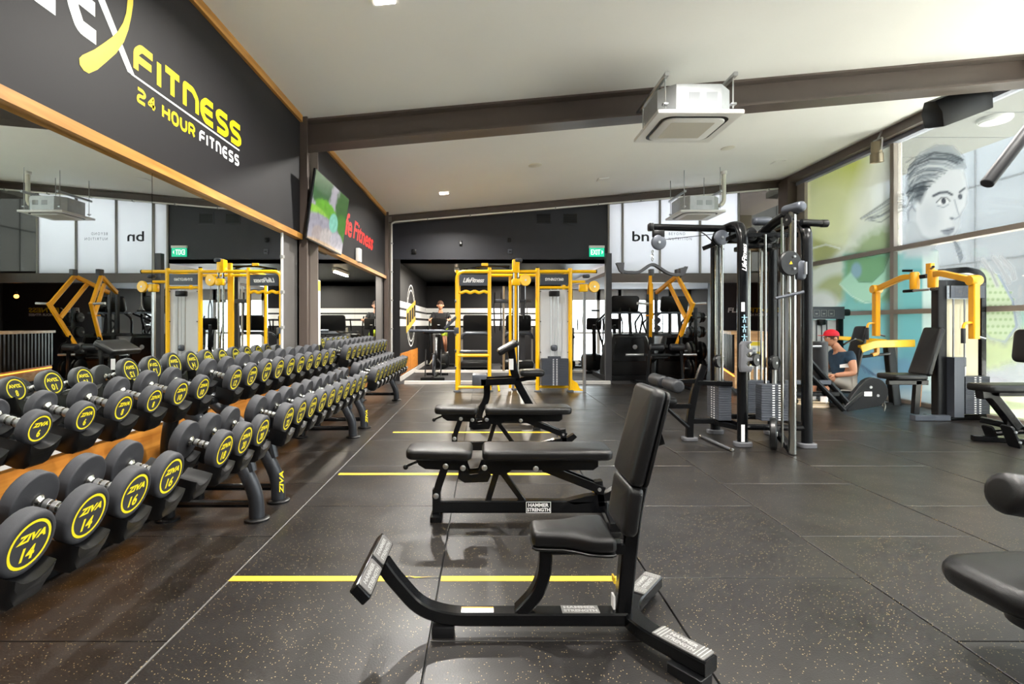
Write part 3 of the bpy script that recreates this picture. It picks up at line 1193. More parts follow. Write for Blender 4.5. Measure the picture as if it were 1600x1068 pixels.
lo_e = [(3.10, 3.14), (3.095, 3.06), (3.08, 2.985), (3.055, 2.895), (3.017, 2.805), (2.955, 2.71), (2.87, 2.614), (2.81, 2.548), (2.75, 2.50)]
b = B()
vs = []
for a, c in zip(up_e, lo_e):
    vs += [(a[0], a[1], 0.0008), (c[0], c[1], 0.0008)]
b.add(vs, [(2 * i, 2 * i + 2, 2 * i + 3, 2 * i + 1) for i in range(len(up_e) - 1)] + [], mw)
k = len(up_e) - 1
b.add([(2.705, 2.572, 0.0008), (2.75, 2.50, 0.0008), (2.715, 2.498, 0.0008), (2.688, 2.515, 0.0008), (2.684, 2.545, 0.0008)], [(0, 1, 2, 3, 4)], mw)
b.build('ribbon_swoosh', 'logo_yellow', sg, 'yellow curved ribbon', smooth=0)

# red brush lettering
b = B()
ls = thing('wall_lettering', 'red brush-script lettering on the black wall beside the television', 'sign', (WX, 8.6, 2.7))
put_text(b, 'Life', wallm(7.83, 2.705), 0.80, 0.36, 0.025, 0.35, 0.95, 0.0)
put_text(b, 'Fitness', wallm(9.03, 2.70), 1.5, 0.30, 0.02, 0.35, 1.0, 0.0)
b.build('brush_letters', 'red_paint', ls, smooth=0)

# television tilted forward on an arm from the column
p_tl, p_bl = V((-1.845, 5.83, 2.89)), V((-1.945, 5.83, 2.17))
upv = (p_tl - p_bl)
mtv = frame(((p_tl + p_bl) / 2 + V((0, 0.70, 0))), (0, 1, 0), upv)
tv = thing('television', 'flat television tilted down from the steel column, showing a green garden scene', 'television', (-1.95, 6.53, 2.5))
B().slab(rrect(1.44, 0.78, 0.012, 2), -0.03, -0.004, 0.004, mtv, 1).build('casing', 'black_plastic', tv)
nu, nv = 90, 54
uu, vv = np.meshgrid(np.linspace(0, 1, nu), np.linspace(0, 1, nv))


def C3(h):
    return np.array(lin(h)[:3])


def soft(d, s):
    return np.clip(0.5 - d / s, 0, 1)[..., None]


img = np.zeros((nv, nu, 3)) + C3('#b9b4bd')
rs = np.random.RandomState(3)
nz = rs.rand(nv, nu)
for _ in range(2):
    nz = (nz + np.roll(nz, 1, 0) + np.roll(nz, 1, 1) + np.roll(nz, -1, 0) + np.roll(nz, -1, 1)) / 5
nz = (nz - nz.min()) / (nz.max() - nz.min())


def blob(cx, cy, rx, ry, c, s=0.25, jit=0.35):
    global img
    d = np.sqrt(((uu - cx) / rx) ** 2 + ((vv - cy) / ry) ** 2) - 1 + (nz - 0.5) * jit
    a = soft(d, s)
    img = img * (1 - a) + C3(c) * (0.7 + 0.6 * nz[..., None]) * a


blob(0.15, 0.85, 0.3, 0.3, '#3c6a3a')
blob(0.2, 0.95, 0.28, 0.2, '#5a7a58')
blob(0.85, 0.7, 0.25, 0.45, '#3c6a2c')
blob(0.38, 0.55, 0.3, 0.14, '#6fb62c')
blob(0.15, 0.42, 0.3, 0.1, '#9ad24a')
blob(0.88, 0.4, 0.2, 0.25, '#4c8a28')
blob(0.35, 0.28, 0.45, 0.16, '#aaa6b2', 0.2, 0.1)
blob(0.62, 0.42, 0.13, 0.16, '#8fd8c0', 0.2, 0.1)
blob(0.25, 0.12, 0.16, 0.14, '#b7a9a6', 0.2, 0.1)
blob(0.5, 0.13, 0.2, 0.16, '#c9c0bc', 0.2, 0.1)
blob(0.78, 0.15, 0.2, 0.16, '#c4c0c8', 0.2, 0.1)
blob(0.5, -0.02, 0.6, 0.07, '#d8b890', 0.3, 0.1)
pts = [(mtv @ V(((u - 0.5) * 1.41, (v - 0.5) * 0.75, 0.0))) for v in np.linspace(0, 1, nv) for u in np.linspace(0, 1, nu)]
sheet('screen', [tuple(p) for p in pts], np.concatenate([img, np.ones((nv, nu, 1))], -1), nu, nv, 'screen_print', tv, 'lit screen with a garden picture')
B().bar([(-1.945, 6.13, 2.45), (-2.065, 6.13, 2.48)], 0.2, 0.16).build('bracket', 'black_metal', tv)

# small wall items on the left
o = thing('wall_sensor', 'small white box on the black wall under the red lettering', 'sensor', (WX, 8.5, 2.21))
B().bbox(0.07, 0.16, 0.22, 0.015, Matrix.Translation((WX + 0.036, 8.5, 2.31))).build('body', 'white_plastic', o)
o = thing('cable_conduit', 'thin white conduit running up the wall beside the mirror end', 'conduit', (-2.04, 5.45, 0))
B().tube([(-2.07, 5.43, 0.615), (-2.07, 5.43, 2.14)], 0.014, 8).build('pipe', 'white_plastic', o)
for i in range(4):
    B().box(-2.088, -2.05, 5.41, 5.45, 0.8 + 0.36 * i, 0.83 + 0.36 * i).build('clip', 'grey_plastic', o)
o = thing('notice_board', 'white notice sheets hanging on the column beside the second mirror', 'notice', (-1.97, 6.42, 1.1))
B().box(-2.06, -2.045, 6.4, 6.62, 0.95, 1.75).build('backing', 'white_plastic', o, smooth=0)
B().box(-2.045, -2.043, 6.41, 6.61, 1.62, 1.74).build('heading', 'tape_yellow', o, smooth=0)

# ================================================================== FLOOR TAPE
tk = [(-1.20, 0.67, 2.487, 2.535, 'near yellow tape line on the floor behind the seated utility bench'),
      (-1.17, 0.62, 4.245, 4.295, 'middle yellow tape line on the floor between the two flat benches'),
      (-1.02, 0.78, 5.90, 5.955, 'far yellow tape line on the floor behind the second flat bench')]
for i, (x0, x1, y0, y1, lab) in enumerate(tk):
    o = thing('floor_tape', lab, 'tape', (x0, y0, 0.001), 'yellow tape lines on the rubber floor')
    if i == 0:
        B().box(x0, -0.42, y0, y1, 0.0003, 0.0016).build('strip', 'tape_yellow', o, smooth=0)
        b = B().add([(-0.42, y0, 0.0016), (-0.42, y1, 0.0016), (-0.36, y1, 0.0016), (-0.38, y0 + 0.03, 0.0016)], [(0, 3, 2, 1)])
        b.add([(-0.36, y1, 0.0016), (-0.30, y1 - 0.01, 0.0016), (-0.22, y1, 0.0016), (-0.33, y1 - 0.018, 0.0016)], [(0, 3, 1), (3, 2, 1)])
        b.build('torn_piece', 'tape_yellow', o, 'torn end of the tape', smooth=0)
        B().box(-0.205, x1, y0, y1, 0.0003, 0.0016).build('strip', 'tape_yellow', o, smooth=0)
    else:
        B().box(x0, x1, y0, y1, 0.0003, 0.0016).build('strip', 'tape_yellow', o, smooth=0)

HS = mat('plate_grey', '#6d6c6a', 0.45, metal=0.5, bump=0.6, bscale=220)
HST = mat('plate_text', '#a8a8a6', 0.4, metal=0.4)


def pad(b, L, Wd, T, e, m, r=0.03, L2=None):
    """Upholstered pad in the xy plane of m, thickness along z from 0 to T; L2 = other width for a taper."""
    w2 = Wd if L2 is None else L2
    base = rrect(L, 1.0, r, 4)
    poly = []
    for x, y in base:
        t = (x / L + 0.5)
        ww = Wd * (1 - t) + w2 * t
        # keep corner radius regardless of width
        yy = (abs(y) - 0.5) + ww / 2
        poly.append((x, math.copysign(yy, y)))
    b.slab(poly, 0, T, e, m, 4, T * 0.06)
    return b


# ================================================================== SEATED UTILITY BENCH (foreground)
YC = 2.07
ub = thing('utility_bench', 'black upright utility bench with tall back pad in the foreground', 'bench', (0.2, YC, 0))
bm = 'black_metal'
b = B().bar([(-0.395, YC, 0.275), (-0.36, YC, 0.225), (-0.25, YC, 0.10), (-0.13, YC, 0.066), (0.55, YC, 0.066)], 0.068, 0.05, 0.07)
fr_ = b.build('base_tube', bm, ub)
# label plates on the base
bl = B()
put_text(bl, 'HAMMER', frame((0.372, YC + 0.012, 0.0925), (1, 0, 0), (0, 1, 0)), 0.125, 0.017, 0.04, 0, 1.0)
put_text(bl, 'STRENGTH', frame((0.372, YC - 0.012, 0.0925), (1, 0, 0), (0, 1, 0)), 0.13, 0.017, 0.04, 0, 1.0)
B().box(0.30, 0.445, YC - 0.028, YC + 0.028, 0.0905, 0.0925).build('name_plate', HS, fr_, 'grey maker plate', smooth=0)
bl.build('plate_lettering', HST, fr_, smooth=0)
b = B().box(-0.09, 0.035, YC - 0.022, YC + 0.016, 0.0905, 0.092).build('warning_label', 'white_mark', fr_, 'white warning label', smooth=0)
B().box(-0.09, 0.035, YC + 0.008, YC + 0.016, 0.092, 0.0925).build('label_stripe', 'amber_paint', fr_, smooth=0)
B().bbox(0.085, 0.07, 0.042, 0.004, Matrix.Translation((-0.16, YC - 0.005, 0.021))).build('foot', 'satin_black', ub)
# footplate: tilted cross bar with two lettered treads
nx = V((0.72, 0, 0.69))
dx = V((0.69, 0, -0.72))
mf = frame(V((-0.415, YC - 0.08, 0.300)), (0, 1, 0), -dx)
fp = B().slab(rrect(0.44, 0.066, 0.004, 1), -0.02, 0.018, 0.003, mf, 1).build('foot_bar', bm, ub)
for s in (-1, 1):
    mt_ = mf @ Matrix.Translation((s * 0.112, 0, 0))
    t = B().slab(rrect(0.195, 0.056, 0.006, 1), 0.016, 0.0215, 0.001, mt_, 1).build('tread', HS, fp, 'grey moulded tread')
    tb = B()
    put_text(tb, 'HAMMER', mt_ @ Matrix.Translation((0, 0.012, 0)), 0.15, 0.016, 0.04, 0, 1.0, 0.0225)
    put_text(tb, 'STRENGTH', mt_ @ Matrix.Translation((0, -0.012, 0)), 0.155, 0.016, 0.04, 0, 1.0, 0.0225)
    tb.build('tread_lettering', HST, fp, smooth=0)
# seat support and post
B().bar([(0.135, YC, 0.085), (0.20, YC, 0.15), (0.235, YC, 0.24), (0.238, YC, 0.36)], 0.06, 0.05, 0.09, up=(-1, 0, 0)).build('seat_support', bm, ub)
B().bar([(0.215, YC, 0.335), (0.55, YC, 0.335)], 0.055, 0.045).build('seat_rail', bm, ub)
po = B().bar([(0.535, YC, 0.04), (0.56, YC, 0.33), (0.59, YC, 0.55), (0.685, YC, 0.90)], 0.055, 0.06, 0.1, up=(-1, 0, 0)).build('back_post', bm, ub)
B().box(0.50, 0.5065, YC - 0.02, YC + 0.02, 0.20, 0.222).build('yellow_mark', 'tape_yellow', po, smooth=0)
B().box(0.498, 0.5055, YC - 0.018, YC + 0.018, 0.10, 0.15).build('warning_label', 'white_mark', po, smooth=0)
# pads
d = V((0.614 - 0.527, 0, 0.96 - 0.62)).normalized()
nrm = V((-d.z, 0, d.x))
m = frame(V((0.5705, YC, 0.79)) - nrm * 0.06, d, V((0, 1, 0)))
if m.to_3x3().col[2].dot(nrm) < 0:
    m = frame(V((0.5705, YC, 0.79)) - nrm * 0.06, d, V((0, -1, 0)))
bp_ = pad(B(), 0.37, 0.27, 0.055, 0.02, m, 0.03, 0.255).build('back_pad', 'vinyl', ub, 'tall black back pad')
pad(B(), 0.365, 0.265, 0.012, 0.004, m @ Matrix.Translation((0, 0, -0.013)), 0.03, 0.25).build('pad_backing', 'black_plastic', bp_)
m2 = frame(V((0.517, YC, 0.514)) - V((-0.985, 0, 0.15)) * 0.06, (0.15, 0, 0.985), (0, 1, 0))
pad(B(), 0.19, 0.255, 0.058, 0.022, m2, 0.03).build('lumbar_pad', 'vinyl', ub, 'short black lower back pad')
B().bar([(0.57, YC, 0.50), (0.60, YC, 0.51)], 0.06, 0.05).build('lumbar_bracket', bm, ub)
B().bar([(0.638, YC, 0.79), (0.67, YC, 0.80)], 0.1, 0.12).build('pad_bracket', bm, ub)
# waisted seat
sh = [(0.0, 0.055), (0.012, 0.072), (0.05, 0.078), (0.11, 0.08), (0.16, 0.098), (0.20, 0.122), (0.24, 0.132), (0.29, 0.132), (0.305, 0.12)]
poly = [(0.18 + x, -y) for x, y in sh] + [(0.18 + x, y) for x, y in reversed(sh)]
B().slab(poly, 0, 0.06, 0.02, Matrix.Translation((0, YC, 0.358)), 4, 0.004).build('seat_pad', 'vinyl', ub, 'waisted black seat pad')
B().slab(poly, 0, 0.01, 0.002, Matrix.Translation((0, YC, 0.348)), 1).build('seat_board', 'black_plastic', ub)
# splayed rear stabiliser
st = B().bar([(0.755, YC - 0.30, 0.062), (0.60, YC - 0.10, 0.062), (0.565, YC, 0.062), (0.60, YC + 0.10, 0.062), (0.755, YC + 0.30, 0.062)], 0.075, 0.052, 0.12).build('stabiliser', bm, ub)
for s in (-1, 1):
    dd = V((0.155, s * 0.20, 0)).normalized()
    mt_ = frame(V((0.69, YC + s * 0.215, 0.088)), dd, V((-dd.y, dd.x, 0)))
    t = B().slab(rrect(0.20, 0.072, 0.004, 1), 0, 0.006, 0.001, mt_, 1).build('tread', HS, st, 'grey moulded tread')
    for k in range(6):
        for e_ in (-1, 1):
            B().box(-0.002, 0.002, -0.034, 0.034, 0.006, 0.008, mt_ @ Matrix.Translation((e_ * (0.065 + 0.006 * k), 0, 0))).build('tread_rib', HST, st, smooth=0) if k % 2 == 0 else None
    tb = B()
    put_text(tb, 'HAMMER', mt_ @ Matrix.Translation((0, 0.014, 0)), 0.105, 0.02, 0.04, 0, 1.0, 0.0075)
    put_text(tb, 'STRENGTH', mt_ @ Matrix.Translation((0, -0.014, 0)), 0.11, 0.02, 0.04, 0, 1.0, 0.0075)
    tb.build('tread_lettering', HST, st, smooth=0)
    q = V((0.665, YC + s * 0.235, 0))
    B().slab(rrect(0.13, 0.07, 0.004, 1), 0, 0.036, 0.002, frame(q + V((0.03, s * 0.03, 0)), dd, V((-dd.y, dd.x, 0))), 1).build('foot', 'satin_black', ub)


# ================================================================== FLAT ADJUSTABLE BENCHES
def flat_bench(yc, dx_, label):
    o = thing('adjustable_bench', label, 'bench', (dx_, yc, 0), 'flat adjustable weight benches', local=True)
    m = Matrix.Translation((-0.275, 0, 0.39))
    pad(B(), 0.40, 0.23, 0.062, 0.022, m, 0.05, 0.29).build('seat_pad', 'vinyl', o, 'short tapered black seat pad')
    m = Matrix.Translation((0.378, 0, 0.39))
    pad(B(), 0.785, 0.29, 0.062, 0.022, m, 0.05, 0.27).build('back_pad', 'vinyl', o, 'long black back pad')
    for s in (-1, 1):
        sp = frame((0, s * 0.055, 0), (1, 0, 0), (0, 0, 1))
        B().slab([(-0.42, 0.39), (-0.40, 0.35), (-0.36, 0.325), (-0.14, 0.315), (-0.105, 0.33), (-0.1, 0.39)], -0.004, 0.004, 0, sp).build('seat_plate', bm, o, smooth=0)
        B().slab([(-0.01, 0.39), (-0.005, 0.30), (0.12, 0.285), (0.165, 0.318), (0.66, 0.318), (0.69, 0.34), (0.69, 0.39)], -0.004, 0.004, 0, sp).build('back_plate', bm, o, smooth=0)
        B().slab([(-0.155, 0.345), (-0.16, 0.27), (-0.12, 0.245), (0.02, 0.25), (0.04, 0.29), (0.02, 0.345), (-0.02, 0.35), (-0.04, 0.30), (-0.09, 0.295), (-0.11, 0.345)], -0.005, 0.005, 0, frame((0, s * 0.066, 0), (1, 0, 0), (0, 0, 1))).build('hinge_plate', bm, o, smooth=0)
        for bx, bz in ((-0.235, 0.345), (-0.13, 0.335), (0.0, 0.337), (0.31, 0.33)):
            B().lathe([(0.017, 0), (0.017, 0.006), (0.012, 0.009), (1e-6, 0.009)], (bx, s * 0.07, bz), (0, s, 0), 14).build('bolt', 'steel', o)
        B().bar([(-0.235, s * 0.062, 0.35), (-0.29, s * 0.062, 0.19), (-0.295, s * 0.062, 0.15)], 0.012, 0.045, 0.02, up=(-1, 0, 0.3)).build('front_link', bm, o)
    B().bar([(-0.295, 0, 0.19), (-0.295, 0, 0.035)], 0.055, 0.05, up=(-1, 0, 0)).build('front_upright', bm, o)
    for s in (-1, 1):
        B().lathe([(0.017, 0), (0.017, 0.006), (0.012, 0.009), (1e-6, 0.009)], (-0.293, s * 0.068, 0.165), (0, s, 0), 14).build('bolt', 'steel', o)
    B().bar([(-0.30, 0, 0.084), (0.75, 0, 0.084)], 0.06, 0.076).build('base_tube', bm, o)
    B().bbox(0.07, 0.13, 0.036, 0.004, Matrix.Translation((-0.295, 0, 0.018))).build('front_foot', bm, o)
    B().bar([(0.085, 0, 0.325), (0.02, 0, 0.115)], 0.045, 0.035, up=(1, 0, 0)).build('strut', bm, o)
    B().bar([(0.085, 0, 0.325), (0.24, 0, 0.115)], 0.045, 0.035, up=(1, 0, 0)).build('strut', bm, o)
    for s in (-1, 1):
        B().bar([(0.36, s * 0.04, 0.33), (0.73, s * 0.04, 0.185)], 0.012, 0.05).build('ladder_arm', bm, o)
        B().lathe([(0.011, 0), (0.011, 0.006), (1e-6, 0.008)], (0.70, s * 0.047, 0.197), (0, s, 0), 12).build('bolt', 'steel', o)
    B().slab([(0.50, 0.12), (0.62, 0.15), (0.74, 0.165), (0.80, 0.20), (0.83, 0.17), (0.78, 0.125), (0.55, 0.10)], -0.03, 0.03, 0, frame((0, 0, 0), (1, 0, 0), (0, 0, 1))).build('ladder_catch', bm, o, smooth=0)
    B().bar([(0.72, 0, 0.09), (0.70, 0, 0.24)], 0.06, 0.05, up=(1, 0, 0)).build('rear_upright', bm, o)
    B().box(0.665, 0.672, -0.02, 0.02, 0.17, 0.205).build('yellow_mark', 'tape_yellow', o, smooth=0)
    rf = B().bar([(0.74, -0.28, 0.05), (0.76, 0, 0.05), (0.74, 0.28, 0.05)], 0.06, 0.05).build('rear_foot', bm, o)
    for s in (-1, 1):
        B().bbox(0.075, 0.06, 0.03, 0.004, Matrix.Translation((0.742, s * 0.26, 0.015))).build('foot_cap', 'black_plastic', rf)
    B().tube([(-0.40, 0, 0.36), (-0.44, 0, 0.345), (-0.485, 0.0, 0.325)], 0.008, 8, 0.02).build('pull_handle', bm, o)
    B().ball((-0.487, 0.0, 0.322), 0.017, 10).build('handle_knob', 'black_plastic', o)
    for s in (-1, 1):
        mp_ = frame((0.33, s * 0.0305, 0.084), (1 * (-s), 0, 0), (0, 0, 1))
        pl = B().box(-0.076, 0.076, -0.034, 0.034, 0, 0.0015, mp_).build('name_plate', 'black_plastic', o, smooth=0)
        tb = B()
        put_text(tb, 'HAMMER', mp_ @ Matrix.Translation((0, 0.014, 0)), 0.125, 0.022, 0.03, 0, 1.0, 0.0022)
        put_text(tb, 'STRENGTH', mp_ @ Matrix.Translation((0, -0.014, 0)), 0.14, 0.022, 0.03, 0, 1.0, 0.0022)
        for (x0, x1, y0, y1) in ((-0.076, 0.076, 0.031, 0.034), (-0.076, 0.076, -0.034, -0.031), (-0.076, -0.073, -0.034, 0.034), (0.073, 0.076, -0.034, 0.034)):
            tb.box(x0, x1, y0, y1, 0.001, 0.002, mp_)
        tb.build('plate_lettering', 'white_mark', pl, 'white two-line maker name in a frame', smooth=0)
    return o


flat_bench(3.28, 0.0, 'flat black weight bench directly behind the upright bench')
flat_bench(4.90, 0.02, 'smaller-looking flat black weight bench, second behind the upright bench')

# ================================================================== PREACHER CURL BENCH
pc = thing('preacher_bench', 'black preacher curl bench with sloping arm pad in front of the yellow rig', 'bench', (0.2, 6.4, 0))
Y0 = 6.4
a, c = P(780, 549, Y0), P(806, 534, Y0)
dd = (c - a).normalized()
m = frame((a + c) / 2 - V((-dd.z, 0, dd.x)) * 0.0, dd, (0, 1, 0))
if m.to_3x3().col[2].z < 0:
    m = frame((a + c) / 2, dd, (0, -1, 0))
pad(B(), 0.27, 0.52, 0.07, 0.025, m @ Matrix.Translation((0, 0, -0.04)), 0.03).build('arm_pad', 'vinyl', pc, 'sloping black arm pad')
pt = B().bar([P(798, 541, Y0), P(803, 580, Y0), P(808, 597, Y0), P(830, 637, Y0), P(838, 652, Y0)], 0.06, 0.09, 0.05, up=(-1, 0, 0)).build('arm_post', bm, pc)
B().box(P(795, 0, Y0).x, P(802, 0, Y0).x, Y0 - 0.034, Y0 - 0.031, P(0, 577, Y0).z, P(0, 560, Y0).z).build('instruction_label', 'white_mark', pt, smooth=0)
z0, z1 = P(0, 600, Y0).z, P(0, 590, Y0).z
for s in (-1, 1):
    B().bar([(-0.04, Y0 + s * 0.13, 0.52), (0.36, Y0 + s * 0.13, 0.535)], 0.04, 0.08).build('seat_rail', bm, pc)
B().bbox(0.17, 0.30, 0.13, 0.01, Matrix.Translation((-0.06, Y0, 0.545))).build('rail_end', 'gunmetal', pc)
B().bar([(0.03, Y0, 0.50), (0.03, Y0, 0.30), (-0.06, Y0, 0.16), (-0.07, Y0, 0.03)], 0.06, 0.08, 0.08, up=(-1, 0, 0)).build('column', bm, pc)
B().bar([(-0.12, Y0, 0.05), (0.62, Y0, 0.05)], 0.08, 0.06).build('base_tube', bm, pc)
for x in (-0.12, 0.6):
    f = B().bar([(x, Y0 - 0.3, 0.045), (x, Y0 + 0.3, 0.045)], 0.07, 0.05).build('cross_foot', bm, pc)
    for s in (-1, 1):
        B().bbox(0.09, 0.07, 0.02, 0.004, Matrix.Translation((x, Y0 + s * 0.27, 0.01))).build('foot_pad', 'black_plastic', f)
B().bar([(0.38, Y0, 0.53), (0.62, Y0, 0.57)], 0.06, 0.05).build('seat_arm', bm, pc)
pad(B(), 0.29, 0.30, 0.075, 0.03, Matrix.Translation((0.57, Y0, 0.585)), 0.06).build('seat_pad', 'vinyl', pc)

# ================================================================== HELPERS FOR MACHINES
def weight_stack(o, x0, x1, y0, y1, z0, z1, n, marks=None):
    """Stack of plates with grooves; the number column faces -Y (marks='y') or -X (marks='x')."""
    b = B()
    hgt = (z1 - z0) / n
    pr = []
    w_, d_ = x1 - x0, y1 - y0
    lay = []
    for i in range(n):
        z = z0 + i * hgt
        lay += [(0.003, z + 0.001), (0, z + 0.004), (0, z + hgt - 0.004), (0.003, z + hgt - 0.001)]
    vs, fs = [], []
    for e, z in lay:
        vs += [(x0 + e, y0 + e, z), (x1 - e, y0 + e, z), (x1 - e, y1 - e, z), (x0 + e, y1 - e, z)]
    for l in range(len(lay) - 1):
        for i in range(4):
            j = (i + 1) % 4
            fs.append((l * 4 + i, l * 4 + j, l * 4 + 4 + j, l * 4 + 4 + i))
    fs += [(3, 2, 1, 0), tuple(len(vs) - 4 + i for i in range(4))]
    b.add(vs, fs)
    ws = b.build('weight_stack', 'stack_grey', o, 'grooved dark grey weight plates', smooth=0)
    if marks:
        b = B()
        for i in range(n):
            z = z0 + (i + 0.5) * hgt
            for s in (-1, 1):
                if marks == 'y':
                    c = (x0 + x1) / 2 + s * 0.03
                    b.box(c - 0.012, c + 0.012, y0 - 0.0015, y0, z - hgt * 0.22, z + hgt * 0.22)
                else:
                    c = (y0 + y1) / 2 + s * 0.03
                    b.box(x0 - 0.0015, x0, c - 0.012, c + 0.012, z - hgt * 0.22, z + hgt * 0.22)
        k = b.build('weight_marks', 'white_mark', ws, 'columns of white weight numbers', smooth=0)
        k['kind'] = 'stuff'
    return ws


def disc(o, c, r, t, axis, m, name='pulley', groove=True, bolt=True):
    c = V(c)
    a = V(axis).normalized()
    pr = [(1e-6, -t / 2), (r * 0.9, -t / 2), (r, -t * 0.36), (r, -t * 0.2), (r * 0.93, 0), (r, t * 0.2), (r, t * 0.36), (r * 0.9, t / 2), (1e-6, t / 2)] if groove else \
        [(1e-6, -t / 2), (r * 0.93, -t / 2), (r, -t * 0.3), (r, t * 0.3), (r * 0.93, t / 2), (1e-6, t / 2)]
    d = B().lathe(pr, c, a, 24).build(name, m, o)
    if bolt:
        B().cyl(c - a * (t / 2 + 0.006), c + a * (t / 2 + 0.006), r * 0.12 + 0.004, 10).build('axle', 'steel', d)
    return d


# ================================================================== YELLOW FUNCTIONAL RIG
YR = 9.5
yp = 'yellow_paint'
rg = thing('training_rig', 'tall yellow functional training rig with ladder bay, cable columns and white weight shroud', 'exercise machine', (0.5, YR, 0))


def rp(px, py, dy=0.0):
    p = P(px, py, YR)
    return V((p.x, YR + dy, p.z))


r_ = 0.031
B().tube([rp(714, 612), rp(714, 424), rp(765, 424)], r_, 12, 0.14).build('corner_post', yp, rg, 'rounded yellow corner tube')
B().tube([rp(765, 612), rp(765, 418)], r_, 12).build('post', yp, rg)
B().tube([rp(765, 424), rp(931, 424)], r_ * 0.95, 12).build('top_bar', yp, rg)
B().tube([rp(931, 424), rp(932.5, 424)], r_ * 1.05, 12).build('end_cap', 'black_plastic', rg)
for y, rr in ((604.5, 0.026), (555, 0.03)):
    B().tube([rp(714, y), rp(765, y)], rr, 10).build('cross_bar', yp, rg)
b = B()
wv = [rp(717 + k * 2.35, 456 + 1.2 * math.sin(k * 1.05)) for k in range(20)]
b.tube(wv, 0.028, 8)
b.build('grip_bar', yp, rg, 'wavy yellow grip bar')
pl = B().box(rp(718, 0).x, rp(762, 0).x, YR - 0.012, YR + 0.012, rp(0, 446).z, rp(0, 429).z).build('sign_panel', 'gunmetal', rg, 'slate panel with white script lettering', smooth=0)
b = B()
put_text(b, 'LifeFitness', frame(rp(740, 437.5, -0.0125), (1, 0, 0), (0, 0, 1)), 0.38, 0.085, 0.02, 0.35, 0.9)
b.build('panel_lettering', 'white_mark', pl, smooth=0)
B().bbox(rp(762, 0).x - rp(718, 0).x, 0.34, 0.035, 0.01, Matrix.Translation(rp(740, 549.5, 0.16))).build('step', 'gunmetal', rg, 'padded step')
for px in (714, 765):
    B().tube([rp(px, 612, 0.75), rp(px, 424, 0.75), rp(px, 424, 0.0)], r_, 12, 0.1).build('rear_post', yp, rg)
for px, dy in ((714, 0), (765, 0), (714, 0.75), (765, 0.75), (840, 0), (891, 0), (806, 0.3)):
    q = rp(px, 612, dy)
    B().lathe([(0.065, 0), (0.065, 0.022), (0.05, 0.034), (0.032, 0.036)], (q.x, q.y, 0), (0, 0, 1), 16).build('foot', 'rubber_grey', rg)
for i in range(5):
    q = rp(712, 470 + 26 * i, -0.03)
    B().bbox(0.03, 0.02, 0.06, 0.005, Matrix.Translation(q)).build('hook_plate', 'chrome', rg)
# landmine arm on the left post
B().tube([rp(711, 517), rp(640, 516.5, 0.02)], 0.026, 10).build('side_bar', 'gunmetal', rg, 'dark bar sticking out to the left')
B().bar([rp(712, 496), rp(695, 513)], 0.05, 0.05).build('side_brace', 'gunmetal', rg)
B().bbox(0.09, 0.09, 0.11, 0.01, Matrix.Translation(rp(713, 516))).build('side_clamp', 'gunmetal', rg)
# centre column with pulley
B().bar([rp(806, 612, 0.3), rp(806, 408, 0.3)], 0.07, 0.07).build('centre_post', yp, rg)
B().bar([rp(798, 608, 0.2), rp(798, 430, 0.2)], 0.035, 0.05).build('centre_post', yp, rg)
for px in (802, 809):
    B().tube([rp(px, 606, -0.05), rp(px, 424, -0.05)], 0.021, 10).build('chrome_guide', 'chrome', rg)
B().bbox(0.13, 0.16, 0.24, 0.015, Matrix.Translation(rp(806, 416))).build('column_head', yp, rg)
B().bbox(0.14, 0.2, 0.075, 0.03, Matrix.Translation(rp(810, 407))).build('column_cap', 'gunmetal', rg)
cb = B().bbox(0.15, 0.12, 0.12, 0.02, Matrix.Translation(rp(806, 441, -0.06))).build('pulley_carriage', yp, rg)
disc(rg, rp(820, 438, -0.08), 0.105, 0.05, (0.25, -1, 0), yp, 'pulley_cover', False)
B().tube([rp(820, 447, -0.1), rp(820, 469, -0.1)], 0.005, 6).build('cable', 'steel', rg)
b = B()
for s in (-1, 1):
    b = B().tube([rp(820, 468, -0.1), rp(820 + s * 2.5, 480, -0.1), rp(820 + s * 2.8, 498, -0.1)], 0.008, 6, 0.02)
    b.build('cable_strap', 'black_plastic', rg)
B().tube([rp(788, 445, 0.35), rp(788, 582, 0.35)], 0.022, 10).build('centre_tube', 'steel', rg)
B().bbox(0.30, 0.06, 0.07, 0.01, Matrix.Translation(rp(787, 469, 0.3))).build('bar_holder', 'gunmetal', rg)
B().bbox(0.22, 0.06, 0.05, 0.01, Matrix.Translation(rp(823, 469, 0.3))).build('bar_holder', 'gunmetal', rg)
for px in (773, 784):
    B().tube([rp(px, 455, 0.3), rp(px - 1, 480, 0.28), rp(px + 1, 520, 0.3)], 0.012, 6, 0.05).build('hanging_strap', 'cloth_black', rg)
# overhead bundle
B().tube([rp(724, 420, 0.1), rp(757, 414, 0.15), rp(797, 414, 0.2)], 0.018, 8, 0.2).build('overhead_bar', 'black_metal', rg)
B().tube([rp(728, 421, 0.25), rp(770, 410.5, 0.3), rp(797, 416, 0.3)], 0.014, 8, 0.2).build('overhead_bar', 'black_metal', rg)
B().bbox(0.12, 0.05, 0.045, 0.008, Matrix.Translation(rp(757.5, 412, 0.1))).build('yellow_box', 'tape_yellow', rg)
B().bbox(0.17, 0.12, 0.06, 0.01, Matrix.Translation(rp(738, 422, 0.08))).build('clamp', 'black_plastic', rg)
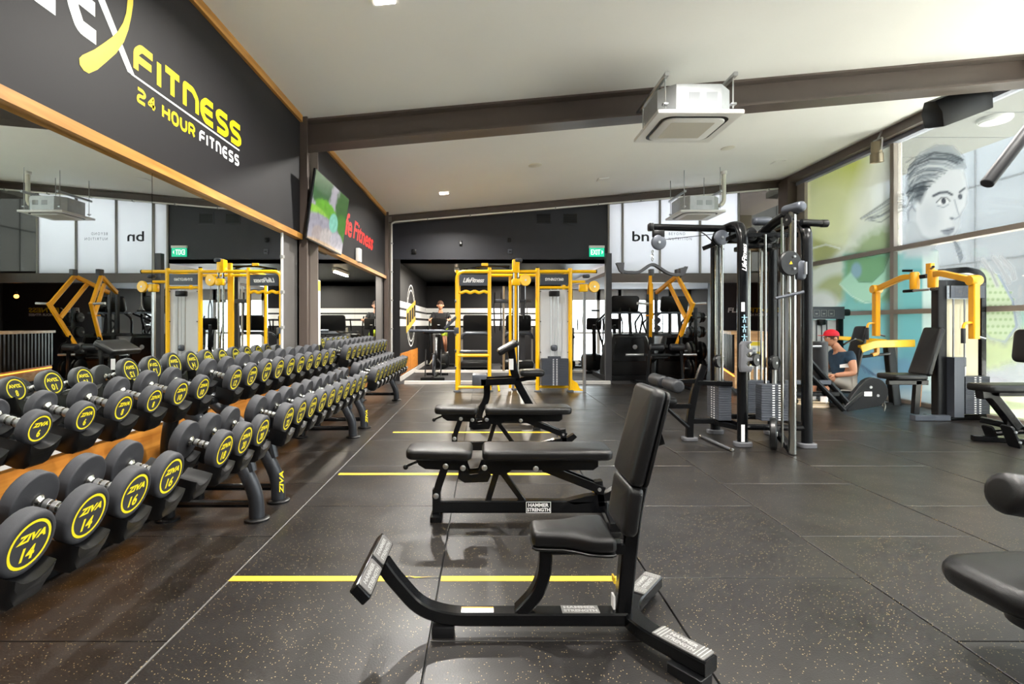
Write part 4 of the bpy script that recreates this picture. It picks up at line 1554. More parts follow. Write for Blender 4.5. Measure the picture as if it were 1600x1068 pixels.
# weight bay
for px in (840, 891):
    B().tube([rp(px, 612), rp(px, 419)], 0.038, 12).build('bay_post', yp, rg)
B().tube([rp(840, 417), rp(840, 419)], 0.032, 12).build('post_cap', 'black_plastic', rg)
for y in (449, 604):
    B().tube([rp(840, y), rp(891, y)], 0.026, 10).build('bay_bar', yp, rg)
pl = B().box(rp(844, 0).x, rp(888, 0).x, YR - 0.012, YR + 0.012, rp(0, 445).z, rp(0, 428).z).build('sign_panel', 'gunmetal', rg, 'slate panel with white block lettering', smooth=0)
b = B()
put_text(b, 'SYNRGY360', frame(rp(866, 436.3, -0.0125), (1, 0, 0), (0, 0, 1)), 0.33, 0.052, 0.03, 0, 0.95)
b.build('panel_lettering', 'white_mark', pl, smooth=0)
sh_ = B().box(rp(843, 0).x, rp(888.5, 0).x, YR + 0.02, YR + 0.05, rp(0, 602).z, rp(0, 452).z).build('shroud', 'shroud_white', rg, 'pale grey shroud panel', smooth=0)
weight_stack(rg, rp(845, 0).x, rp(886, 0).x, YR - 0.17, YR - 0.02, 0.13, rp(0, 559).z, 16, 'y')
B().bbox(0.22, 0.14, 0.04, 0.005, Matrix.Translation(rp(865, 557.5, -0.09))).build('stack_head', 'stack_grey', rg)
for px in (859.5, 870.5):
    B().tube([rp(px, 600, -0.09), rp(px, 452, -0.09)], 0.009, 8).build('guide_rod', 'steel', rg)
B().tube([rp(865, 557, -0.09), rp(865, 452, -0.09)], 0.004, 6).build('cable', 'steel', rg)
B().bbox(0.19, 0.09, 0.10, 0.015, Matrix.Translation(rp(865, 459, -0.09))).build('pulley_block', 'black_plastic', rg)
B().bbox(0.11, 0.07, 0.11, 0.03, Matrix.Translation(rp(865, 543, -0.09))).build('travelling_pulley', 'gunmetal', rg)
for y in (455, 502, 550):
    for px in (844.5, 887.5):
        B().bbox(0.025, 0.02, 0.014, 0.003, Matrix.Translation(rp(px, y, -0.005))).build('shroud_clip', 'black_plastic', rg)
# right cable column
B().tube([rp(891, 440), rp(914, 440)], 0.026, 10).build('side_arm', yp, rg)
B().bbox(0.13, 0.12, 0.07, 0.03, Matrix.Translation(rp(916, 431.5, 0.0))).build('arm_pulley', 'gunmetal', rg)
cp = B().bar([rp(913, 614), rp(913, 445)], 0.055, 0.05).build('perforated_post', 'steel', rg, 'perforated pale column')
b = B()
for k in range(26):
    q = rp(913, 458 + 5.8 * k, -0.026)
    b.lathe([(0.006, 0), (1e-6, 0.0006)], q, (0, -1, 0), 6)
hp = b.build('adjust_holes', 'black_plastic', cp)
hp['kind'] = 'stuff'
B().bbox(0.16, 0.11, 0.14, 0.02, Matrix.Translation(rp(911, 450, -0.03))).build('pulley_carriage', yp, rg)
disc(rg, rp(927, 448, -0.06), 0.105, 0.05, (0.25, -1, 0), yp, 'pulley_cover', False)
B().tube([rp(929, 457, -0.06), rp(929, 476, -0.06)], 0.005, 6).build('cable', 'steel', rg)
B().tube([rp(929, 476, -0.06), rp(924, 485, -0.06), rp(934, 485, -0.06), rp(929, 476, -0.06)], 0.005, 6).build('stirrup', 'steel', rg)
B().tube([rp(923, 485, -0.06), rp(935, 485, -0.06)], 0.016, 8).build('stirrup_grip', 'black_plastic', rg)
B().slab([(rp(894, 0).x, 0.02), (rp(913, 0).x, 0.02), (rp(906, 0).x, 0.06), (rp(902, 0).x, 0.16), (rp(894, 0).x, 0.22)], -0.01, 0.01, 0.002, frame((0, YR, 0), (1, 0, 0), (0, 0, 1)), 1).build('foot_gusset', yp, rg)
for s in (-1, 1):
    B().bar([rp(771 + 7 * s, 600, 0.2), rp(771 + 9 * s, 612, 0.05)], 0.03, 0.06).build('base_bracket', yp, rg)
B().tube([rp(765, 424, 0.75), rp(891, 424, 0.75), rp(891, 424, 0.0)], 0.03, 10, 0.1).build('top_bar', yp, rg)
B().tube([rp(891, 424, 0.75), rp(891, 612, 0.75)], 0.03, 10).build('rear_post', yp, rg)

# ================================================================== YELLOW LEVER PULLDOWN MACHINE
ap = 'amber_paint'
LX = 3.41
lm_ = thing('lever_machine', 'plate-loaded machine with two bent yellow lever arms behind the cable station', 'exercise machine', (LX, 10.2, 0))
for s in (-1, 1):
    T_, L_, E_ = V((LX + s * 0.25, 10.12, 2.12)), V((LX + s * 0.38, 9.68, 1.56)), V((LX + s * 0.25, 10.12, 0.80))
    F_ = V((LX + s * 0.08, 10.78, 1.85))
    A_, B_ = V((LX + s * 0.17, 10.3, 1.98)), V((LX + s * 0.31, 9.83, 1.33))
    B().bar([T_ + V((0, 0, 0.03)), L_], 0.055, 0.075).build('lever_arm', ap, lm_)
    B().bar([T_, F_], 0.055, 0.075).build('lever_arm', ap, lm_)
    B().bar([A_, B_], 0.05, 0.07).build('lever_link', ap, lm_)
    B().bar([L_ + (L_ - E_).normalized() * 0.05, E_], 0.055, 0.075).build('handle_arm', ap, lm_)
    B().bbox(0.08, 0.13, 0.12, 0.01, Matrix.Translation(T_ + V((0, -0.05, 0.07)))).build('bumper', 'rubber_grey', lm_)
    B().tube([B_ + V((-s * 0.02, 0, 0.04)), B_ + V((s * 0.12, 0, 0.04))], 0.013, 8).build('plate_pin', ap, lm_)
    B().tube([L_ + V((s * 0.03, 0, 0.02)), L_ + V((s * 0.25, 0, 0.03))], 0.024, 10).build('grip', 'steel', lm_)
    B().bar([F_ + V((0, 0.02, 0.02)), V((LX + s * 0.08, 10.8, 1.0))], 0.06, 0.06).build('frame_post', bm, lm_)
    B().bar([V((LX + s * 0.28, 10.0, 1.0)), V((LX + s * 0.34, 10.05, 0.05))], 0.05, 0.06, up=(1, 0, 0)).build('front_leg', bm, lm_)
    B().bar([V((LX + s * 0.34, 9.6, 0.035)), V((LX + s * 0.34, 11.05, 0.035))], 0.07, 0.05).build('base_rail', bm, lm_)
    B().tube([V((LX + s * 0.3, 10.25, 0.62)), V((LX + s * 0.68, 10.25, 0.62))], 0.025, 10).build('plate_horn', 'steel', lm_)
    B().roll(V((LX + s * 0.06, 9.92, 0.78)), V((LX + s * 0.32, 9.92, 0.78)), 0.065, 0.02).build('thigh_roller', 'foam', lm_)
B().bar([V((LX - 0.38, 10.8, 1.0)), V((LX + 0.38, 10.8, 1.0))], 0.06, 0.06).build('cross_member', bm, lm_)
B().bar([V((LX - 0.34, 10.25, 0.62)), V((LX + 0.34, 10.25, 0.62))], 0.05, 0.05).build('cross_member', bm, lm_)
B().bar([V((LX, 10.8, 1.05)), V((LX, 10.8, 0.035))], 0.07, 0.07).build('rear_post', bm, lm_)
B().bar([V((LX, 9.95, 0.8)), V((LX, 10.8, 0.45))], 0.06, 0.06).build('seat_frame', bm, lm_)
B().bar([V((LX - 0.34, 11.0, 0.035)), V((LX + 0.34, 11.0, 0.035))], 0.07, 0.05).build('base_rail', bm, lm_)
pad(B(), 0.36, 0.34, 0.07, 0.025, Matrix.Translation((LX, 10.42, 0.53)), 0.05).build('seat_pad', 'vinyl', lm_)

# ================================================================== BLACK CABLE MULTI-STATION
ms_ = thing('cable_station', 'large black multi-station cable machine with chrome column and weight stacks', 'exercise machine', (2.85, 5.5, 0))
for x, y0, y1 in ((2.55, 5.25, 5.87), (3.155, 5.2, 5.82)):
    hp = B().bar([(x, y0, 0.02), (x, y0, 2.22), (x, y1, 2.22), (x, y1, 0.02)], 0.1, 0.07, 0.2, up=(0, 1, 0), c=0.03)
    hp.build('frame_hoop', bm, ms_, 'black oval tube bent over the top')
    for yy in (y0, y1):
        B().slab(rrect(0.17, 0.13, 0.05, 4), 0, 0.045, 0.006, Matrix.Translation((x, yy, 0)), 1).build('foot', 'rubber_grey', ms_)
b = B()
mtx = frame((2.55, 5.25 - 0.0365, 1.86), (0, 0, 1), (-1, 0, 0))
put_text(b, 'LifeFitness', mtx, 0.27, 0.045, 0.02, 0.35, 0.9)
b.build('maker_lettering', 'white_mark', ms_, 'white upright script on the post', smooth=0)
for (y0_, z0_, z1_, m_) in ((5.25 - 0.0365, 1.33, 1.42, 'white_mark'), (5.25 - 0.0365, 0.25, 0.42, 'white_mark')):
    B().box(2.52, 2.555, y0_ - 0.001, y0_, z0_ - 0.2 if z0_ < 0.5 else z0_, (z1_ - 0.2) if z0_ < 0.5 else z1_).build('warning_label', m_, ms_, smooth=0)
b = B()
for k in range(3):      # small pictograms of exercisers
    c = V((2.55, 5.212, 1.26 - k * 0.095))
    b.ball(c + V((0, 0, 0.03)), 0.008, 6, (1, 0.1, 1))
    b.box(c.x - 0.006, c.x + 0.006, c.y - 0.001, c.y, c.z - 0.01, c.z + 0.022)
    b.box(c.x - 0.028, c.x + 0.028, c.y - 0.001, c.y, c.z + 0.01, c.z + 0.016)
    b.box(c.x - 0.014, c.x - 0.006, c.y - 0.001, c.y, c.z - 0.04, c.z - 0.01)
    b.box(c.x + 0.006, c.x + 0.014, c.y - 0.001, c.y, c.z - 0.04, c.z - 0.01)
pk = b.build('exercise_pictograms', mat('pale_blue', '#9cc4d8', 0.5), ms_, 'pale blue exerciser pictograms', smooth=0)
pk['kind'] = 'stuff'
# accessory hooks on the post
hk = [(-0.05, 0), (0.045, 0), (0.06, 0.03), (0.06, 0.05), (0.01, 0.06), (-0.005, 0.085), (0.02, 0.105), (0.06, 0.11), (0.06, 0.135), (0.01, 0.145), (-0.005, 0.17), (0.02, 0.19), (0.06, 0.195), (0.06, 0.22), (0.01, 0.23), (-0.005, 0.255), (0.02, 0.275), (0.055, 0.28), (0.05, 0.30), (-0.03, 0.30), (-0.055, 0.27), (-0.06, 0.05)]
B().slab([(x, y) for x, y in hk], 0, 0.05, 0.006, frame((2.55, 5.215, 0.74), (1, 0, 0), (0, 0, 1)), 2).build('accessory_hook', 'rubber_grey', ms_, 'grey comb-shaped accessory hook')
# top structure
for yy in (5.34, 5.72):
    B().bar([(2.57, yy, 2.1), (3.14, yy, 2.1)], 0.05, 0.05).build('top_cross_bar', bm, ms_)
B().bbox(0.36, 0.3, 0.05, 0.01, Matrix.Translation((2.84, 5.53, 2.0))).build('top_plate', bm, ms_)
for x, y, z, rr in ((2.72, 5.42, 2.12, 0.07), (2.92, 5.40, 2.1, 0.06), (3.03, 5.62, 2.13, 0.07), (2.66, 5.66, 2.14, 0.07)):
    disc(ms_, (x, y, z), rr, 0.035, (0.3, -1, 0), 'black_plastic')
B().tube([(2.83, 5.6, 2.08), (2.84, 5.2, 2.2), (2.86, 4.86, 2.26)], 0.045, 12, 0.1).build('front_arm', bm, ms_, 'thick black arm reaching forward')
B().roll((2.83, 5.02, 2.27), (2.87, 4.78, 2.27), 0.05, 0.03).build('arm_cap', 'gunmetal', ms_)
disc(ms_, (2.82, 4.92, 2.17), 0.055, 0.04, (1, 0.1, 0), 'black_plastic')
B().roll((2.80, 5.55, 2.28), (3.0, 5.55, 2.28), 0.045, 0.03).build('top_grip', 'gunmetal', ms_)
B().tube([(3.1, 5.2, 2.2), (3.32, 5.2, 2.19)], 0.035, 12).build('side_stub', bm, ms_)
B().roll((3.29, 5.2, 2.19), (3.36, 5.2, 2.19), 0.038, 0.01).build('stub_cap', 'black_plastic', ms_)
# lat arm
B().bar([(2.62, 5.55, 2.20), (1.70, 5.5, 2.21)], 0.075, 0.07, c=0.03).build('lat_arm', bm, ms_, 'long black overhead arm')
B().bbox(0.05, 0.085, 0.08, 0.012, Matrix.Translation((1.72, 5.5, 2.21))).build('arm_cap', 'black_plastic', ms_)
B().bbox(0.12, 0.05, 0.07, 0.006, Matrix.Translation((1.80, 5.5, 2.14))).build('pulley_bracket', 'black_plastic', ms_)
disc(ms_, (1.80, 5.49, 2.05), 0.078, 0.035, (0.15, -1, 0), 'gunmetal')
disc(ms_, (2.45, 5.49, 2.10), 0.078, 0.035, (0.15, -1, 0), 'gunmetal')
B().tube([(1.86, 5.5, 2.08), (2.40, 5.5, 2.14)], 0.004, 6).build('cable', 'black_plastic', ms_)
B().tube([(2.2, 5.5, 2.18), (2.28, 5.5, 2.14), (2.36, 5.5, 2.06), (2.48, 5.5, 1.98)], 0.006, 6, 0.05).build('loose_cable', 'black_plastic', ms_)
B().bar([(2.30, 5.6, 2.0), (2.6, 5.45, 2.12)], 0.05, 0.04).build('arm_brace', bm, ms_)
# stacks and rods
weight_stack(ms_, 2.735, 3.03, 5.24, 5.36, 0.25, 0.61, 15, 'y')
weight_stack(ms_, 2.39, 2.52, 5.42, 5.70, 0.22, 0.58, 15, 'x')
weight_stack(ms_, 2.82, 3.06, 5.70, 5.82, 0.25, 0.60, 15, None)
for x, y in ((2.80, 5.30), (2.985, 5.30), (2.455, 5.49), (2.455, 5.63), (2.87, 5.76), (3.0, 5.76)):
    B().tube([(x, y, 0.57), (x, y, 2.1)], 0.0135, 10).build('guide_rod', 'chrome', ms_)
for x, y in ((2.89, 5.30), (2.455, 5.56), (2.94, 5.76)):
    B().tube([(x, y, 0.6), (x, y, 0.75)], 0.02, 10).build('stack_stem', 'steel', ms_)
    disc(ms_, (x, y, 0.82), 0.07, 0.05, (0.5, -1, 0), 'black_plastic', 'travelling_pulley')
    B().tube([(x + 0.03, y, 0.85), (x + 0.03, y, 2.1)], 0.004, 6).build('cable', 'black_plastic', ms_)
B().tube([(2.94, 5.235, 0.58), (2.955, 5.215, 0.52), (2.93, 5.225, 0.45), (2.95, 5.22, 0.38)], 0.004, 6, 0.02).build('pin_cord', 'black_plastic', ms_)
# base
B().tube([(2.55, 5.25, 0.19), (3.155, 5.2, 0.19)], 0.03, 10).build('base_bar', bm, ms_)
B().tube([(2.55, 5.87, 0.19), (3.155, 5.82, 0.19)], 0.03, 10).build('base_bar', bm, ms_)
B().bar([(2.36, 5.56, 0.19), (2.55, 5.30, 0.17)], 0.05, 0.05).build('base_bar', bm, ms_)
B().bar([(2.55, 5.25, 0.2), (2.55, 5.87, 0.2)], 0.05, 0.05).build('base_bar', bm, ms_)
B().bar([(3.155, 5.2, 0.2), (3.155, 5.82, 0.2)], 0.05, 0.05).build('base_bar', bm, ms_)
# chrome cable column with carriage
B().tube([(2.84, 4.9, 0.01), (2.84, 4.9, 2.24)], 0.033, 16).build('chrome_column', 'chrome', ms_, 'tall chrome cable column')
B().tube([(2.79, 4.98, 0.05), (2.79, 4.98, 2.2)], 0.012, 8).build('chrome_rail', 'chrome', ms_)
B().bar([(2.84, 4.9, 0.03), (2.84, 5.22, 0.19)], 0.06, 0.06).build('column_foot', bm, ms_)
pc_ = disc(ms_, (2.79, 4.86, 1.76), 0.115, 0.05, (0.2, -1, 0), 'satin_black', 'pulley_housing', False, False)
b = B().add([(2.77, 4.829, 1.75), (2.80, 4.823, 1.75), (2.785, 4.826, 1.778)], [(0, 1, 2)])
b.build('warning_triangle', 'tape_yellow', pc_, smooth=0)
for dx_, dz_ in ((0.03, 0.06), (0.03, -0.05)):
    B().cyl((2.79 + dx_, 4.84, 1.76 + dz_), (2.79 + dx_, 4.822, 1.76 + dz_), 0.011, 10).build('bolt', 'steel', pc_)
B().bbox(0.09, 0.06, 0.18, 0.03, Matrix.Translation((2.90, 4.87, 1.70))).build('carriage_clamp', 'gunmetal', ms_)
B().tube([(2.92, 4.83, 1.66), (2.92, 4.83, 1.77)], 0.012, 8).build('carriage_pin', 'steel', ms_)
B().tube([(2.785, 4.86, 1.65), (2.785, 4.86, 1.5)], 0.012, 8).build('snap_strap', 'steel', ms_)
B().tube([(2.66, 4.86, 1.44), (2.92, 4.86, 1.50)], 0.014, 10).build('grip_bar', 'gunmetal', ms_)
disc(ms_, (2.73, 5.02, 0.17), 0.155, 0.06, (1, -0.55, 0), 'black_plastic', 'low_pulley', False)
# seat module on the left
B().bar([(2.13, 5.52, 0.02), (2.13, 5.52, 0.2), (2.17, 5.5, 0.5), (2.27, 5.5, 0.78)], 0.06, 0.07, 0.1, up=(-1, 0, 0)).build('seat_upright', bm, ms_)
B().slab(rrect(0.15, 0.13, 0.04, 4), 0, 0.035, 0.006, Matrix.Translation((2.13, 5.52, 0))).build('foot', 'rubber_grey', ms_)
B().bar([(2.15, 5.52, 0.2), (2.55, 5.52, 0.2)], 0.05, 0.05).build('seat_link', bm, ms_)
B().bar([(2.18, 5.5, 0.6), (2.52, 5.4, 0.6)], 0.05, 0.05).build('seat_link', bm, ms_)
B().bar([(1.80, 5.5, 0.36), (2.14, 5.5, 0.36)], 0.05, 0.05).build('seat_arm', bm, ms_)
B().tube([(1.90, 5.5, 0.33), (2.11, 5.5, 0.14)], 0.022, 8).build('seat_strut', bm, ms_)
pad(B(), 0.34, 0.33, 0.07, 0.025, Matrix.Translation((1.78, 5.5, 0.39)), 0.05).build('seat_pad', 'vinyl', ms_)
B().tube([(1.88, 5.2, 0.60), (1.86, 5.84, 0.60)], 0.015, 8).build('roller_axle', bm, ms_)
B().roll((1.89, 5.17, 0.595), (1.88, 5.47, 0.60), 0.066, 0.025).build('thigh_roller', 'foam', ms_)
B().roll((1.875, 5.55, 0.60), (1.86, 5.86, 0.605), 0.066, 0.025).build('thigh_roller', 'foam', ms_)
B().bar([(1.875, 5.51, 0.6), (2.2, 5.5, 0.62)], 0.04, 0.045).build('roller_arm', bm, ms_)
# low pulley arm on the right
yk = 6.2
B().tube([P(1262, 560, yk), P(1323, 628, yk)], 0.035, 10).build('arm_tube', bm, ms_)
B().tube([P(1262, 582, yk - 0.1), P(1318, 640, yk - 0.1)], 0.03, 10).build('arm_tube', bm, ms_)
for y in (597, 615):
    B().bar([P(1225, y, yk - 0.05), P(1296 if y < 600 else 1309, y, yk - 0.05)], 0.06, 0.05).build('arm_bar', bm if y > 600 else 'gunmetal', ms_)
B().roll(P(1281, 602, yk + 0.1), P(1281, 533, yk + 0.1), 0.085, 0.015).build('upright_roller', 'foam', ms_, 'upright grey roller pad')
B().tube([P(1262, 541, yk), P(1283, 541, yk)], 0.014, 8).build('roller_pin', 'steel', ms_)
c0 = P(1362, 612, yk)
hs = [P(1318, 640, yk), P(1322, 626, yk), P(1343, 604, yk)]
hous = [(c0.x + 0.17 * math.cos(R(a)), c0.z + 0.17 * math.sin(R(a))) for a in range(-70, 150, 20)] + [(P(1330, 615, yk).x, P(0, 615, yk).z), (P(1318, 634, yk).x, P(0, 634, yk).z), (P(1322, 642, yk).x, P(0, 642, yk).z)]
ho = B().slab(hous, -0.035, 0.035, 0.006, frame((0, yk, 0), (1, 0, 0), (0, 0, 1)), 1).build('arm_pulley_housing', 'satin_black', ms_, 'rounded black pulley housing on the arm')
for px, py in ((1357, 604), (1368, 617)):
    q = P(px, py, yk)
    B().cyl(q + V((0, -0.036, 0)), q + V((0, -0.044, 0)), 0.016, 10).build('bolt', 'steel', ho)
B().box(P(1347, 0, yk).x, P(1359, 0, yk).x, yk - 0.037, yk - 0.035, P(0, 618, yk).z, P(0, 611, yk).z).build('label', 'white_mark', ho, smooth=0)
B().tube([P(1381, 626, yk), P(1379, 634, yk), P(1382, 642, yk), P(1384, 634, yk), P(1381, 626, yk)], 0.006, 6).build('carabiner', 'chrome', ho)
B().bar([P(1316, 639, yk), P(1345, 612, yk)], 0.08, 0.05).build('pulley_arm', bm, ms_)

# lat bar hanging from the overhead arm
lb_ = thing('pulldown_bar', 'grey winged pulldown bar hanging on a short chain from the overhead arm', 'bar', (1.75, 5.48, 1.8))
Yb = 5.49
B().bar([P(966, 414, Yb), P(973, 425, Yb), P(998, 426, Yb), P(1019, 411, Yb), P(1045, 428, Yb), P(1066, 430, Yb), P(1072, 417, Yb)], 0.03, 0.045, 0.05, up=(0, 1, 0)).build('bar', 'bar_dark', lb_)
for pts in ([(963, 411), (974, 411), (973, 427), (968, 423)], [(1074, 416), (1061, 419), (1063, 434), (1070, 428)]):
    q = [P(a, c, Yb) for a, c in pts]
    B().slab([(p.x, p.z) for p in q], -0.025, 0.025, 0.004, frame((0, Yb, 0), (1, 0, 0), (0, 0, 1)), 1).build('wing_grip', 'bar_dark', lb_)
for k in range(3):
    c = P(1019.5, 393 + 6 * k, Yb)
    B().tube([c + V((0.008 * math.cos(a), 0.008 * math.sin(a) * (k % 2), 0.017 * math.sin(a))) for a in [2 * PI * i / 8 for i in range(9)]], 0.004, 6).build('chain_link', 'chrome', lb_)

# grip bar lying by the station foot
fb = thing('floor_bar', 'grey cable bar with chrome end lying on the floor beside the station', 'bar', (2.35, 5.2, 0))
B().tube([(2.30, 5.62, 0.016), (2.32, 5.35, 0.016), (2.34, 5.03, 0.016)], 0.015, 10, 0.1).build('bar', 'rubber_grey', fb)
B().roll((2.338, 5.04, 0.0165), (2.34, 5.01, 0.0165), 0.0165, 0.006).build('end_cap', 'chrome', fb)
B().roll((2.30, 5.65, 0.0165), (2.30, 5.61, 0.0165), 0.0165, 0.006).build('end_cap', 'chrome', fb)

# ================================================================== CHEST FLY MACHINE
pf = thing('chest_fly_machine', 'chest fly machine with yellow swing arms and cream weight tower by the glass', 'exercise machine', (5.7, 6.75, 0))
YT = 6.75


def tp(px, py, y=YT):
    return P(px, py, y)


xa, xb_ = tp(1461, 0).x, tp(1535, 0).x
# tower frame
B().bar([(xa + 0.05, YT, 0.0), (xa + 0.05, YT, 1.75)], 0.11, 0.12).build('tower_post', 'satin_black', pf)
B().bar([(xa + 0.0, YT, 1.86), (xb_ - 0.2, YT, 1.90), (xb_ - 0.02, YT, 1.84), (xb_ - 0.02, YT, 0.03)], 0.075, 0.09, 0.14, up=(0, 1, 0)).build('tower_hoop', bm, pf)
B().bar([(xa + 0.0, YT, 1.73), (xb_ - 0.05, YT, 1.73)], 0.05, 0.07).build('tower_beam', bm, pf)
B().bar([(xa - 0.1, YT, 0.03), (xb_, YT, 0.03)], 0.12, 0.06).build('tower_base', bm, pf)
pn = B().box(tp(1475, 0).x, tp(1527, 0).x, YT - 0.10, YT - 0.08, tp(0, 466).z, tp(0, 447).z).build('instruction_panel', 'gunmetal', pf, 'slate instruction panel', smooth=0)
for k, cx in enumerate((1488, 1503)):
    b = B()
    q = tp(cx, 456)
    for (x0, x1, z0, z1) in ((-0.05, 0.05, 0.045, 0.05), (-0.05, 0.05, -0.05, -0.045), (-0.05, -0.045, -0.05, 0.05), (0.045, 0.05, -0.05, 0.05), (-0.012, 0.012, -0.02, 0.02), (-0.035, 0.035, 0.0, 0.008)):
        b.box(q.x + x0, q.x + x1, YT - 0.1015, YT - 0.1, q.z + z0, q.z + z1)
    kk = b.build('pictogram', 'rubber_grey', pn, smooth=0)
    kk['kind'] = 'stuff'
B().box(tp(1475, 0).x, tp(1526, 0).x, YT - 0.02, YT, tp(0, 650).z, tp(0, 467).z).build('shroud', 'shroud_cream', pf, 'cream shroud behind the weight stack', smooth=0)
B().box(tp(1474, 0).x, tp(1489, 0).x, YT - 0.16, YT - 0.0, 0.05, tp(0, 557).z).build('stack_cover', 'gunmetal', pf, smooth=0)
weight_stack(pf, tp(1490, 0).x, tp(1527, 0).x, YT - 0.17, YT - 0.03, 0.09, tp(0, 586).z, 17, 'y')
for px in (1489.5, 1507):
    B().tube([tp(px, 600, YT - 0.1), tp(px, 467, YT - 0.1)], 0.011, 8).build('guide_rod', 'steel', pf)
B().bbox(0.13, 0.05, 0.12, 0.01, Matrix.Translation(tp(1500, 565, YT - 0.1))).build('stack_head', 'gunmetal', pf)
b = B().add([tp(1497, 569, YT - 0.127), tp(1503, 569, YT - 0.127), tp(1500, 563.5, YT - 0.127)], [(0, 1, 2)])
b.build('warning_triangle', 'tape_yellow', pf, smooth=0)
B().box(tp(1529, 0).x, tp(1534, 0).x, YT - 0.055, YT - 0.052, 0.2, 0.42).build('warning_label', 'white_mark', pf, smooth=0)
# arms
pv = V((5.62, YT, 1.78))
B().bar([pv + V((0.25, 0, 0.08)), pv + V((-0.06, 0, 0.03))], 0.09, 0.05).build('pivot_beam', 'satin_black', pf)
for s in (-1, 1):
    e = V((5.53, YT + s * 0.75, 1.70))
    k = V((5.55, YT + s * 0.28, 1.83))
    hub = V((5.58, YT + s * 0.14, 1.78))
    B().lathe([(0.05, -0.12), (0.055, -0.1), (0.055, 0.08), (0.045, 0.1)], hub, (0, 0, 1), 14).build('pivot_hub', ap, pf)
    B().bar([hub + V((0, 0, 0.04)), k, e], 0.06, 0.07, 0.05).build('swing_arm', ap, pf)
    B().lathe([(0.055, -0.06), (0.06, -0.05), (0.06, 0.05), (0.055, 0.06)], e, (1, 0, 0), 14).build('elbow', ap, pf)
    B().bar([e + V((0, 0, 0.02)), V((e.x, e.y, 1.04))], 0.085, 0.07, up=(1, 0, 0)).build('hanging_arm', ap, pf)
    B().tube([V((e.x, e.y, 1.22)), V((e.x - 0.12, e.y - 0.02, 1.22)), V((e.x - 0.14, e.y - 0.02, 1.18)), V((e.x - 0.14, e.y - 0.02, 1.14))], 0.015, 8, 0.04).build('handle_bracket', ap, pf)
    B().roll(V((e.x - 0.14, e.y - 0.02, 1.16)), V((e.x - 0.14, e.y - 0.02, 0.99)), 0.022, 0.006).build('hand_grip', 'foam', pf)
    B().tube([V((e.x + 0.02, e.y, 1.07)), V((e.x + 0.11, e.y - 0.02, 1.04))], 0.014, 8).build('lower_peg', 'steel', pf)
    B().tube([hub + V((-0.02, 0, -0.14)), hub + V((-0.05, s * 0.12, -0.14))], 0.02, 8).build('adjust_lever', 'black_plastic', pf)
    B().tube([hub + V((-0.02, 0, 0.12)), hub + V((-0.08, s * 0.1, 0.13))], 0.016, 8).build('adjust_lever', 'black_plastic', pf)
B().bar([pv + V((0.06, 0.02, 0.06)), pv + V((0.06, 0.02, 0.2))], 0.08, 0.06).build('stop_block', ap, pf)
B().tube([V((5.56, YT - 0.12, 1.64)), V((5.56, YT + 0.14, 1.64))], 0.014, 8).build('link_rod', 'steel', pf)
# seat
sx = tp(1410, 0).x
d = (tp(1462, 512) - tp(1438, 586)).normalized()
m = frame(tp(1449, 549), d, (0, -1, 0))
if m.to_3x3().col[2].x > 0:
    m = frame(tp(1449, 549), d, (0, 1, 0))
pad(B(), 0.63, 0.32, 0.075, 0.025, m @ Matrix.Translation((0, 0, -0.03)), 0.03, 0.27).build('back_pad', 'vinyl', pf)
pad(B(), 0.42, 0.36, 0.07, 0.025, Matrix.Translation((5.30, YT, tp(0, 592).z)), 0.05).build('seat_pad', 'vinyl', pf)
B().bar([(5.12, YT, tp(0, 597).z), (5.62, YT, tp(0, 597).z)], 0.06, 0.06).build('seat_rail', bm, pf)
B().bar([(5.5, YT, 0.50), (5.47, YT, 0.07)], 0.06, 0.08, up=(1, 0, 0)).build('seat_post', bm, pf)
B().bar([(5.545, YT, 0.47), (5.52, YT, 0.16)], 0.02, 0.03, up=(1, 0, 0)).build('height_scale', 'osb', pf, 'worn seat height scale')
B().bar([(tp(1416, 0).x, YT - 0.1, 0.035), (tp(1470, 0).x, YT - 0.1, 0.035)], 0.09, 0.07).build('seat_base', 'gunmetal', pf)
B().bar([(5.76, YT, 0.9), (5.69, YT, 0.88)], 0.05, 0.08).build('back_bracket', bm, pf)

# ================================================================== CHEST PRESS WITH SEATED MAN
cp_ = thing('chest_press', 'plate-loaded chest press with long yellow beam where the man in the red cap sits', 'exercise machine', (5.4, 7.95, 0))
YM = 7.95
a, c = tp(1322, 592, YM), tp(1344, 508, YM)
d = (c - a).normalized()
m = frame((a + c) / 2 + V((0.04, 0, 0)), d, (0, 1, 0))
if m.to_3x3().col[2].x > 0:
    m = frame((a + c) / 2 + V((0.04, 0, 0)), d, (0, -1, 0))
pad(B(), 0.80, 0.30, 0.075, 0.03, m @ Matrix.Translation((0.0, 0, -0.03)), 0.05, 0.26).build('back_pad', 'vinyl', cp_)
B().bar([tp(1310, 612, YM), tp(1328, 580, YM), tp(1345, 530, YM)], 0.06, 0.06, 0.05).build('back_post', bm, cp_)
B().bar([tp(1344, 545, YM - 0.12), tp(1366, 537, YM - 0.1), tp(1427, 536, YM)], 0.06, 0.11, 0.1).build('lever_beam', yp, cp_, 'long yellow beam')
B().bar([tp(1300, 527, YM + 0.45), tp(1330, 529, YM + 0.45), tp(1385, 533, YM + 0.25)], 0.05, 0.06, 0.1).build('lever_beam', yp, cp_)
B().slab([(tp(1348, 0, YM).x, tp(0, 540, YM).z), (tp(1365, 0, YM).x, tp(0, 540, YM).z), (tp(1358, 0, YM).x, tp(0, 523, YM).z), (tp(1350, 0, YM).x, tp(0, 521, YM).z)], -0.02, 0.02, 0.003, frame((0, YM + 0.05, 0), (1, 0, 0), (0, 0, 1)), 1).build('pivot_plate', ap, cp_)
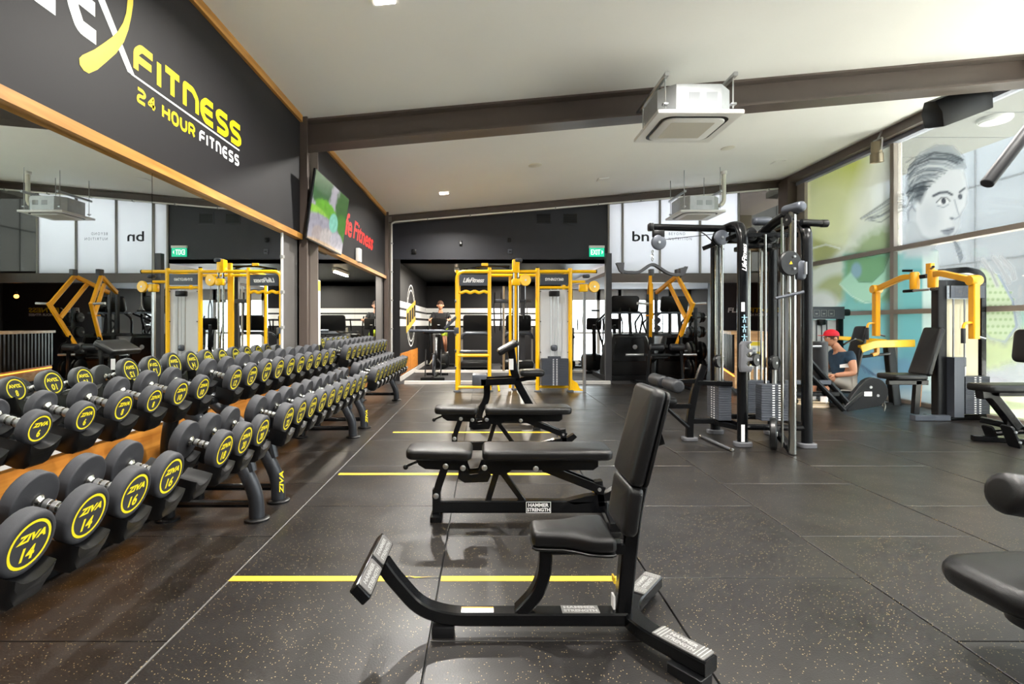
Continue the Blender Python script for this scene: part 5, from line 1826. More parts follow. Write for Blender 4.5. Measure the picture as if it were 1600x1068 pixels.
B().bar([tp(1370, 543, YM), tp(1370, 552, YM), tp(1362, 554, YM)], 0.06, 0.05, 0.02).build('pivot_hook', ap, cp_)
for px in (1398, 1407):
    q = tp(px, 536, YM - 0.035)
    B().cyl(q, q + V((0, -0.01, 0)), 0.02, 10).build('bolt', 'steel', cp_)
B().bar([tp(1388, 536, YM + 0.1), tp(1399, 633, YM + 0.0)], 0.1, 0.12, up=(1, 0, 0)).build('rear_post', 'satin_black', cp_)
B().tube([tp(1338, 558, YM), tp(1390, 552, YM)], 0.022, 10).build('cross_tube', bm, cp_)
B().bar([tp(1270, 629, YM), tp(1404, 631, YM)], 0.07, 0.06).build('base_rail', bm, cp_)
B().bar([tp(1300, 631, YM - 0.4), tp(1300, 628, YM + 0.4)], 0.07, 0.05).build('base_rail', bm, cp_)
pad(B(), 0.40, 0.36, 0.07, 0.025, Matrix.Translation((tp(1300, 0, YM).x, YM, 0.20)), 0.05).build('seat_pad', 'vinyl', cp_)
B().bar([(tp(1300, 0, YM).x, YM, 0.2), (tp(1312, 0, YM).x, YM, 0.04)], 0.07, 0.07, up=(1, 0, 0)).build('seat_post', bm, cp_)
B().tube([tp(1318, 538, YM - 0.3), tp(1336, 528, YM - 0.3), tp(1347, 533, YM - 0.15)], 0.015, 8, 0.05).build('handle_arm', 'black_metal', cp_)

# tower of another machine behind the man
tw = thing('weight_tower', 'dark weight tower with instruction header behind the man in the red cap', 'exercise machine', (5.6, 9.2, 0))
YW = 9.2
B().bar([tp(1312, 628, YW), tp(1312, 485, YW)], 0.06, 0.1).build('post', bm, tw)
B().bar([tp(1262, 628, YW), tp(1262, 485, YW)], 0.06, 0.1).build('post', bm, tw)
hd_ = B().box(tp(1268, 0, YW).x, tp(1316, 0, YW).x, YW - 0.06, YW - 0.02, tp(0, 498, YW).z, tp(0, 479, YW).z).build('header_panel', 'gunmetal', tw, 'slate header with three pictograms', smooth=0)
for k in range(3):
    b = B()
    q = tp(1276 + 11.5 * k, 489, YW - 0.061)
    for (x0, x1, z0, z1) in ((-0.05, 0.05, 0.05, 0.055), (-0.05, 0.05, -0.055, -0.05), (-0.05, -0.045, -0.05, 0.05), (0.045, 0.05, -0.05, 0.05)):
        b.box(q.x + x0, q.x + x1, q.y - 0.001, q.y, q.z + z0, q.z + z1)
    b.box(q.x - 0.02, q.x + 0.02, q.y - 0.001, q.y, q.z - 0.02, q.z + 0.0)
    g = b.build('pictogram', 'grey_plastic', hd_, smooth=0)
    g['kind'] = 'stuff'
B().bbox(0.13, 0.1, 0.1, 0.02, Matrix.Translation(tp(1283, 503, YW))).build('pulley_block', 'black_plastic', tw)
B().bbox(0.16, 0.1, 0.12, 0.03, Matrix.Translation(tp(1320, 488, YW))).build('side_pulley', 'black_plastic', tw)
B().box(tp(1266, 0, YW).x, tp(1309, 0, YW).x, YW + 0.02, YW + 0.05, 0.1, tp(0, 500, YW).z).build('shroud', 'shroud_white', tw, 'pale shroud', smooth=0)
for px in (1276, 1284, 1292):
    B().tube([tp(px, 600, YW), tp(px, 500, YW)], 0.008, 6).build('guide_rod', 'gunmetal', tw)
weight_stack(tw, tp(1270, 0, YW).x, tp(1306, 0, YW).x, YW - 0.08, YW - 0.0, 0.08, 0.7, 16, None)
B().bar([tp(1258, 628, YW), tp(1318, 628, YW)], 0.12, 0.05).build('base', bm, tw)

# ================================================================== BENCH MACHINE AT THE RIGHT EDGE
rb = thing('leg_machine', 'black seat and slanted foot plates of a machine cut by the right edge', 'exercise machine', (5.3, 5.5, 0))
YL = 5.35
pad(B(), 0.62, 0.30, 0.075, 0.025, Matrix.Translation((5.28, YL, tp(0, 611, YL).z)), 0.04).build('seat_pad', 'vinyl', rb)
B().box(tp(1548, 0, YL).x, 5.6, YL - 0.09, YL + 0.09, tp(0, 617, YL).z, tp(0, 611, YL).z).build('seat_plate', bm, rb, smooth=0)
B().bar([(tp(1530, 0, YL).x, YL, tp(0, 616, YL).z), tp(1545, 614, YL), tp(1560, 632, YL), tp(1588, 668, YL)], 0.09, 0.09, 0.12, up=(0, 1, 0)).build('bent_leg', bm, rb)
B().bar([tp(1533, 655, YL + 0.3), tp(1605, 672, YL)], 0.06, 0.06).build('floor_rail', bm, rb)
for dy, px in ((0.28, 1548), (-0.05, 1578)):
    q0, q1 = tp(px - 6, 664, YL + dy - 0.1), tp(px + 9, 699, YL + dy - 0.1)
    dd = (q1 - q0).normalized()
    mm_ = frame((q0 + q1) / 2, dd, (0, 1, 0))
    B().slab(rrect((q1 - q0).length, 0.13, 0.03, 3), -0.012, 0.012, 0.004, mm_, 1).build('foot_plate', 'satin_black', rb)
    for f in (0.25, 0.7):
        q = q0.lerp(q1, f)
        B().cyl(q + V((0, -0.066, 0)), q + V((0, -0.08, 0)), 0.012, 8).build('bolt', 'steel', rb)
B().tube([tp(1555, 676, YL + 0.1), tp(1612, 672, YL)], 0.03, 10).build('plate_bar', bm, rb)
B().tube([tp(1562, 694, YL + 0.1), tp(1612, 700, YL - 0.1)], 0.025, 10).build('plate_bar', bm, rb)
B().bar([(5.05, YL + 0.15, 0.03), (5.75, YL - 0.15, 0.03)], 0.08, 0.05).build('floor_rail', bm, rb)
B().bar([(5.58, YL, 0.03), (5.58, YL, 0.75)], 0.07, 0.07).build('post', bm, rb)
m = frame(V((5.53, YL, 0.98)), (0.1, 0, 1), (0, 1, 0))
pad(B(), 0.34, 0.30, 0.08, 0.03, m, 0.06).build('back_pad', 'vinyl', rb)
B().bar([(5.58, YL, 0.7), (5.58, YL, 1.0)], 0.06, 0.06).build('back_post', bm, rb)

# ================================================================== FOREGROUND MACHINE AT THE RIGHT EDGE
fm = thing('foreground_machine', 'black padded seat, roller and overhead bar of the nearest machine at the right edge', 'exercise machine', (2.2, 1.9, 0))
YF = 1.9
b = B()
b.roll(tp(1561, 768, YF), tp(1690, 790, YF), 0.075, 0.03)
b.build('roller_pad', 'vinyl', fm, 'black roller pad')
m = frame(tp(1600, 905, YF) + V((0.08, 0.0, 0)), (1, 0.05, 0.02), (0, 1, 0))
pad(B(), 0.54, 0.40, 0.10, 0.045, m @ Matrix.Translation((0.0, 0, -0.07)), 0.12).build('seat_pad', 'vinyl', fm, 'thick black seat pad')
B().slab(rrect(0.30, 0.2, 0.08, 5), -0.03, 0.03, 0.015, m @ Matrix.Translation((-0.03, -0.07, -0.10))).build('seat_cap', 'dark_plastic', fm)
B().bar([(2.05, YF, 0.24), (2.45, YF, 0.24)], 0.08, 0.08).build('seat_rail', bm, fm)
B().bar([(2.42, YF, 0.0), (2.42, YF, 2.05)], 0.09, 0.09).build('main_post', bm, fm)
B().bar([(2.10, YF, 0.03), (2.75, YF, 0.03)], 0.09, 0.06).build('base_rail', bm, fm)
B().bar([(2.42, YF - 0.35, 0.03), (2.42, YF + 0.35, 0.03)], 0.09, 0.06).build('base_rail', bm, fm)
B().tube([(2.08, YF, 0.58), (2.42, YF, 0.56)], 0.022, 10).build('roller_axle', bm, fm)
q0, q1 = tp(1541, 288, YF), tp(1640, 160, YF)
B().roll(q0, q1, 0.0215, 0.006).build('overhead_bar', 'foam', fm, 'black foam-covered bar end')
B().tube([q1, V((2.42, YF, 2.02))], 0.018, 10).build('bar_arm', bm, fm)

# ================================================================== AIR CONDITIONERS
def aircon(x0, y0, z, label, pipe=None):
    s = 0.84
    o = thing('air_conditioner', label, 'air conditioner', (x0 + s / 2, y0 + s / 2, z), 'ceiling cassette air conditioners')
    cx, cy = x0 + s / 2, y0 + s / 2
    # square fascia with a rounded dark slot and inner grille
    B().slab(rrect(s, s, 0.02, 2), -0.008, 0.03, 0.006, Matrix.Translation((cx, cy, z)), 1).build('fascia', 'white_plastic', o)
    B().slab(rrect(s * 0.80, s * 0.80, 0.11, 6), -0.012, 0.0, 0, Matrix.Translation((cx, cy, z))).build('air_slot', 'black_plastic', o, 'dark rounded air slot')
    g = B().slab(rrect(s * 0.73, s * 0.73, 0.10, 6), -0.026, -0.008, 0.006, Matrix.Translation((cx, cy, z)), 2).build('grille_panel', 'white_plastic', o)
    B().slab(rrect(s * 0.52, s * 0.52, 0.01, 1), -0.0275, -0.02, 0, Matrix.Translation((cx, cy, z))).build('grille', mat('grille_beige', '#c9c4b8', 0.7, bump=0.5, bscale=90), g, 'pale filter grille', smooth=0)
    h = 0.27
    e = 0.36
    k = 0.22
    poly = [(-e, -k), (-k, -e), (k, -e), (e, -k), (e, k), (k, e), (-k, e), (-e, k)]
    B().slab(poly, 0.03, 0.03 + h, 0.004, Matrix.Translation((cx, cy, z)), 1).build('casing', mat('zinc', '#b9bdc0', 0.45, metal=0.35, var=0.08, vscale=8), o, 'pale grey metal casing')
    for xx in (-0.1, 0.07):
        B().box(cx + xx, cx + xx + 0.11, cy - e - 0.002, cy - e, z + 0.13, z + 0.22).build('knockout', mat('zinc_dark', '#9da2a6', 0.5), o, smooth=0)
    for sx in (-1, 1):
        B().bar([(cx + sx * 0.33, cy - 0.42, z + h + 0.10), (cx + sx * 0.33, cy + (0.42 if pipe else 0.56), z + h + 0.10)], 0.04, 0.04).build('hanger_rail', 'steel', o)
        for sy in (-1, 1):
            B().tube([(cx + sx * 0.33, cy + sy * 0.36, z + 0.06), (cx + sx * 0.33, cy + sy * 0.36, z + h + 0.12)], 0.007, 6).build('hanger_rod', 'steel', o)
            B().bbox(0.05, 0.05, 0.02, 0.003, Matrix.Translation((cx + sx * 0.33, cy + sy * 0.36, z + 0.1))).build('hanger_lug', 'steel', o)
            zc = cz(cx + sx * 0.33)
            if pipe:
                B().tube([(cx + sx * 0.33, cy + sy * 0.36, z + h + 0.1), (cx + sx * 0.33, cy + sy * 0.36, zc)], 0.007, 6).build('drop_rod', 'steel', o)
    if pipe:
        px, py = pipe
        B().tube([(px, py, cz(px)), (px, py, z + 0.22), (cx + e, py, z + 0.16)], 0.04, 10, 0.14).build('drain_pipe', 'cream_plastic', o, 'cream drain pipe')
        B().lathe([(0.06, 0), (0.06, -0.05), (0.05, -0.06)], (px, py, cz(px)), (0, 0, 1), 14).build('pipe_collar', 'white_plastic', o)
        B().bbox(0.12, 0.14, 0.12, 0.02, Matrix.Translation((cx + e, py, z + 0.14))).build('pipe_box', 'cream_plastic', o)
    return o


aircon(1.665, 5.10, 3.24, 'near square ceiling air conditioner hanging in front of the roof beam')
aircon(3.58, 9.7, 3.27, 'far square ceiling air conditioner with a cream drain pipe', (4.55, 10.1))

# ================================================================== LOUDSPEAKER AND SPOTLIGHT
sp_ = thing('loudspeaker', 'black loudspeaker mounted under the roof beam at top right', 'speaker', (5.6, 6.35, 3.86))
d = V((0.88, -0.12, 0.33)).normalized()
m = frame(tp(1494, 166, 6.5), d, V((0.0, 1, 0.25)))
sec = [(-0.15, -0.15), (0.15, -0.15), (0.17, 0.03), (0.09, 0.17), (-0.09, 0.17), (-0.17, 0.03)]
mr = m @ frame((0, 0, 0), (0, 1, 0), (0, 0, 1))
B().slab(sec, -0.29, 0.29, 0.012, mr, 2).build('cabinet', 'satin_black', sp_)
B().slab(rrect(0.27, 0.54, 0.01, 1), 0.15, 0.156, 0, mr @ frame((0, 0, 0), (1, 0, 0), (0, 0, 1))).build('grille', mat('speaker_mesh', '#0c0c0d', 0.7, bump=0.6, bscale=300), sp_, smooth=0)
B().bar([m @ V((0.2, 0.1, 0.1)), V((6.1, 6.4, 4.2))], 0.06, 0.03).build('bracket', 'black_metal', sp_)
sl = thing('spotlight', 'silver can spotlight hanging from the window beam on the right', 'light', (6.25, 8.4, 3.9))
q = V((6.2, 8.40, 3.93))
B().lathe([(0.07, 0.16), (0.075, 0.12), (0.078, -0.02), (0.088, -0.03), (0.092, -0.16), (0.088, -0.165), (0.08, -0.15)], q, (-0.1, -0.1, 1), 20).build('can', mat('can_metal', '#9c8f78', 0.3, metal=0.9), sl)
B().tube([q + V((0.0, -0.1, 0.0)), q + V((0.02, -0.1, 0.2)), q + V((0.02, 0.1, 0.2)), q + V((0.0, 0.1, 0.0))], 0.012, 6, 0.03).build('yoke', 'steel', sl)
B().tube([q + V((0.02, 0, 0.2)), q + V((0.08, 0, 0.33))], 0.014, 8).build('stem', 'steel', sl)

# ================================================================== BULKHEAD ITEMS
yb = YB - 0.001
for px, lab in ((849.5, 'left of the two dark air vents high on the bulkhead'), (891, 'right of the two dark air vents high on the bulkhead')):
    q = P(px, 341, yb)
    o = thing('air_vent', lab, 'vent', (q.x, yb, q.z), 'dark vents on the bulkhead')
    b = B()
    for (x0, x1, z0, z1) in ((-0.17, 0.17, 0.10, 0.125), (-0.17, 0.17, -0.125, -0.10), (-0.17, -0.145, -0.1, 0.1), (0.145, 0.17, -0.1, 0.1)):
        b.box(q.x + x0, q.x + x1, yb - 0.012, yb, q.z + z0, q.z + z1)
    b.build('vent_frame', 'navy_paint', o, smooth=0)
    B().box(q.x - 0.145, q.x + 0.145, yb - 0.003, yb, q.z - 0.1, q.z + 0.1).build('vent_back', 'black_plastic', o, smooth=0)
    for k in range(5):
        z = q.z - 0.08 + k * 0.04
        B().box(q.x - 0.145, q.x + 0.145, yb - 0.01, yb - 0.004, z - 0.004, z + 0.004).build('vent_slat', 'satin_black', o, smooth=0)
q = P(932, 393, yb)
ex = thing('exit_sign', 'green EXIT sign on the right end of the dark bulkhead', 'sign', (q.x, yb, q.z))
B().box(q.x - 0.165, q.x + 0.165, yb - 0.05, yb, q.z + 0.075, q.z + 0.125).build('housing', 'white_plastic', ex, smooth=0)
B().box(q.x - 0.16, q.x + 0.16, yb - 0.035, yb - 0.015, q.z - 0.11, q.z + 0.075).build('legend', 'exit_green', ex, 'green legend panel', smooth=0)
b = B()
put_text(b, 'EXIT', frame((q.x - 0.025, yb - 0.0352, q.z - 0.015), (1, 0, 0), (0, 0, 1)), 0.20, 0.11, 0.01)
b.add([(q.x + 0.105, yb - 0.0365, q.z - 0.06), (q.x + 0.135, yb - 0.0365, q.z - 0.015), (q.x + 0.105, yb - 0.0365, q.z + 0.03)], [(0, 1, 2)])
b.build('legend_lettering', 'exit_white', ex, smooth=0)
for px, py, w_, h_, mt_, lab, nm in ((796, 375, 0.09, 0.09, 'black_plastic', 'upper black switch box on the bulkhead', 'switch_box'), (797, 393, 0.09, 0.10, 'gunmetal', 'lower grey switch box on the bulkhead', 'switch_box'),
                                     (720, 380, 0.06, 0.11, 'black_plastic', 'small black sensor with a white face on the bulkhead', 'sensor'), (647, 393, 0.09, 0.11, 'black_plastic', 'black socket plate near the left end of the bulkhead', 'socket')):
    q = P(px, py, yb)
    o = thing(nm, lab, 'fitting', (q.x, yb, q.z))
    B().bbox(w_, 0.04, h_, 0.006, Matrix.Translation((q.x, yb - 0.02, q.z))).build('body', mt_, o)
    B().box(q.x - w_ * 0.3, q.x + w_ * 0.3, yb - 0.042, yb - 0.04, q.z - h_ * 0.12, q.z + h_ * 0.12).build('face', 'white_mark' if nm == 'sensor' else 'dark_plastic', o, smooth=0)
co = thing('wall_conduit', 'white conduit along the back beam and down the left corner', 'conduit', (-1.9, 11.2, 0))
yc_ = 11.22
pts = [(-1.96, yc_, 0.1), (-1.96, yc_, P(0, 349, yc_).z), (-1.9, yc_, P(0, 348, yc_).z + 0.02), (6.2, yc_, cz(6.2) - 0.19)]
B().tube(pts, 0.017, 8, 0.08).build('pipe', 'white_plastic', co)
for k in range(9):
    x = -1.2 + k * 0.9
    z = P(0, 348, yc_).z + 0.02 + (x + 1.9) / 8.1 * (cz(6.2) - 0.19 - P(0, 348, yc_).z - 0.02)
    B().box(x - 0.012, x + 0.012, yc_ - 0.02, yc_ + 0.05, z - 0.022, z + 0.022).build('clip', 'grey_plastic', co, smooth=0)
for k in range(5):
    B().box(-1.985, -1.935, yc_ - 0.02, yc_ + 0.03, 0.5 + k * 0.6, 0.53 + k * 0.6).build('clip', 'grey_plastic', co, smooth=0)

# lettering on the frosted glass
fg = thing('glass_lettering', 'dark lettering on the frosted glass above the cable station', 'sign', (3.3, YB - 0.003, 2.8))
yt = YB - 0.003
q = P(1001, 369, yt)
b = B()
put_text(b, 'bn', frame((q.x, yt, q.z), (1, 0, 0), (0, 0, 1)), 0.36, 0.22, 0.015)
b.build('monogram', 'dark_plastic', fg, smooth=0)
for body, py in (('BEYOND', 365), ('NUTRITION', 373)):
    b = B()
    q = P(1045, py, yt)
    w_ = 0.35 if body == 'BEYOND' else 0.49
    put_text(b, body, frame((q.x, yt, q.z - 0.03), (1, 0, 0), (0, 0, 1)), w_, 0.06, 0.0, 0, 1.4, center=False)
    b.build('caption', 'gunmetal', fg, smooth=0)

# ================================================================== PRINTED FILM ON THE RIGHT GLASS
class Paint:
    """Vector painter for a flat print; shapes are given in one working plane."""

    def __init__(s, U, Vv):
        s.U, s.V = U, Vv
        s.rgb = np.zeros(U.shape + (3,))
        s.a = np.zeros(U.shape)
        rs = np.random.RandomState(11)
        s.n = rs.rand(*U.shape)
        for _ in range(3):
            s.n = (s.n + np.roll(s.n, 1, 0) + np.roll(s.n, -1, 0) + np.roll(s.n, 1, 1) + np.roll(s.n, -1, 1)) / 5
        s.n = (s.n - s.n.mean()) / (s.n.std() + 1e-6)

    def over(s, mask, col, alpha):
        m = np.clip(mask, 0, 1) * alpha
        c = C3(col) if isinstance(col, str) else col
        na = m + s.a * (1 - m)
        s.rgb = np.where(na[..., None] > 1e-5, (c * m[..., None] + s.rgb * (s.a * (1 - m))[..., None]) / np.maximum(na, 1e-5)[..., None], s.rgb)
        s.a = na

    def dist(s, pts, closed=False):
        d = np.full(s.U.shape, 1e9)
        q = list(pts) + ([pts[0]] if closed else [])
        for (x0, y0), (x1, y1) in zip(q[:-1], q[1:]):
            dx, dy = x1 - x0, y1 - y0
            t = np.clip(((s.U - x0) * dx + (s.V - y0) * dy) / (dx * dx + dy * dy + 1e-9), 0, 1)
            d = np.minimum(d, np.hypot(s.U - x0 - t * dx, s.V - y0 - t * dy))
        return d

    def poly(s, pts, col, alpha=1.0, blur=4.0, tex=0.0):
        ins = np.zeros(s.U.shape, bool)
        n = len(pts)
        for i in range(n):
            (x0, y0), (x1, y1) = pts[i - 1], pts[i]
            c = ((y0 > s.V) != (y1 > s.V)) & (s.U < (x1 - x0) * (s.V - y0) / (y1 - y0 + 1e-9) + x0)
            ins ^= c
        d = s.dist(pts, True) * np.where(ins, -1, 1)
        s.over(np.clip(0.5 - d / blur + tex * s.n * 0.2, 0, 1) * (d < blur * 3), col, alpha)

    def stroke(s, pts, w, col, alpha=1.0, blur=1.5):
        s.over(np.clip(0.5 - (s.dist(pts) - w / 2) / blur, 0, 1), col, alpha)

    def ell(s, cx, cy, rx, ry, col, alpha=1.0, soft_=0.4, rot=0.0):
        c, sn = math.cos(R(rot)), math.sin(R(rot))
        u, v = (s.U - cx) * c + (s.V - cy) * sn, -(s.U - cx) * sn + (s.V - cy) * c
        d = np.sqrt((u / rx) ** 2 + (v / ry) ** 2) - 1
        s.over(np.clip(0.5 - d / soft_, 0, 1), col, alpha)


nu, nv = 230, 300
pxs, pys = np.linspace(1257, 1650, nu), np.linspace(668, 96, nv)
XF = 6.5
ycol = XF * F_PX / (pxs - VX)
yg = np.tile(ycol, (nv, 1))
U, Vv = np.meshgrid(pxs, pys)
zg = CH + (VY - Vv) * yg / F_PX
K = Paint(U, Vv)
# ground tones
K.poly([(1250, 90), (1660, 90), (1660, 680), (1250, 680)], '#e8ecf2', 0.10, 2)
K.poly([(1250, 90), (1372, 90), (1372, 215), (1345, 300), (1315, 380), (1250, 420)], '#c9cf3a', 0.62, 60)
K.ell(1318, 235, 52, 55, '#bcc400', 0.55, 0.9)
K.ell(1300, 330, 60, 60, '#e6ebbd', 0.7, 0.9)
K.poly([(1372, 190), (1400, 190), (1400, 420), (1340, 400), (1330, 330)], '#eef0ea', 0.6, 30)
# shoulder and arm, green-tinted
K.poly([(1395, 300), (1398, 440), (1330, 440), (1262, 480), (1266, 420), (1320, 390), (1345, 352)], '#d3dbcf', 0.85, 14)
K.poly([(1396, 352), (1398, 420), (1335, 415), (1330, 396), (1352, 368)], '#7d9a55', 0.75, 16, 0.5)
K.ell(1300, 455, 34, 22, '#8d9a40', 0.75, 0.5, -35)
K.poly([(1268, 372), (1312, 388), (1300, 402), (1272, 420)], '#9aa05a', 0.8, 8)
K.stroke([(1268, 388), (1290, 382), (1312, 388)], 2.5, '#dfe4dc', 0.9)
K.ell(1283, 478, 26, 24, '#d5dade', 0.85, 0.5)
# lower panels: teal into blue
K.poly([(1318, 398), (1462, 392), (1462, 640), (1290, 640), (1290, 500), (1318, 470)], '#5fb3ae', 0.88, 10, 0.3)
K.poly([(1250, 498), (1462, 494), (1462, 640), (1250, 640)], '#78b7c0', 0.55, 30)
K.poly([(1300, 545), (1462, 545), (1462, 640), (1300, 640)], '#6f8fb4', 0.72, 36, 0.4)
K.poly([(1290, 612), (1470, 606), (1470, 650), (1290, 650)], '#c8d4d8', 0.8, 20)
K.poly([(1320, 398), (1396, 398), (1396, 470), (1340, 470), (1320, 440)], '#6f9a68', 0.85, 10, 0.5)
K.poly([(1330, 424), (1342, 440), (1362, 441), (1380, 424), (1390, 398), (1396, 398), (1392, 446), (1372, 470), (1344, 472), (1318, 452), (1312, 442)], '#a9d6c0', 0.92, 4)
K.stroke([(1330, 424), (1342, 440), (1362, 441), (1380, 424), (1390, 398)], 1.6, '#4d7a60', 0.8)
K.stroke([(1312, 444), (1330, 462), (1352, 473), (1376, 470)], 1.4, '#d5efe2', 0.9)
K.ell(1338, 422, 8, 12, '#8aa8cc', 0.7, 0.5)
K.poly([(1404, 392), (1440, 392), (1440, 560), (1404, 560)], '#69aab4', 0.55, 6)
K.poly([(1441, 392), (1466, 392), (1466, 610), (1441, 610)], '#dde9e6', 0.75, 4)
for k in range(7):
    K.stroke([(1338 + 5 * k, 563 + 4 * k), (1346 + 6 * k, 572 + 4 * k), (1352 + 6 * k, 582 + 2 * k)], 1.6, '#3d4f74', 0.6)
# right side: pale upper field, racket and ball
K.poly([(1404, 90), (1660, 90), (1660, 420), (1404, 420)], '#eef1f8', 0.12, 4)
K.poly([(1532, 418), (1560, 430), (1582, 470), (1588, 510), (1570, 534), (1548, 528), (1530, 505)], '#c9d8b8', 0.9, 5)
for k in range(9):
    for j in range(7):
        u, v = 1531 + j * 8 + (k % 2) * 4, 436 + k * 10.5
        if v < 520 + (u - 1531) * 0.1 and v > 430 + (u - 1531) * 0.9 - 20:
            K.ell(u, v, 2.6, 2.2, '#8da878', 0.75, 0.6)
K.stroke([(1560, 430), (1582, 470), (1588, 510), (1570, 534), (1546, 528), (1528, 510)], 4.0, '#9aa6c0', 0.85)
K.poly([(1527, 500), (1548, 530), (1572, 536), (1610, 500), (1660, 480), (1660, 600), (1600, 560), (1560, 575), (1527, 580)], '#c7d49a', 0.75, 18, 0.4)
K.poly([(1590, 480), (1660, 470), (1660, 510), (1596, 512)], '#8ec2b4', 0.6, 12)
K.poly([(1527, 580), (1570, 590), (1620, 620), (1527, 620)], '#b9b4c4', 0.6, 16)
K.poly([(1525, 600), (1660, 600), (1660, 690), (1525, 690)], '#cfd8a8', 0.92, 8)
for a_ in ([(1535, 405), (1548, 424), (1558, 446)], [(1552, 402), (1568, 424), (1576, 440)], [(1564, 402), (1580, 420), (1584, 434)]):
    K.stroke(a_, 7, '#c3c6cc', 0.9, 4)
    K.stroke(a_, 2, '#84888f', 0.8, 2)
# face
K.poly([(1432, 300), (1445, 276), (1480, 262), (1505, 264), (1512, 300), (1508, 322), (1500, 335), (1497, 356), (1488, 372), (1462, 380), (1440, 368), (1428, 345)], '#dfe3ea', 0.9, 6)
K.poly([(1428, 340), (1442, 368), (1462, 380), (1452, 402), (1414, 402), (1412, 350)], '#c2c9d2', 0.85, 10)
K.ell(1455, 340, 16, 24, '#b9c1cc', 0.55, 0.9)
K.ell(1494, 345, 6, 12, '#c5ccd6', 0.6, 0.9)
K.poly([(1416, 330), (1424, 320), (1432, 330), (1430, 346), (1420, 346)], '#c6ccd6', 0.9, 3)
K.stroke([(1419, 344), (1419, 330), (1425, 322), (1430, 330)], 2.0, '#6d7684', 0.8)
K.stroke([(1458, 306), (1468, 301), (1480, 300), (1487, 304)], 4.0, '#3b4250', 0.9)
K.stroke([(1499, 300), (1507, 294)], 3.0, '#3b4250', 0.85)
K.ell(1473, 314, 9, 4.8, '#eef1f5', 0.95, 0.3, -12)
K.ell(1474, 314, 4.0, 4.6, '#3a4150', 0.95, 0.3)
K.stroke([(1463, 316), (1470, 309), (1479, 309), (1484, 314)], 1.8, '#2e3440', 0.9)
K.stroke([(1464, 321), (1474, 324), (1482, 319)], 1.6, '#868e9b', 0.8)
K.ell(1500, 307, 3.5, 4.5, '#434b58', 0.9, 0.4)
K.stroke([(1491, 312), (1496, 330), (1499, 338), (1492, 342), (1484, 340)], 2.0, '#8f97a4', 0.85)
K.ell(1487, 341, 3, 2, '#4c5462', 0.85, 0.5)
K.poly([(1470, 360), (1482, 356), (1491, 354), (1490, 362), (1482, 367), (1474, 366)], '#8f95a2', 0.9, 2.5)
K.stroke([(1469, 361), (1481, 360), (1491, 357)], 1.4, '#4b505c', 0.9)
# hair
K.poly([(1414, 300), (1420, 262), (1438, 238), (1462, 226), (1488, 228), (1505, 246), (1510, 262), (1494, 262), (1470, 268), (1448, 284), (1438, 306), (1426, 320)], '#aab2bb', 0.9, 6)
rr_ = random.Random(5)
for k in range(60):
    t = rr_.random()
    hx, hy = 1506 - 66 * t + rr_.uniform(-2, 2), 250 + 52 * t ** 1.3 + rr_.uniform(-4, 4)
    lift = (1 - t) * rr_.uniform(8, 24)
    ex, ey = 1415 + rr_.uniform(0, 10), 262 + 52 * t + rr_.uniform(-10, 10)
    mx_, my_ = (hx + ex) / 2 - 4, min(hy, ey) - lift + 6
    K.stroke([(hx, hy), (hx * 0.6 + mx_ * 0.4, hy * 0.45 + my_ * 0.55 - 2), (mx_, my_), (ex * 0.7 + mx_ * 0.3, ey * 0.5 + my_ * 0.5), (ex, ey)], rr_.uniform(1.0, 2.2), rr_.choice(['#38424e', '#4c5763', '#2d3640', '#79838d', '#d7dce2']), 0.75)
K.poly([(1430, 296), (1444, 284), (1446, 300), (1438, 318), (1430, 312)], '#3a444f', 0.75, 6)
for k in range(12):
    y0 = 306 + k * 2.4
    K.stroke([(1412, y0 - 4), (1396, y0 + rr_.uniform(-2, 3)), (1376, y0 + 12 + rr_.uniform(-3, 3)), (1344 + k * 1.5, 342 + rr_.uniform(-3, 4))], 1.4, rr_.choice(['#434c57', '#6b747f', '#c9ced4']), 0.75)
for k in range(5):
    K.stroke([(1488 + k * 2, 372 + k * 2), (1494 + k * 2, 392), (1500 + k, 410 - k * 2)], 1.6, '#5b6470', 0.65)
K.rgb *= 0.66
fo = sheet('window_print', np.stack([np.full(yg.shape, XF + 0.003), yg, zg], -1), np.concatenate([K.rgb, K.a[..., None]], -1), nu, nv, 'film_print')
tag(fo, 'large printed film of a sportswoman with a racket covering the right glass wall', 'window print')

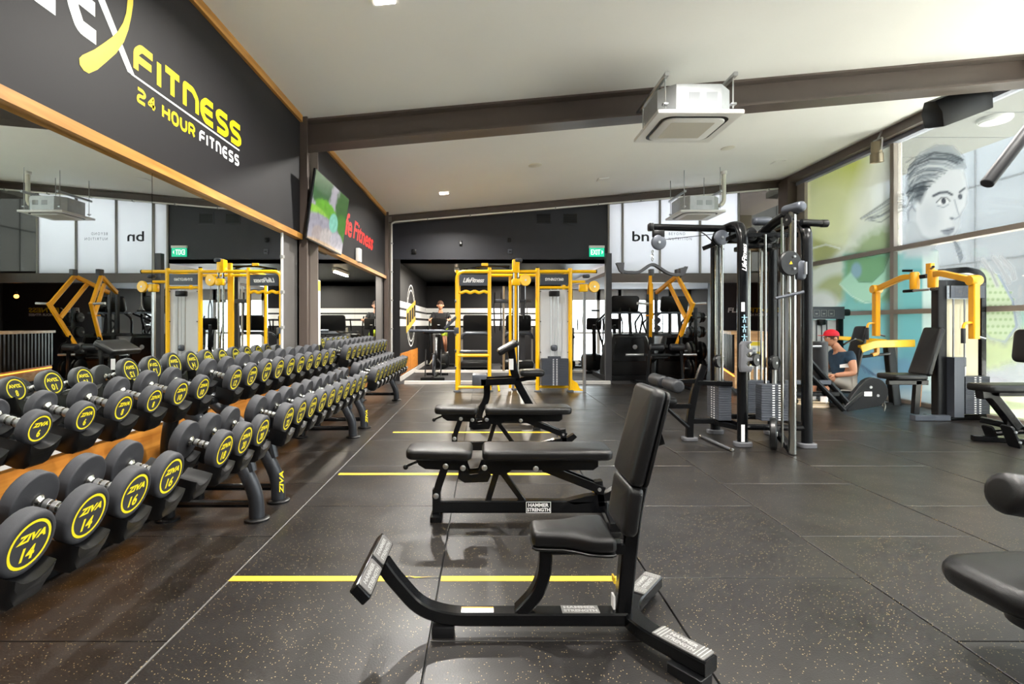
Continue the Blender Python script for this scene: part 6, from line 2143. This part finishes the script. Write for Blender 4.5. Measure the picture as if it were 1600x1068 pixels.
# ================================================================== CARDIO MACHINES
def cardio_tall(x, y, label):
    """Stair climber seen from its big front hood."""
    o = thing('stair_climber', label, 'exercise machine', (x, y, 0), 'large hooded cardio machines', local=True)
    hood = [(-0.52, 0.0), (0.52, 0.0), (0.50, 0.35), (0.40, 0.82), (0.34, 0.94), (-0.34, 0.94), (-0.40, 0.82), (-0.50, 0.35)]
    B().slab(hood, -0.30, 0.30, 0.05, frame((0, 0, 0.06), (1, 0, 0), (0, 0, 1)), 3).build('hood', 'black_plastic', o, 'tall rounded black hood')
    B().slab([(-0.36, 0.35), (0.36, 0.35), (0.30, 0.86), (-0.30, 0.86)], 0.30, 0.318, 0.008, frame((0, 0, 0.06), (1, 0, 0), (0, 0, 1)), 1).build('front_panel', 'black_metal', o, 'glossy front panel')
    B().lathe([(0.05, 0.319), (0.042, 0.322), (0.0352, 0.322)], (0.12, 0, 0.72), (0, -1, 0), 18).build('badge', 'steel', o, 'round silver badge')
    B().box(-0.55, 0.55, -0.36, 0.9, 0.0, 0.10).build('base', 'satin_black', o, smooth=0)
    for k in range(3):
        B().box(-0.32, 0.32, 0.35 + 0.2 * k, 0.62 + 0.2 * k, 0.62 - 0.2 * k, 0.66 - 0.2 * k).build('step', 'rubber_grey', o, smooth=0)
    for s in (-1, 1):
        B().bar([(s * 0.12, 0.02, 0.95), (s * 0.10, 0.08, 1.62)], 0.05, 0.07).build('mast', 'satin_black', o)
        B().tube([(s * 0.36, 0.2, 0.95), (s * 0.42, 0.12, 1.35), (s * 0.30, -0.05, 1.5), (s * 0.10, 0.0, 1.45)], 0.022, 8, 0.1).build('handrail', 'black_metal', o)
        B().tube([(s * 0.40, 0.3, 0.6), (s * 0.46, 0.9, 1.25), (s * 0.40, 0.2, 1.45)], 0.024, 8, 0.12).build('side_rail', 'black_metal', o)
    m = frame((0, 0.05, 1.66), (1, 0, 0), (0, -0.25, 1))
    B().slab(rrect(0.62, 0.36, 0.06, 4), -0.05, 0.03, 0.02, m, 2).build('console', 'black_plastic', o, 'dark console back')
    B().bar([(-0.45, 0.0, 1.46), (0.45, 0.0, 1.46)], 0.12, 0.04).build('tray', 'gunmetal', o)
    return o


cardio_tall(3.12, 11.75, 'hooded stair climber with silver badge, left of the pair behind the yellow levers')
cardio_tall(4.27, 11.9, 'hooded stair climber, right of the pair behind the yellow levers')


def treadmill(x, y, label, facing=1):
    o = thing('treadmill', label, 'exercise machine', (x, y, 0), 'treadmills in the dark back studio', local=True)
    B().bbox(0.80, 1.5, 0.12, 0.03, Matrix.Translation((0, 0.75, 0.12))).build('deck', 'satin_black', o)
    for s in (-1, 1):
        B().bbox(0.08, 1.3, 0.06, 0.01, Matrix.Translation((s * 0.34, 0.75, 0.03))).build('foot', 'black_plastic', o)
    B().box(-0.26, 0.26, 0.1, 1.48, 0.18, 0.19).build('belt', 'carpet_dark', o, smooth=0)
    B().bbox(0.78, 0.45, 0.2, 0.06, Matrix.Translation((0, 0.0, 0.18))).build('motor_hood', 'black_plastic', o)
    for s in (-1, 1):
        B().bar([(s * 0.37, 0.12, 0.15), (s * 0.36, 0.0, 1.12)], 0.05, 0.07).build('upright', 'alu_frame', o)
        B().tube([(s * 0.36, 0.0, 1.0), (s * 0.36, 0.35, 0.98), (s * 0.36, 0.6, 0.9)], 0.022, 8, 0.1).build('handrail', 'gunmetal', o)
    B().tube([(-0.37, 0.02, 0.86), (-0.30, -0.08, 0.98), (0.30, -0.08, 0.98), (0.37, 0.02, 0.86)], 0.045, 10, 0.15).build('front_arch', 'gunmetal', o, 'curved front bar')
    m = frame((0, 0.0, 1.25), (1, 0, 0), (0, -0.3, 1))
    B().slab(rrect(0.66, 0.42, 0.07, 4), -0.03, 0.04, 0.02, m, 2).build('console', 'black_plastic', o, 'dark console back')
    B().tube([(-0.48, 0, 1.05), (-0.46, -0.05, 1.35)], 0.016, 8).build('side_grip', 'black_metal', o)
    B().tube([(0.48, 0, 1.05), (0.46, -0.05, 1.35)], 0.016, 8).build('side_grip', 'black_metal', o)
    return o


treadmill(-0.22, 13.7, 'treadmill seen through the ladder bay of the yellow rig')
treadmill(0.88, 13.8, 'treadmill seen between the two bays of the yellow rig')
treadmill(1.98, 14.0, 'treadmill seen between the weight shroud and the right cable column')


def cross_trainer(x, y, label):
    o = thing('cross_trainer', label, 'exercise machine', (x, y, 0), 'cross trainers', local=True)
    B().bbox(0.5, 0.5, 0.42, 0.1, Matrix.Translation((0, 0.25, 0.25))).build('drive_housing', 'black_plastic', o)
    B().bar([(0, -0.4, 0.035), (0, 1.4, 0.035)], 0.12, 0.07).build('base_rail', 'satin_black', o)
    for yy in (-0.4, 1.35):
        B().bar([(-0.32, yy, 0.03), (0.32, yy, 0.03)], 0.08, 0.06).build('cross_foot', 'satin_black', o)
    B().bar([(0, -0.1, 0.3), (0, -0.05, 1.25)], 0.09, 0.07).build('mast', 'black_metal', o)
    m = frame((0, -0.06, 1.22), (1, 0, 0), (0, -0.2, 1))
    B().slab(rrect(0.38, 0.30, 0.04, 4), -0.03, 0.03, 0.015, m, 2).build('console', 'black_plastic', o, 'square dark console')
    B().box(-0.03, 0.03, -0.1, -0.098, 1.19, 1.2).build('console_badge', 'white_mark', o, smooth=0)
    for s in (-1, 1):
        B().tube([(s * 0.22, 0.0, 0.5), (s * 0.24, -0.02, 0.95), (s * 0.26, 0.05, 1.25), (s * 0.24, 0.12, 1.42)], 0.018, 8, 0.1).build('swing_handle', 'black_metal', o)
        B().bar([(s * 0.16, 0.15, 0.3), (s * 0.16, 1.1, 0.2 + 0.08 * s)], 0.05, 0.06).build('pedal_arm', 'gunmetal', o)
        B().bbox(0.15, 0.36, 0.04, 0.01, Matrix.Translation((s * 0.16, 0.62, 0.28 + 0.04 * s))).build('pedal', 'black_plastic', o)
    return o


cross_trainer(-1.19, 13.9, 'cross trainer used by the man in the black shirt')
cross_trainer(2.75, 13.4, 'cross trainer in front of the bright entrance glass, left of the slim column')
cross_trainer(3.55, 14.6, 'cross trainer by the entrance glass, behind the stair climbers')
bk_ = thing('exercise_bike', 'black exercise bike beside the white stripes in the back studio', 'bike', (-1.12, 12.1, 0))
B().lathe([(0.23, -0.02), (0.25, -0.012), (0.25, 0.012), (0.23, 0.02), (0.2, 0.012), (0.06, 0.01), (1e-6, 0.02)], (-1.12, 11.75, 0.30), (1, 0, 0), 28).build('flywheel', 'gunmetal', bk_)
B().bar([(-1.12, 11.7, 0.3), (-1.12, 12.0, 0.62), (-1.12, 12.45, 0.35)], 0.05, 0.08, 0.1).build('frame', 'satin_black', bk_)
B().bar([(-1.12, 11.92, 0.55), (-1.12, 11.82, 1.0)], 0.05, 0.05).build('handlebar_post', 'steel', bk_)
B().tube([(-1.34, 11.62, 1.06), (-1.34, 11.8, 1.02), (-0.90, 11.8, 1.02), (-0.90, 11.62, 1.06)], 0.018, 8, 0.06).build('handlebar', 'black_metal', bk_)
B().bar([(-1.12, 12.25, 0.45), (-1.12, 12.38, 0.92)], 0.05, 0.05).build('seat_post', 'steel', bk_)
pad(B(), 0.2, 0.27, 0.07, 0.03, Matrix.Translation((-1.12, 12.42, 0.92)), 0.05).build('saddle', 'vinyl', bk_)
for yy in (11.5, 12.65):
    B().bar([(-1.38, yy, 0.03), (-0.86, yy, 0.03)], 0.08, 0.06).build('cross_foot', 'satin_black', bk_)
B().bar([(-1.12, 11.5, 0.05), (-1.12, 12.65, 0.05)], 0.06, 0.05).build('base_rail', 'satin_black', bk_)
for s in (-1, 1):
    B().bar([(-1.12 + s * 0.05, 12.1, 0.42), (-1.12 + s * 0.12, 12.1 + s * 0.1, 0.30)], 0.03, 0.02).build('crank', 'steel', bk_)
    B().bbox(0.1, 0.14, 0.03, 0.008, Matrix.Translation((-1.12 + s * 0.17, 12.1 + s * 0.1, 0.29))).build('pedal', 'black_plastic', bk_)
    B().slab([(11.5, 0.08), (11.62, 0.08), (11.72, 0.62), (11.66, 0.66)], -0.01, 0.01, 0, frame((-1.12 + s * 0.17, 0, 0), (0, 1, 0), (0, 0, 1))).build('guard', 'satin_black', bk_)

# weight plate tree and medicine balls
pt_ = thing('plate_tree', 'black storage tree with bumper plates left of the cable station', 'rack', (4.35, 10.95, 0))
B().bar([(4.35, 10.95, 0.03), (4.35, 10.95, 1.55)], 0.06, 0.06).build('post', bm, pt_)
B().bar([(4.1, 10.95, 0.03), (4.6, 10.95, 0.03)], 0.08, 0.06).build('base', bm, pt_)
B().bar([(4.35, 10.7, 0.03), (4.35, 11.2, 0.03)], 0.08, 0.06).build('base', bm, pt_)
for z, rr in ((1.35, 0.11), (1.05, 0.12), (0.66, 0.2), (0.3, 0.22)):
    for s in (-1, 1):
        B().tube([(4.35, 10.95, z), (4.35 + s * 0.22, 10.95, z)], 0.022, 8).build('peg', 'steel', pt_)
        disc(pt_, (4.35 + s * 0.09, 10.95, z), rr, 0.05, (1, 0, 0), 'black_plastic', 'bumper_plate', False, False)
        disc(pt_, (4.35 + s * 0.15, 10.95, z), rr * 0.9, 0.04, (1, 0, 0), 'dark_plastic', 'bumper_plate', False, False)
br_ = thing('ball_rack', 'slim upright rack holding grey medicine balls by the entrance', 'rack', (4.36, 13.4, 0))
for s in (-1, 1):
    B().tube([(4.36 + s * 0.13, 13.4, 0.0), (4.36 + s * 0.13, 13.4, 1.45)], 0.015, 8).build('upright', 'black_metal', br_)
for k in range(3):
    z = 0.82 + 0.2 * k
    B().tube([(4.23, 13.4, z), (4.25, 13.3, z), (4.47, 13.3, z), (4.49, 13.4, z)], 0.01, 6).build('shelf_ring', 'steel', br_)
B().bbox(0.4, 0.4, 0.03, 0.01, Matrix.Translation((4.36, 13.4, 0.015))).build('base', 'satin_black', br_)
for k, nm in enumerate(('lowest', 'middle', 'topmost')):
    o = B().ball((4.36, 13.4, 0.91 + 0.2 * k), 0.085, 16).build('medicine_ball', 'rubber_grey')
    tag(o, '%s of the three grey medicine balls on the upright rack' % nm, 'ball', 'medicine balls')

# ================================================================== RECEPTION
dd = V((0.31, 0.95, 0)).normalized()
dn = V((-dd.y, dd.x, 0))                                   # slatted front faces the mirrored wall
d0 = V((4.32, 9.17, 0))
dk = thing('reception_desk', 'wooden bar counter with dark vertical slats behind the cable station', 'desk', (4.9, 10.2, 0))
md = frame(d0, dd, dn)                                     # x along the counter, y outwards, z up
B().box(0, 2.12, -0.56, 0, 0.10, 1.03, md).build('carcass', 'oak_x', dk, smooth=0)
B().box(-0.02, 2.14, -0.58, 0.06, 1.03, 1.08, md).build('counter_top', 'oak_x', dk, smooth=0)
B().box(0.05, 2.08, -0.52, -0.06, 0, 0.10, md).build('plinth', 'satin_black', dk, smooth=0)
B().box(0.02, 2.1, 0.0, 0.012, 0.30, 0.318, md).build('led_strip', 'led_glow', dk, 'warm light strip under the slats', smooth=0)
for k in range(15):
    x = 0.08 + k * 0.14
    B().box(x - 0.03, x + 0.03, 0, 0.035, 0.36, 1.03, md).build('slat', 'satin_black', dk, smooth=0)
pb = thing('poster', 'yellow and white poster on the end of the wooden bar counter', 'poster', (4.6, 9.1, 0.6))
n_ = 40
uu2, vv2 = np.meshgrid(np.linspace(0, 1, n_), np.linspace(0, 1, n_))
K2 = Paint(uu2 * 100, vv2 * 100)
K2.poly([(-5, -5), (105, -5), (105, 105), (-5, 105)], '#d8dde0', 1, 1)
K2.poly([(-5, 85), (105, 85), (105, 105), (-5, 105)], '#d9c22e', 1, 4)
K2.poly([(85, 10), (105, 5), (105, 90), (85, 85)], '#e0cf40', 0.9, 4)
for k in range(5):
    for j in range(3):
        K2.poly([(10 + 26 * j, 12 + 14 * k), (30 + 26 * j, 12 + 14 * k), (30 + 26 * j, 22 + 14 * k), (10 + 26 * j, 22 + 14 * k)], ['#cfc233', '#8f98a4', '#f0f0ee', '#5f6a74'][(k * 2 + j) % 4], 0.9, 2)
g = [tuple(md @ V((-0.006, -0.18 - 0.26 * u, 0.45 + 0.46 * v))) for v in np.linspace(0, 1, n_) for u in np.linspace(0, 1, n_)]
B().box(-0.005, 0.0, -0.45, -0.17, 0.44, 0.92, md).build('backing_sheet', 'white_plastic', pb, smooth=0)
sheet('poster_print', g, np.concatenate([K2.rgb, K2.a[..., None]], -1), n_, n_, 'paper_print', pb, 'yellow and white poster sheet')
rs_ = thing('reception_sign', 'yellow and white gym name on the dark reception wall', 'sign', (6.7, 13.59, 1.5))
yy = 13.597
for body, px0, px1, py0, py1, m_ in (('FLEX', 1137, 1168, 480.5, 488, 'logo_white'), ('FITNESS', 1169, 1217, 480.5, 488, 'logo_yellow'), ('24 HOUR FITNESS', 1172, 1217, 489.5, 493.5, 'logo_white')):
    a, c = P(px0, py1, yy), P(px1, py0, yy)
    b = B()
    put_text(b, body, frame(((a.x + c.x) / 2, yy, (a.z + c.z) / 2), (1, 0, 0), (0, 0, 1)), c.x - a.x, c.z - a.z, 0.03, 0.1, 1.0)
    b.build('lettering', m_, rs_, smooth=0)
for i, x in enumerate((6.75, 7.35)):
    o = thing('pendant_lamp', ['left', 'right'][i] + ' one of two warm pendant bulbs by the dark reception wall', 'light', (x, 12.35, 1.85), 'warm pendant bulbs')
    B().ball((x, 12.35, 1.86), 0.05, 14).build('bulb', 'pendant_glow', o)
    B().lathe([(0.025, 0.04), (0.03, 0.06), (0.022, 0.11), (0.006, 0.12)], (x, 12.35, 1.86), (0, 0, 1), 12).build('socket', 'black_plastic', o)
    B().tube([(x, 12.35, 1.97), (x, 12.35, 2.28)], 0.005, 6).build('cord', 'black_plastic', o)
# lamps of the back rooms
for i, (x, y, z, lab) in enumerate(((-0.65, 12.9, 2.44, 'fluorescent batten on the studio ceiling near the yellow rig'), (0.9, 15.2, 2.44, 'added fluorescent batten on the studio ceiling near its back wall'))):  # second batten is added to brighten the studio
    o = thing('batten_light', lab, 'light', (x, y, z), 'fluorescent battens in the studio')
    B().box(x - 0.05, x + 0.05, y - 0.6, y + 0.6, z + 0.02, z + 0.08).build('tray', 'white_plastic', o, smooth=0)
    B().tube([(x, y - 0.58, z), (x, y + 0.58, z)], 0.016, 8).build('tube', 'tube_glow', o)
    ld = bpy.data.lights.new('batten_lamp', 'AREA')
    ld.shape = 'RECTANGLE'
    ld.size, ld.size_y = 0.06, 1.15
    ld.energy = 45
    ld.color = (1.0, 0.93, 0.82)
    lo = bpy.data.objects.new('batten_lamp', ld)
    COL.objects.link(lo)
    lo.parent = o
    lo.location = (0, 0, -0.02)
# round logo on the studio wall
lg_ = thing('wall_logo', 'round white outlined logo with a slanted gold band on the studio wall', 'sign', (-1.79, 13.0, 1.42))
mlog = frame((-1.7945, 13.0, 1.42), (0, 1, 0), (0, 0, 1))
b = B()
for r1 in (0.74, 0.62):
    b.ribbon([(r1 * math.cos(a), r1 * math.sin(a)) for a in [2 * PI * k / 40 for k in range(41)]], 0.03, 0.0, 0, mlog)
b.build('rings', 'logo_white', lg_, smooth=0)
b = B()
for k in range(2):
    for a0 in range(0, 360, 24):
        if 30 < (a0 % 180) < 150:
            b.ribbon([(0.65 * math.cos(R(a0)), 0.65 * math.sin(R(a0))), (0.71 * math.cos(R(a0)), 0.71 * math.sin(R(a0)))], 0.035, 0.0005, 0, mlog)
q_ = b.build('ring_marks', 'logo_white', lg_, smooth=0)
q_['kind'] = 'stuff'
b = B().add([(-0.82, -0.42, 0.001), (0.82, -0.12, 0.001), (0.82, 0.42, 0.001), (-0.82, 0.12, 0.001)], [(0, 1, 2, 3)], mlog)
b.build('band', 'gold', lg_, 'slanted gold band', smooth=0)
b = B()
for k in range(4):
    x = -0.62 + k * 0.41
    s0 = (x / 0.82) * 0.15
    b.add([(x - 0.1, s0 - 0.14, 0.002), (x + 0.22, s0 - 0.10, 0.002), (x + 0.22, s0 + 0.19, 0.002), (x - 0.1, s0 + 0.15, 0.002)], [(0, 1, 2, 3)], mlog)
    b.build('band_panel', 'satin_black', lg_, smooth=0)
    b = B()


# ================================================================== PEOPLE
def skin(name, verts, edges, radii, m, parent, root=0, sub=2):
    o = ROOT.get(parent.name, (0, 0, 0))
    me = bpy.data.meshes.new(name)
    me.from_pydata([(v[0] - o[0], v[1] - o[1], v[2] - o[2]) for v in verts], edges, [])
    me.materials.append(MATS[m])
    ob = link(name, me, parent)
    sk = ob.modifiers.new('skin', 'SKIN')
    sk.use_smooth_shade = True
    sv = me.skin_vertices[0].data
    for i, r in enumerate(radii):
        sv[i].radius = r if isinstance(r, tuple) else (r, r)
        sv[i].use_root = i == root
    ss = ob.modifiers.new('smooth', 'SUBSURF')
    ss.levels = ss.render_levels = sub
    return ob


def hand(name, wrist, dirv, up, parent, m, s=1.0):
    """Palm with five separate bent fingers."""
    dirv, up = V(dirv).normalized(), V(up).normalized()
    side = dirv.cross(up).normalized()
    vs, es, rd = [V(wrist), V(wrist) + dirv * 0.045 * s, V(wrist) + dirv * 0.085 * s], [(0, 1), (1, 2)], [0.024 * s, (0.036 * s, 0.018 * s), (0.036 * s, 0.016 * s)]
    for k, (off, L) in enumerate(((-0.03, 0.06), (-0.01, 0.075), (0.01, 0.07), (0.028, 0.055))):
        b0 = V(wrist) + dirv * 0.08 * s + side * off * s
        i0 = len(vs)
        vs += [b0, b0 + (dirv * 0.6 - up * 0.25).normalized() * L * 0.55 * s, b0 + (dirv * 0.5 - up * 0.8).normalized() * L * s]
        es += [(2, i0), (i0, i0 + 1), (i0 + 1, i0 + 2)]
        rd += [0.0095 * s, 0.0088 * s, 0.0075 * s]
    b0 = V(wrist) + dirv * 0.03 * s + side * -0.035 * s
    i0 = len(vs)
    vs += [b0, b0 + (dirv * 0.6 - side * 0.7 - up * 0.3).normalized() * 0.04 * s, b0 + (dirv - side * 0.4 - up * 0.6).normalized() * 0.07 * s]
    es += [(1, i0), (i0, i0 + 1), (i0 + 1, i0 + 2)]
    rd += [0.012 * s, 0.0105 * s, 0.009 * s]
    return skin(name, vs, es, rd, m, parent, 0, 1)


def head(parent, c, face, hair_m=None, s=1.0):
    """Skull with nose, eyes, mouth, ears; face = horizontal facing direction."""
    c = V(c)
    f = V(face).normalized()
    sd = V((0, 0, 1)).cross(f).normalized()
    m = Matrix.Identity(4)
    for i in range(3):
        m[i][0], m[i][1], m[i][2], m[i][3] = f[i], sd[i], (0, 0, 1)[i], c[i]
    b = B()
    n, k = 20, 14
    vs, fs = [], []
    for i in range(k + 1):
        t = PI * i / k
        for j in range(n):
            a = 2 * PI * j / n
            x, y, z = math.sin(t) * math.cos(a), math.sin(t) * math.sin(a), math.cos(t)
            jaw = 1.0 - 0.28 * max(0, -z) ** 1.2
            px, py, pz = x * 0.098 * jaw, y * 0.076 * jaw, z * 0.118
            if x > 0:
                px *= 0.93
                if abs(y) < 0.3 and -0.35 < z < 0.12:
                    px += 0.022 * (1 - abs(y) / 0.3) * (1 - abs(z + 0.18) / 0.3 if abs(z + 0.18) < 0.3 else 0)
                if z > 0.02 and z < 0.3 and 0.2 < abs(y) < 0.6:
                    px -= 0.006
                if z < -0.6:
                    px += 0.012
            vs.append((px * s, py * s, pz * s))
    for i in range(k):
        for j in range(n):
            q = (j + 1) % n
            fs.append((i * n + j, (i + 1) * n + j, (i + 1) * n + q, i * n + q))
    b.add(vs, fs, m)
    hd2 = b.build('head', 'skin', parent, smooth=60)
    for sg_ in (-1, 1):
        B().ball(m @ V((-0.005 * s, sg_ * 0.076 * s, -0.005 * s)), 0.028 * s, 10, (1, 1, 1)).build('ear', 'skin', hd2)
        e = B().ball(m @ V((0.083 * s, sg_ * 0.031 * s, 0.012 * s)), 0.012 * s, 8)
        e.build('eye', mat('eye_white', '#e8e4e0', 0.3), hd2)
        B().ball(m @ V((0.093 * s, sg_ * 0.031 * s, 0.012 * s)), 0.006 * s, 8).build('iris', 'hair_brown', hd2)
    B().tube([m @ V((0.080 * s, -0.024 * s, -0.062 * s)), m @ V((0.089 * s, 0, -0.064 * s)), m @ V((0.080 * s, 0.024 * s, -0.062 * s))], 0.006 * s, 6).build('mouth', mat('lips', '#9a5a4c', 0.5), hd2)
    return hd2, m


# man in the red cap
mc = thing('person', 'person in red cap and dark blue patterned shirt sitting in the chest press', 'person', (5.2, 7.88, 0))
Yp = 7.88
hp, ch_, sh_l, sh_r = V((5.30, Yp, 0.36)), V((5.30, Yp, 0.66)), V((5.30, Yp - 0.19, 0.76)), V((5.30, Yp + 0.19, 0.76))
nk, hb = V((5.26, Yp, 0.82)), V((5.17, Yp, 0.93))
kn_l, kn_r = V((4.98, Yp - 0.15, 0.44)), V((4.98, Yp + 0.15, 0.44))
an_l, an_r = V((4.95, Yp - 0.14, 0.09)), V((4.95, Yp + 0.14, 0.09))
el_l, el_r = V((5.30, Yp - 0.27, 0.50)), V((5.24, Yp + 0.27, 0.52))
wr_l, wr_r = V((5.06, Yp - 0.20, 0.47)), V((5.04, Yp + 0.2, 0.50))
vs = [hp, V((5.31, Yp, 0.50)), ch_, nk, hb, sh_l, el_l, wr_l, sh_r, el_r, wr_r, hp + V((-0.03, -0.10, 0)), kn_l, an_l, hp + V((-0.03, 0.10, 0)), kn_r, an_r]
es = [(0, 1), (1, 2), (2, 3), (3, 4), (2, 5), (5, 6), (6, 7), (2, 8), (8, 9), (9, 10), (0, 11), (11, 12), (12, 13), (0, 14), (14, 15), (15, 16)]
rd = [(0.14, 0.11), (0.13, 0.10), (0.15, 0.11), 0.058, 0.06, 0.065, 0.048, 0.033, 0.065, 0.048, 0.033, 0.088, 0.06, 0.042, 0.088, 0.06, 0.042]
skin('body', vs, es, rd, 'skin', mc)
vs = [V((5.31, Yp, 0.40)), V((5.31, Yp, 0.52)), ch_, V((5.28, Yp, 0.775)), sh_l, sh_l.lerp(el_l, 0.55), sh_r, sh_r.lerp(el_r, 0.55)]
skin('shirt', vs, [(0, 1), (1, 2), (2, 3), (2, 4), (4, 5), (2, 6), (6, 7)], [(0.155, 0.125), (0.148, 0.118), (0.168, 0.128), 0.075, 0.085, 0.068, 0.085, 0.068], 'cloth_navy', mc)
B().slab([(-0.11, 0), (0.02, 0.02), (0.06, 0.0), (0.06, -0.04), (-0.11, -0.045)], -0.002, 0.002, 0, frame((5.27, Yp - 0.165, 0.62), (1, 0, 0), (0, 0, 1))).build('shirt_panel', 'white_mark', mc, smooth=0)
skin('shorts', [hp + V((0, 0, 0.0)), hp + V((-0.03, -0.10, 0)), hp.lerp(kn_l, 0.8) + V((0, -0.03, 0)), hp + V((-0.03, 0.10, 0)), hp.lerp(kn_r, 0.8) + V((0, 0.03, 0))], [(0, 1), (1, 2), (0, 3), (3, 4)], [(0.155, 0.125), 0.105, 0.085, 0.105, 0.085], 'cloth_grey', mc)
hh, hm = head(mc, hb + V((-0.03, 0, 0.07)), (-1, -0.1, 0))
cap = B()
pr = [(0.104 * math.cos(t), 0.085 * math.sin(t)) for t in [PI / 2 * k / 7 for k in range(8)]]
pr = [(max(r, 1e-6), z) for r, z in pr]
cap.lathe([(0.1045, -0.012)] + pr, (0, 0, 0), (0, 0, 1), 24, hm @ Matrix.Translation((-0.005, 0, 0.048)))
cp2 = cap.build('cap', 'cloth_red', mc, 'red baseball cap')
B().slab([(0.0, -0.075), (0.075, -0.062), (0.115, -0.03), (0.125, 0), (0.115, 0.03), (0.075, 0.062), (0.0, 0.075)], -0.004, 0.004, 0.002, hm @ Matrix.Translation((0.075, 0, 0.04)), 1).build('cap_brim', 'cloth_red', cp2)
B().lathe([(0.100, -0.05), (0.102, 0.0)], (0, 0, 0), (0, 0, 1), 24, hm @ Matrix.Translation((-0.012, 0, 0.035)) @ Matrix.Diagonal((0.92, 0.86, 1, 1))).build('hair', 'hair_brown', mc)
hand('hand', wr_l, (-1, 0.1, 0), (0, 0, 1), mc, 'skin')
hand('hand', wr_r, (-1, -0.1, 0), (0, 0, 1), mc, 'skin')
for an in (an_l, an_r):
    sh2 = B().slab([(-0.17, -0.035), (-0.19, 0.0), (-0.17, 0.035), (-0.08, 0.048), (0.04, 0.042), (0.075, 0.03), (0.075, -0.03), (0.04, -0.042), (-0.08, -0.048)], 0, 0.075, 0.02, Matrix.Translation((an.x - 0.02, an.y, 0.001)), 3).build('shoe', 'shoe_beige', mc)
    B().slab([(-0.17, -0.037), (-0.192, 0.0), (-0.17, 0.037), (-0.08, 0.05), (0.04, 0.044), (0.077, 0.03), (0.077, -0.03), (0.04, -0.044), (-0.08, -0.05)], 0, 0.02, 0.003, Matrix.Translation((an.x - 0.02, an.y, 0.0)), 1).build('sole', 'white_mark', sh2)
    B().tube([an + V((0, 0, -0.03)), an + V((0, 0, 0.07))], 0.05, 10).build('sock', 'white_mark', mc)

# man on the cross trainer in the studio
mb = thing('person', 'person in black shirt and lime shorts exercising in the back studio', 'person', (-1.19, 14.45, 0.28))
X0, Yq = -1.19, 14.48
hz = 0.28
hp, ch_ = V((X0, Yq, hz + 0.80)), V((X0, Yq - 0.05, hz + 1.10))
nk, hb = V((X0, Yq - 0.09, hz + 1.26)), V((X0, Yq - 0.13, hz + 1.36))
shs = [V((X0 + s * 0.19, Yq - 0.06, hz + 1.19)) for s in (-1, 1)]
els = [V((X0 + s * 0.27, Yq - 0.22, hz + 0.98)) for s in (-1, 1)]
wrs = [V((X0 + s * 0.245, 14.04, hz + 1.06)) for s in (-1, 1)]
kns = [V((X0 + s * 0.13, Yq - 0.10 * s - 0.08, hz + 0.44)) for s in (-1, 1)]
ans = [V((X0 + s * 0.15, Yq + 0.04, 0.345 + 0.04 * s + 0.07)) for s in (-1, 1)]
vs = [hp, (hp + ch_) / 2, ch_, nk, hb, shs[0], els[0], wrs[0], shs[1], els[1], wrs[1], hp + V((-0.09, 0, -0.03)), kns[0], ans[0], hp + V((0.09, 0, -0.03)), kns[1], ans[1]]
rd = [(0.12, 0.10), (0.115, 0.095), (0.14, 0.10), 0.055, 0.055, 0.06, 0.045, 0.032, 0.06, 0.045, 0.032, 0.085, 0.058, 0.042, 0.085, 0.058, 0.042]
skin('body', vs, [(0, 1), (1, 2), (2, 3), (3, 4), (2, 5), (5, 6), (6, 7), (2, 8), (8, 9), (9, 10), (0, 11), (11, 12), (12, 13), (0, 14), (14, 15), (15, 16)], rd, 'skin', mb)
skin('shirt', [hp + V((0, 0, 0.03)), (hp + ch_) / 2, ch_, ch_ + V((0, -0.02, 0.1)), shs[0], shs[0].lerp(els[0], 0.6), shs[1], shs[1].lerp(els[1], 0.6)], [(0, 1), (1, 2), (2, 3), (2, 4), (4, 5), (2, 6), (6, 7)], [(0.145, 0.12), (0.14, 0.12), (0.17, 0.135), 0.105, 0.085, 0.068, 0.085, 0.068], 'cloth_black', mb)
skin('shorts', [hp, hp + V((-0.09, 0, -0.03)), (hp + V((-0.11, 0, 0))).lerp(kns[0], 0.62), hp + V((0.09, 0, -0.03)), (hp + V((0.11, 0, 0))).lerp(kns[1], 0.62)], [(0, 1), (1, 2), (0, 3), (3, 4)], [(0.14, 0.12), 0.105, 0.095, 0.105, 0.095], 'cloth_lime', mb)
hh, hm = head(mb, hb + V((0, -0.02, 0.08)), (0.05, -1, 0))
hr = B()
pr = [(max(0.105 * math.cos(t), 1e-6), 0.10 * math.sin(t)) for t in [PI / 2 * k / 6 for k in range(7)]]
hr.lathe([(0.1, -0.02)] + pr, (0, 0, 0), (0, 0, 1), 20, hm @ Matrix.Translation((-0.014, 0, 0.035)) @ Matrix.Diagonal((0.98, 0.82, 1, 1)))
hr.build('hair', 'hair_brown', mb)
for i, s in enumerate((-1, 1)):
    hand('hand', wrs[i], (0, -1, 0.1), (0, 0, 1), mb, 'skin', 0.9)
    a = ans[i]
    B().slab([(-0.045, -0.16), (0, -0.19), (0.045, -0.16), (0.05, 0.03), (0.03, 0.08), (-0.03, 0.08), (-0.05, 0.03)], 0, 0.075, 0.02, Matrix.Translation((a.x, a.y - 0.03, a.z - 0.085)), 2).build('shoe', 'cloth_black', mb)
    B().tube([a + V((0, 0, -0.03)), a + V((0, 0, 0.08))], 0.048, 10).build('sock', 'white_mark', mb)
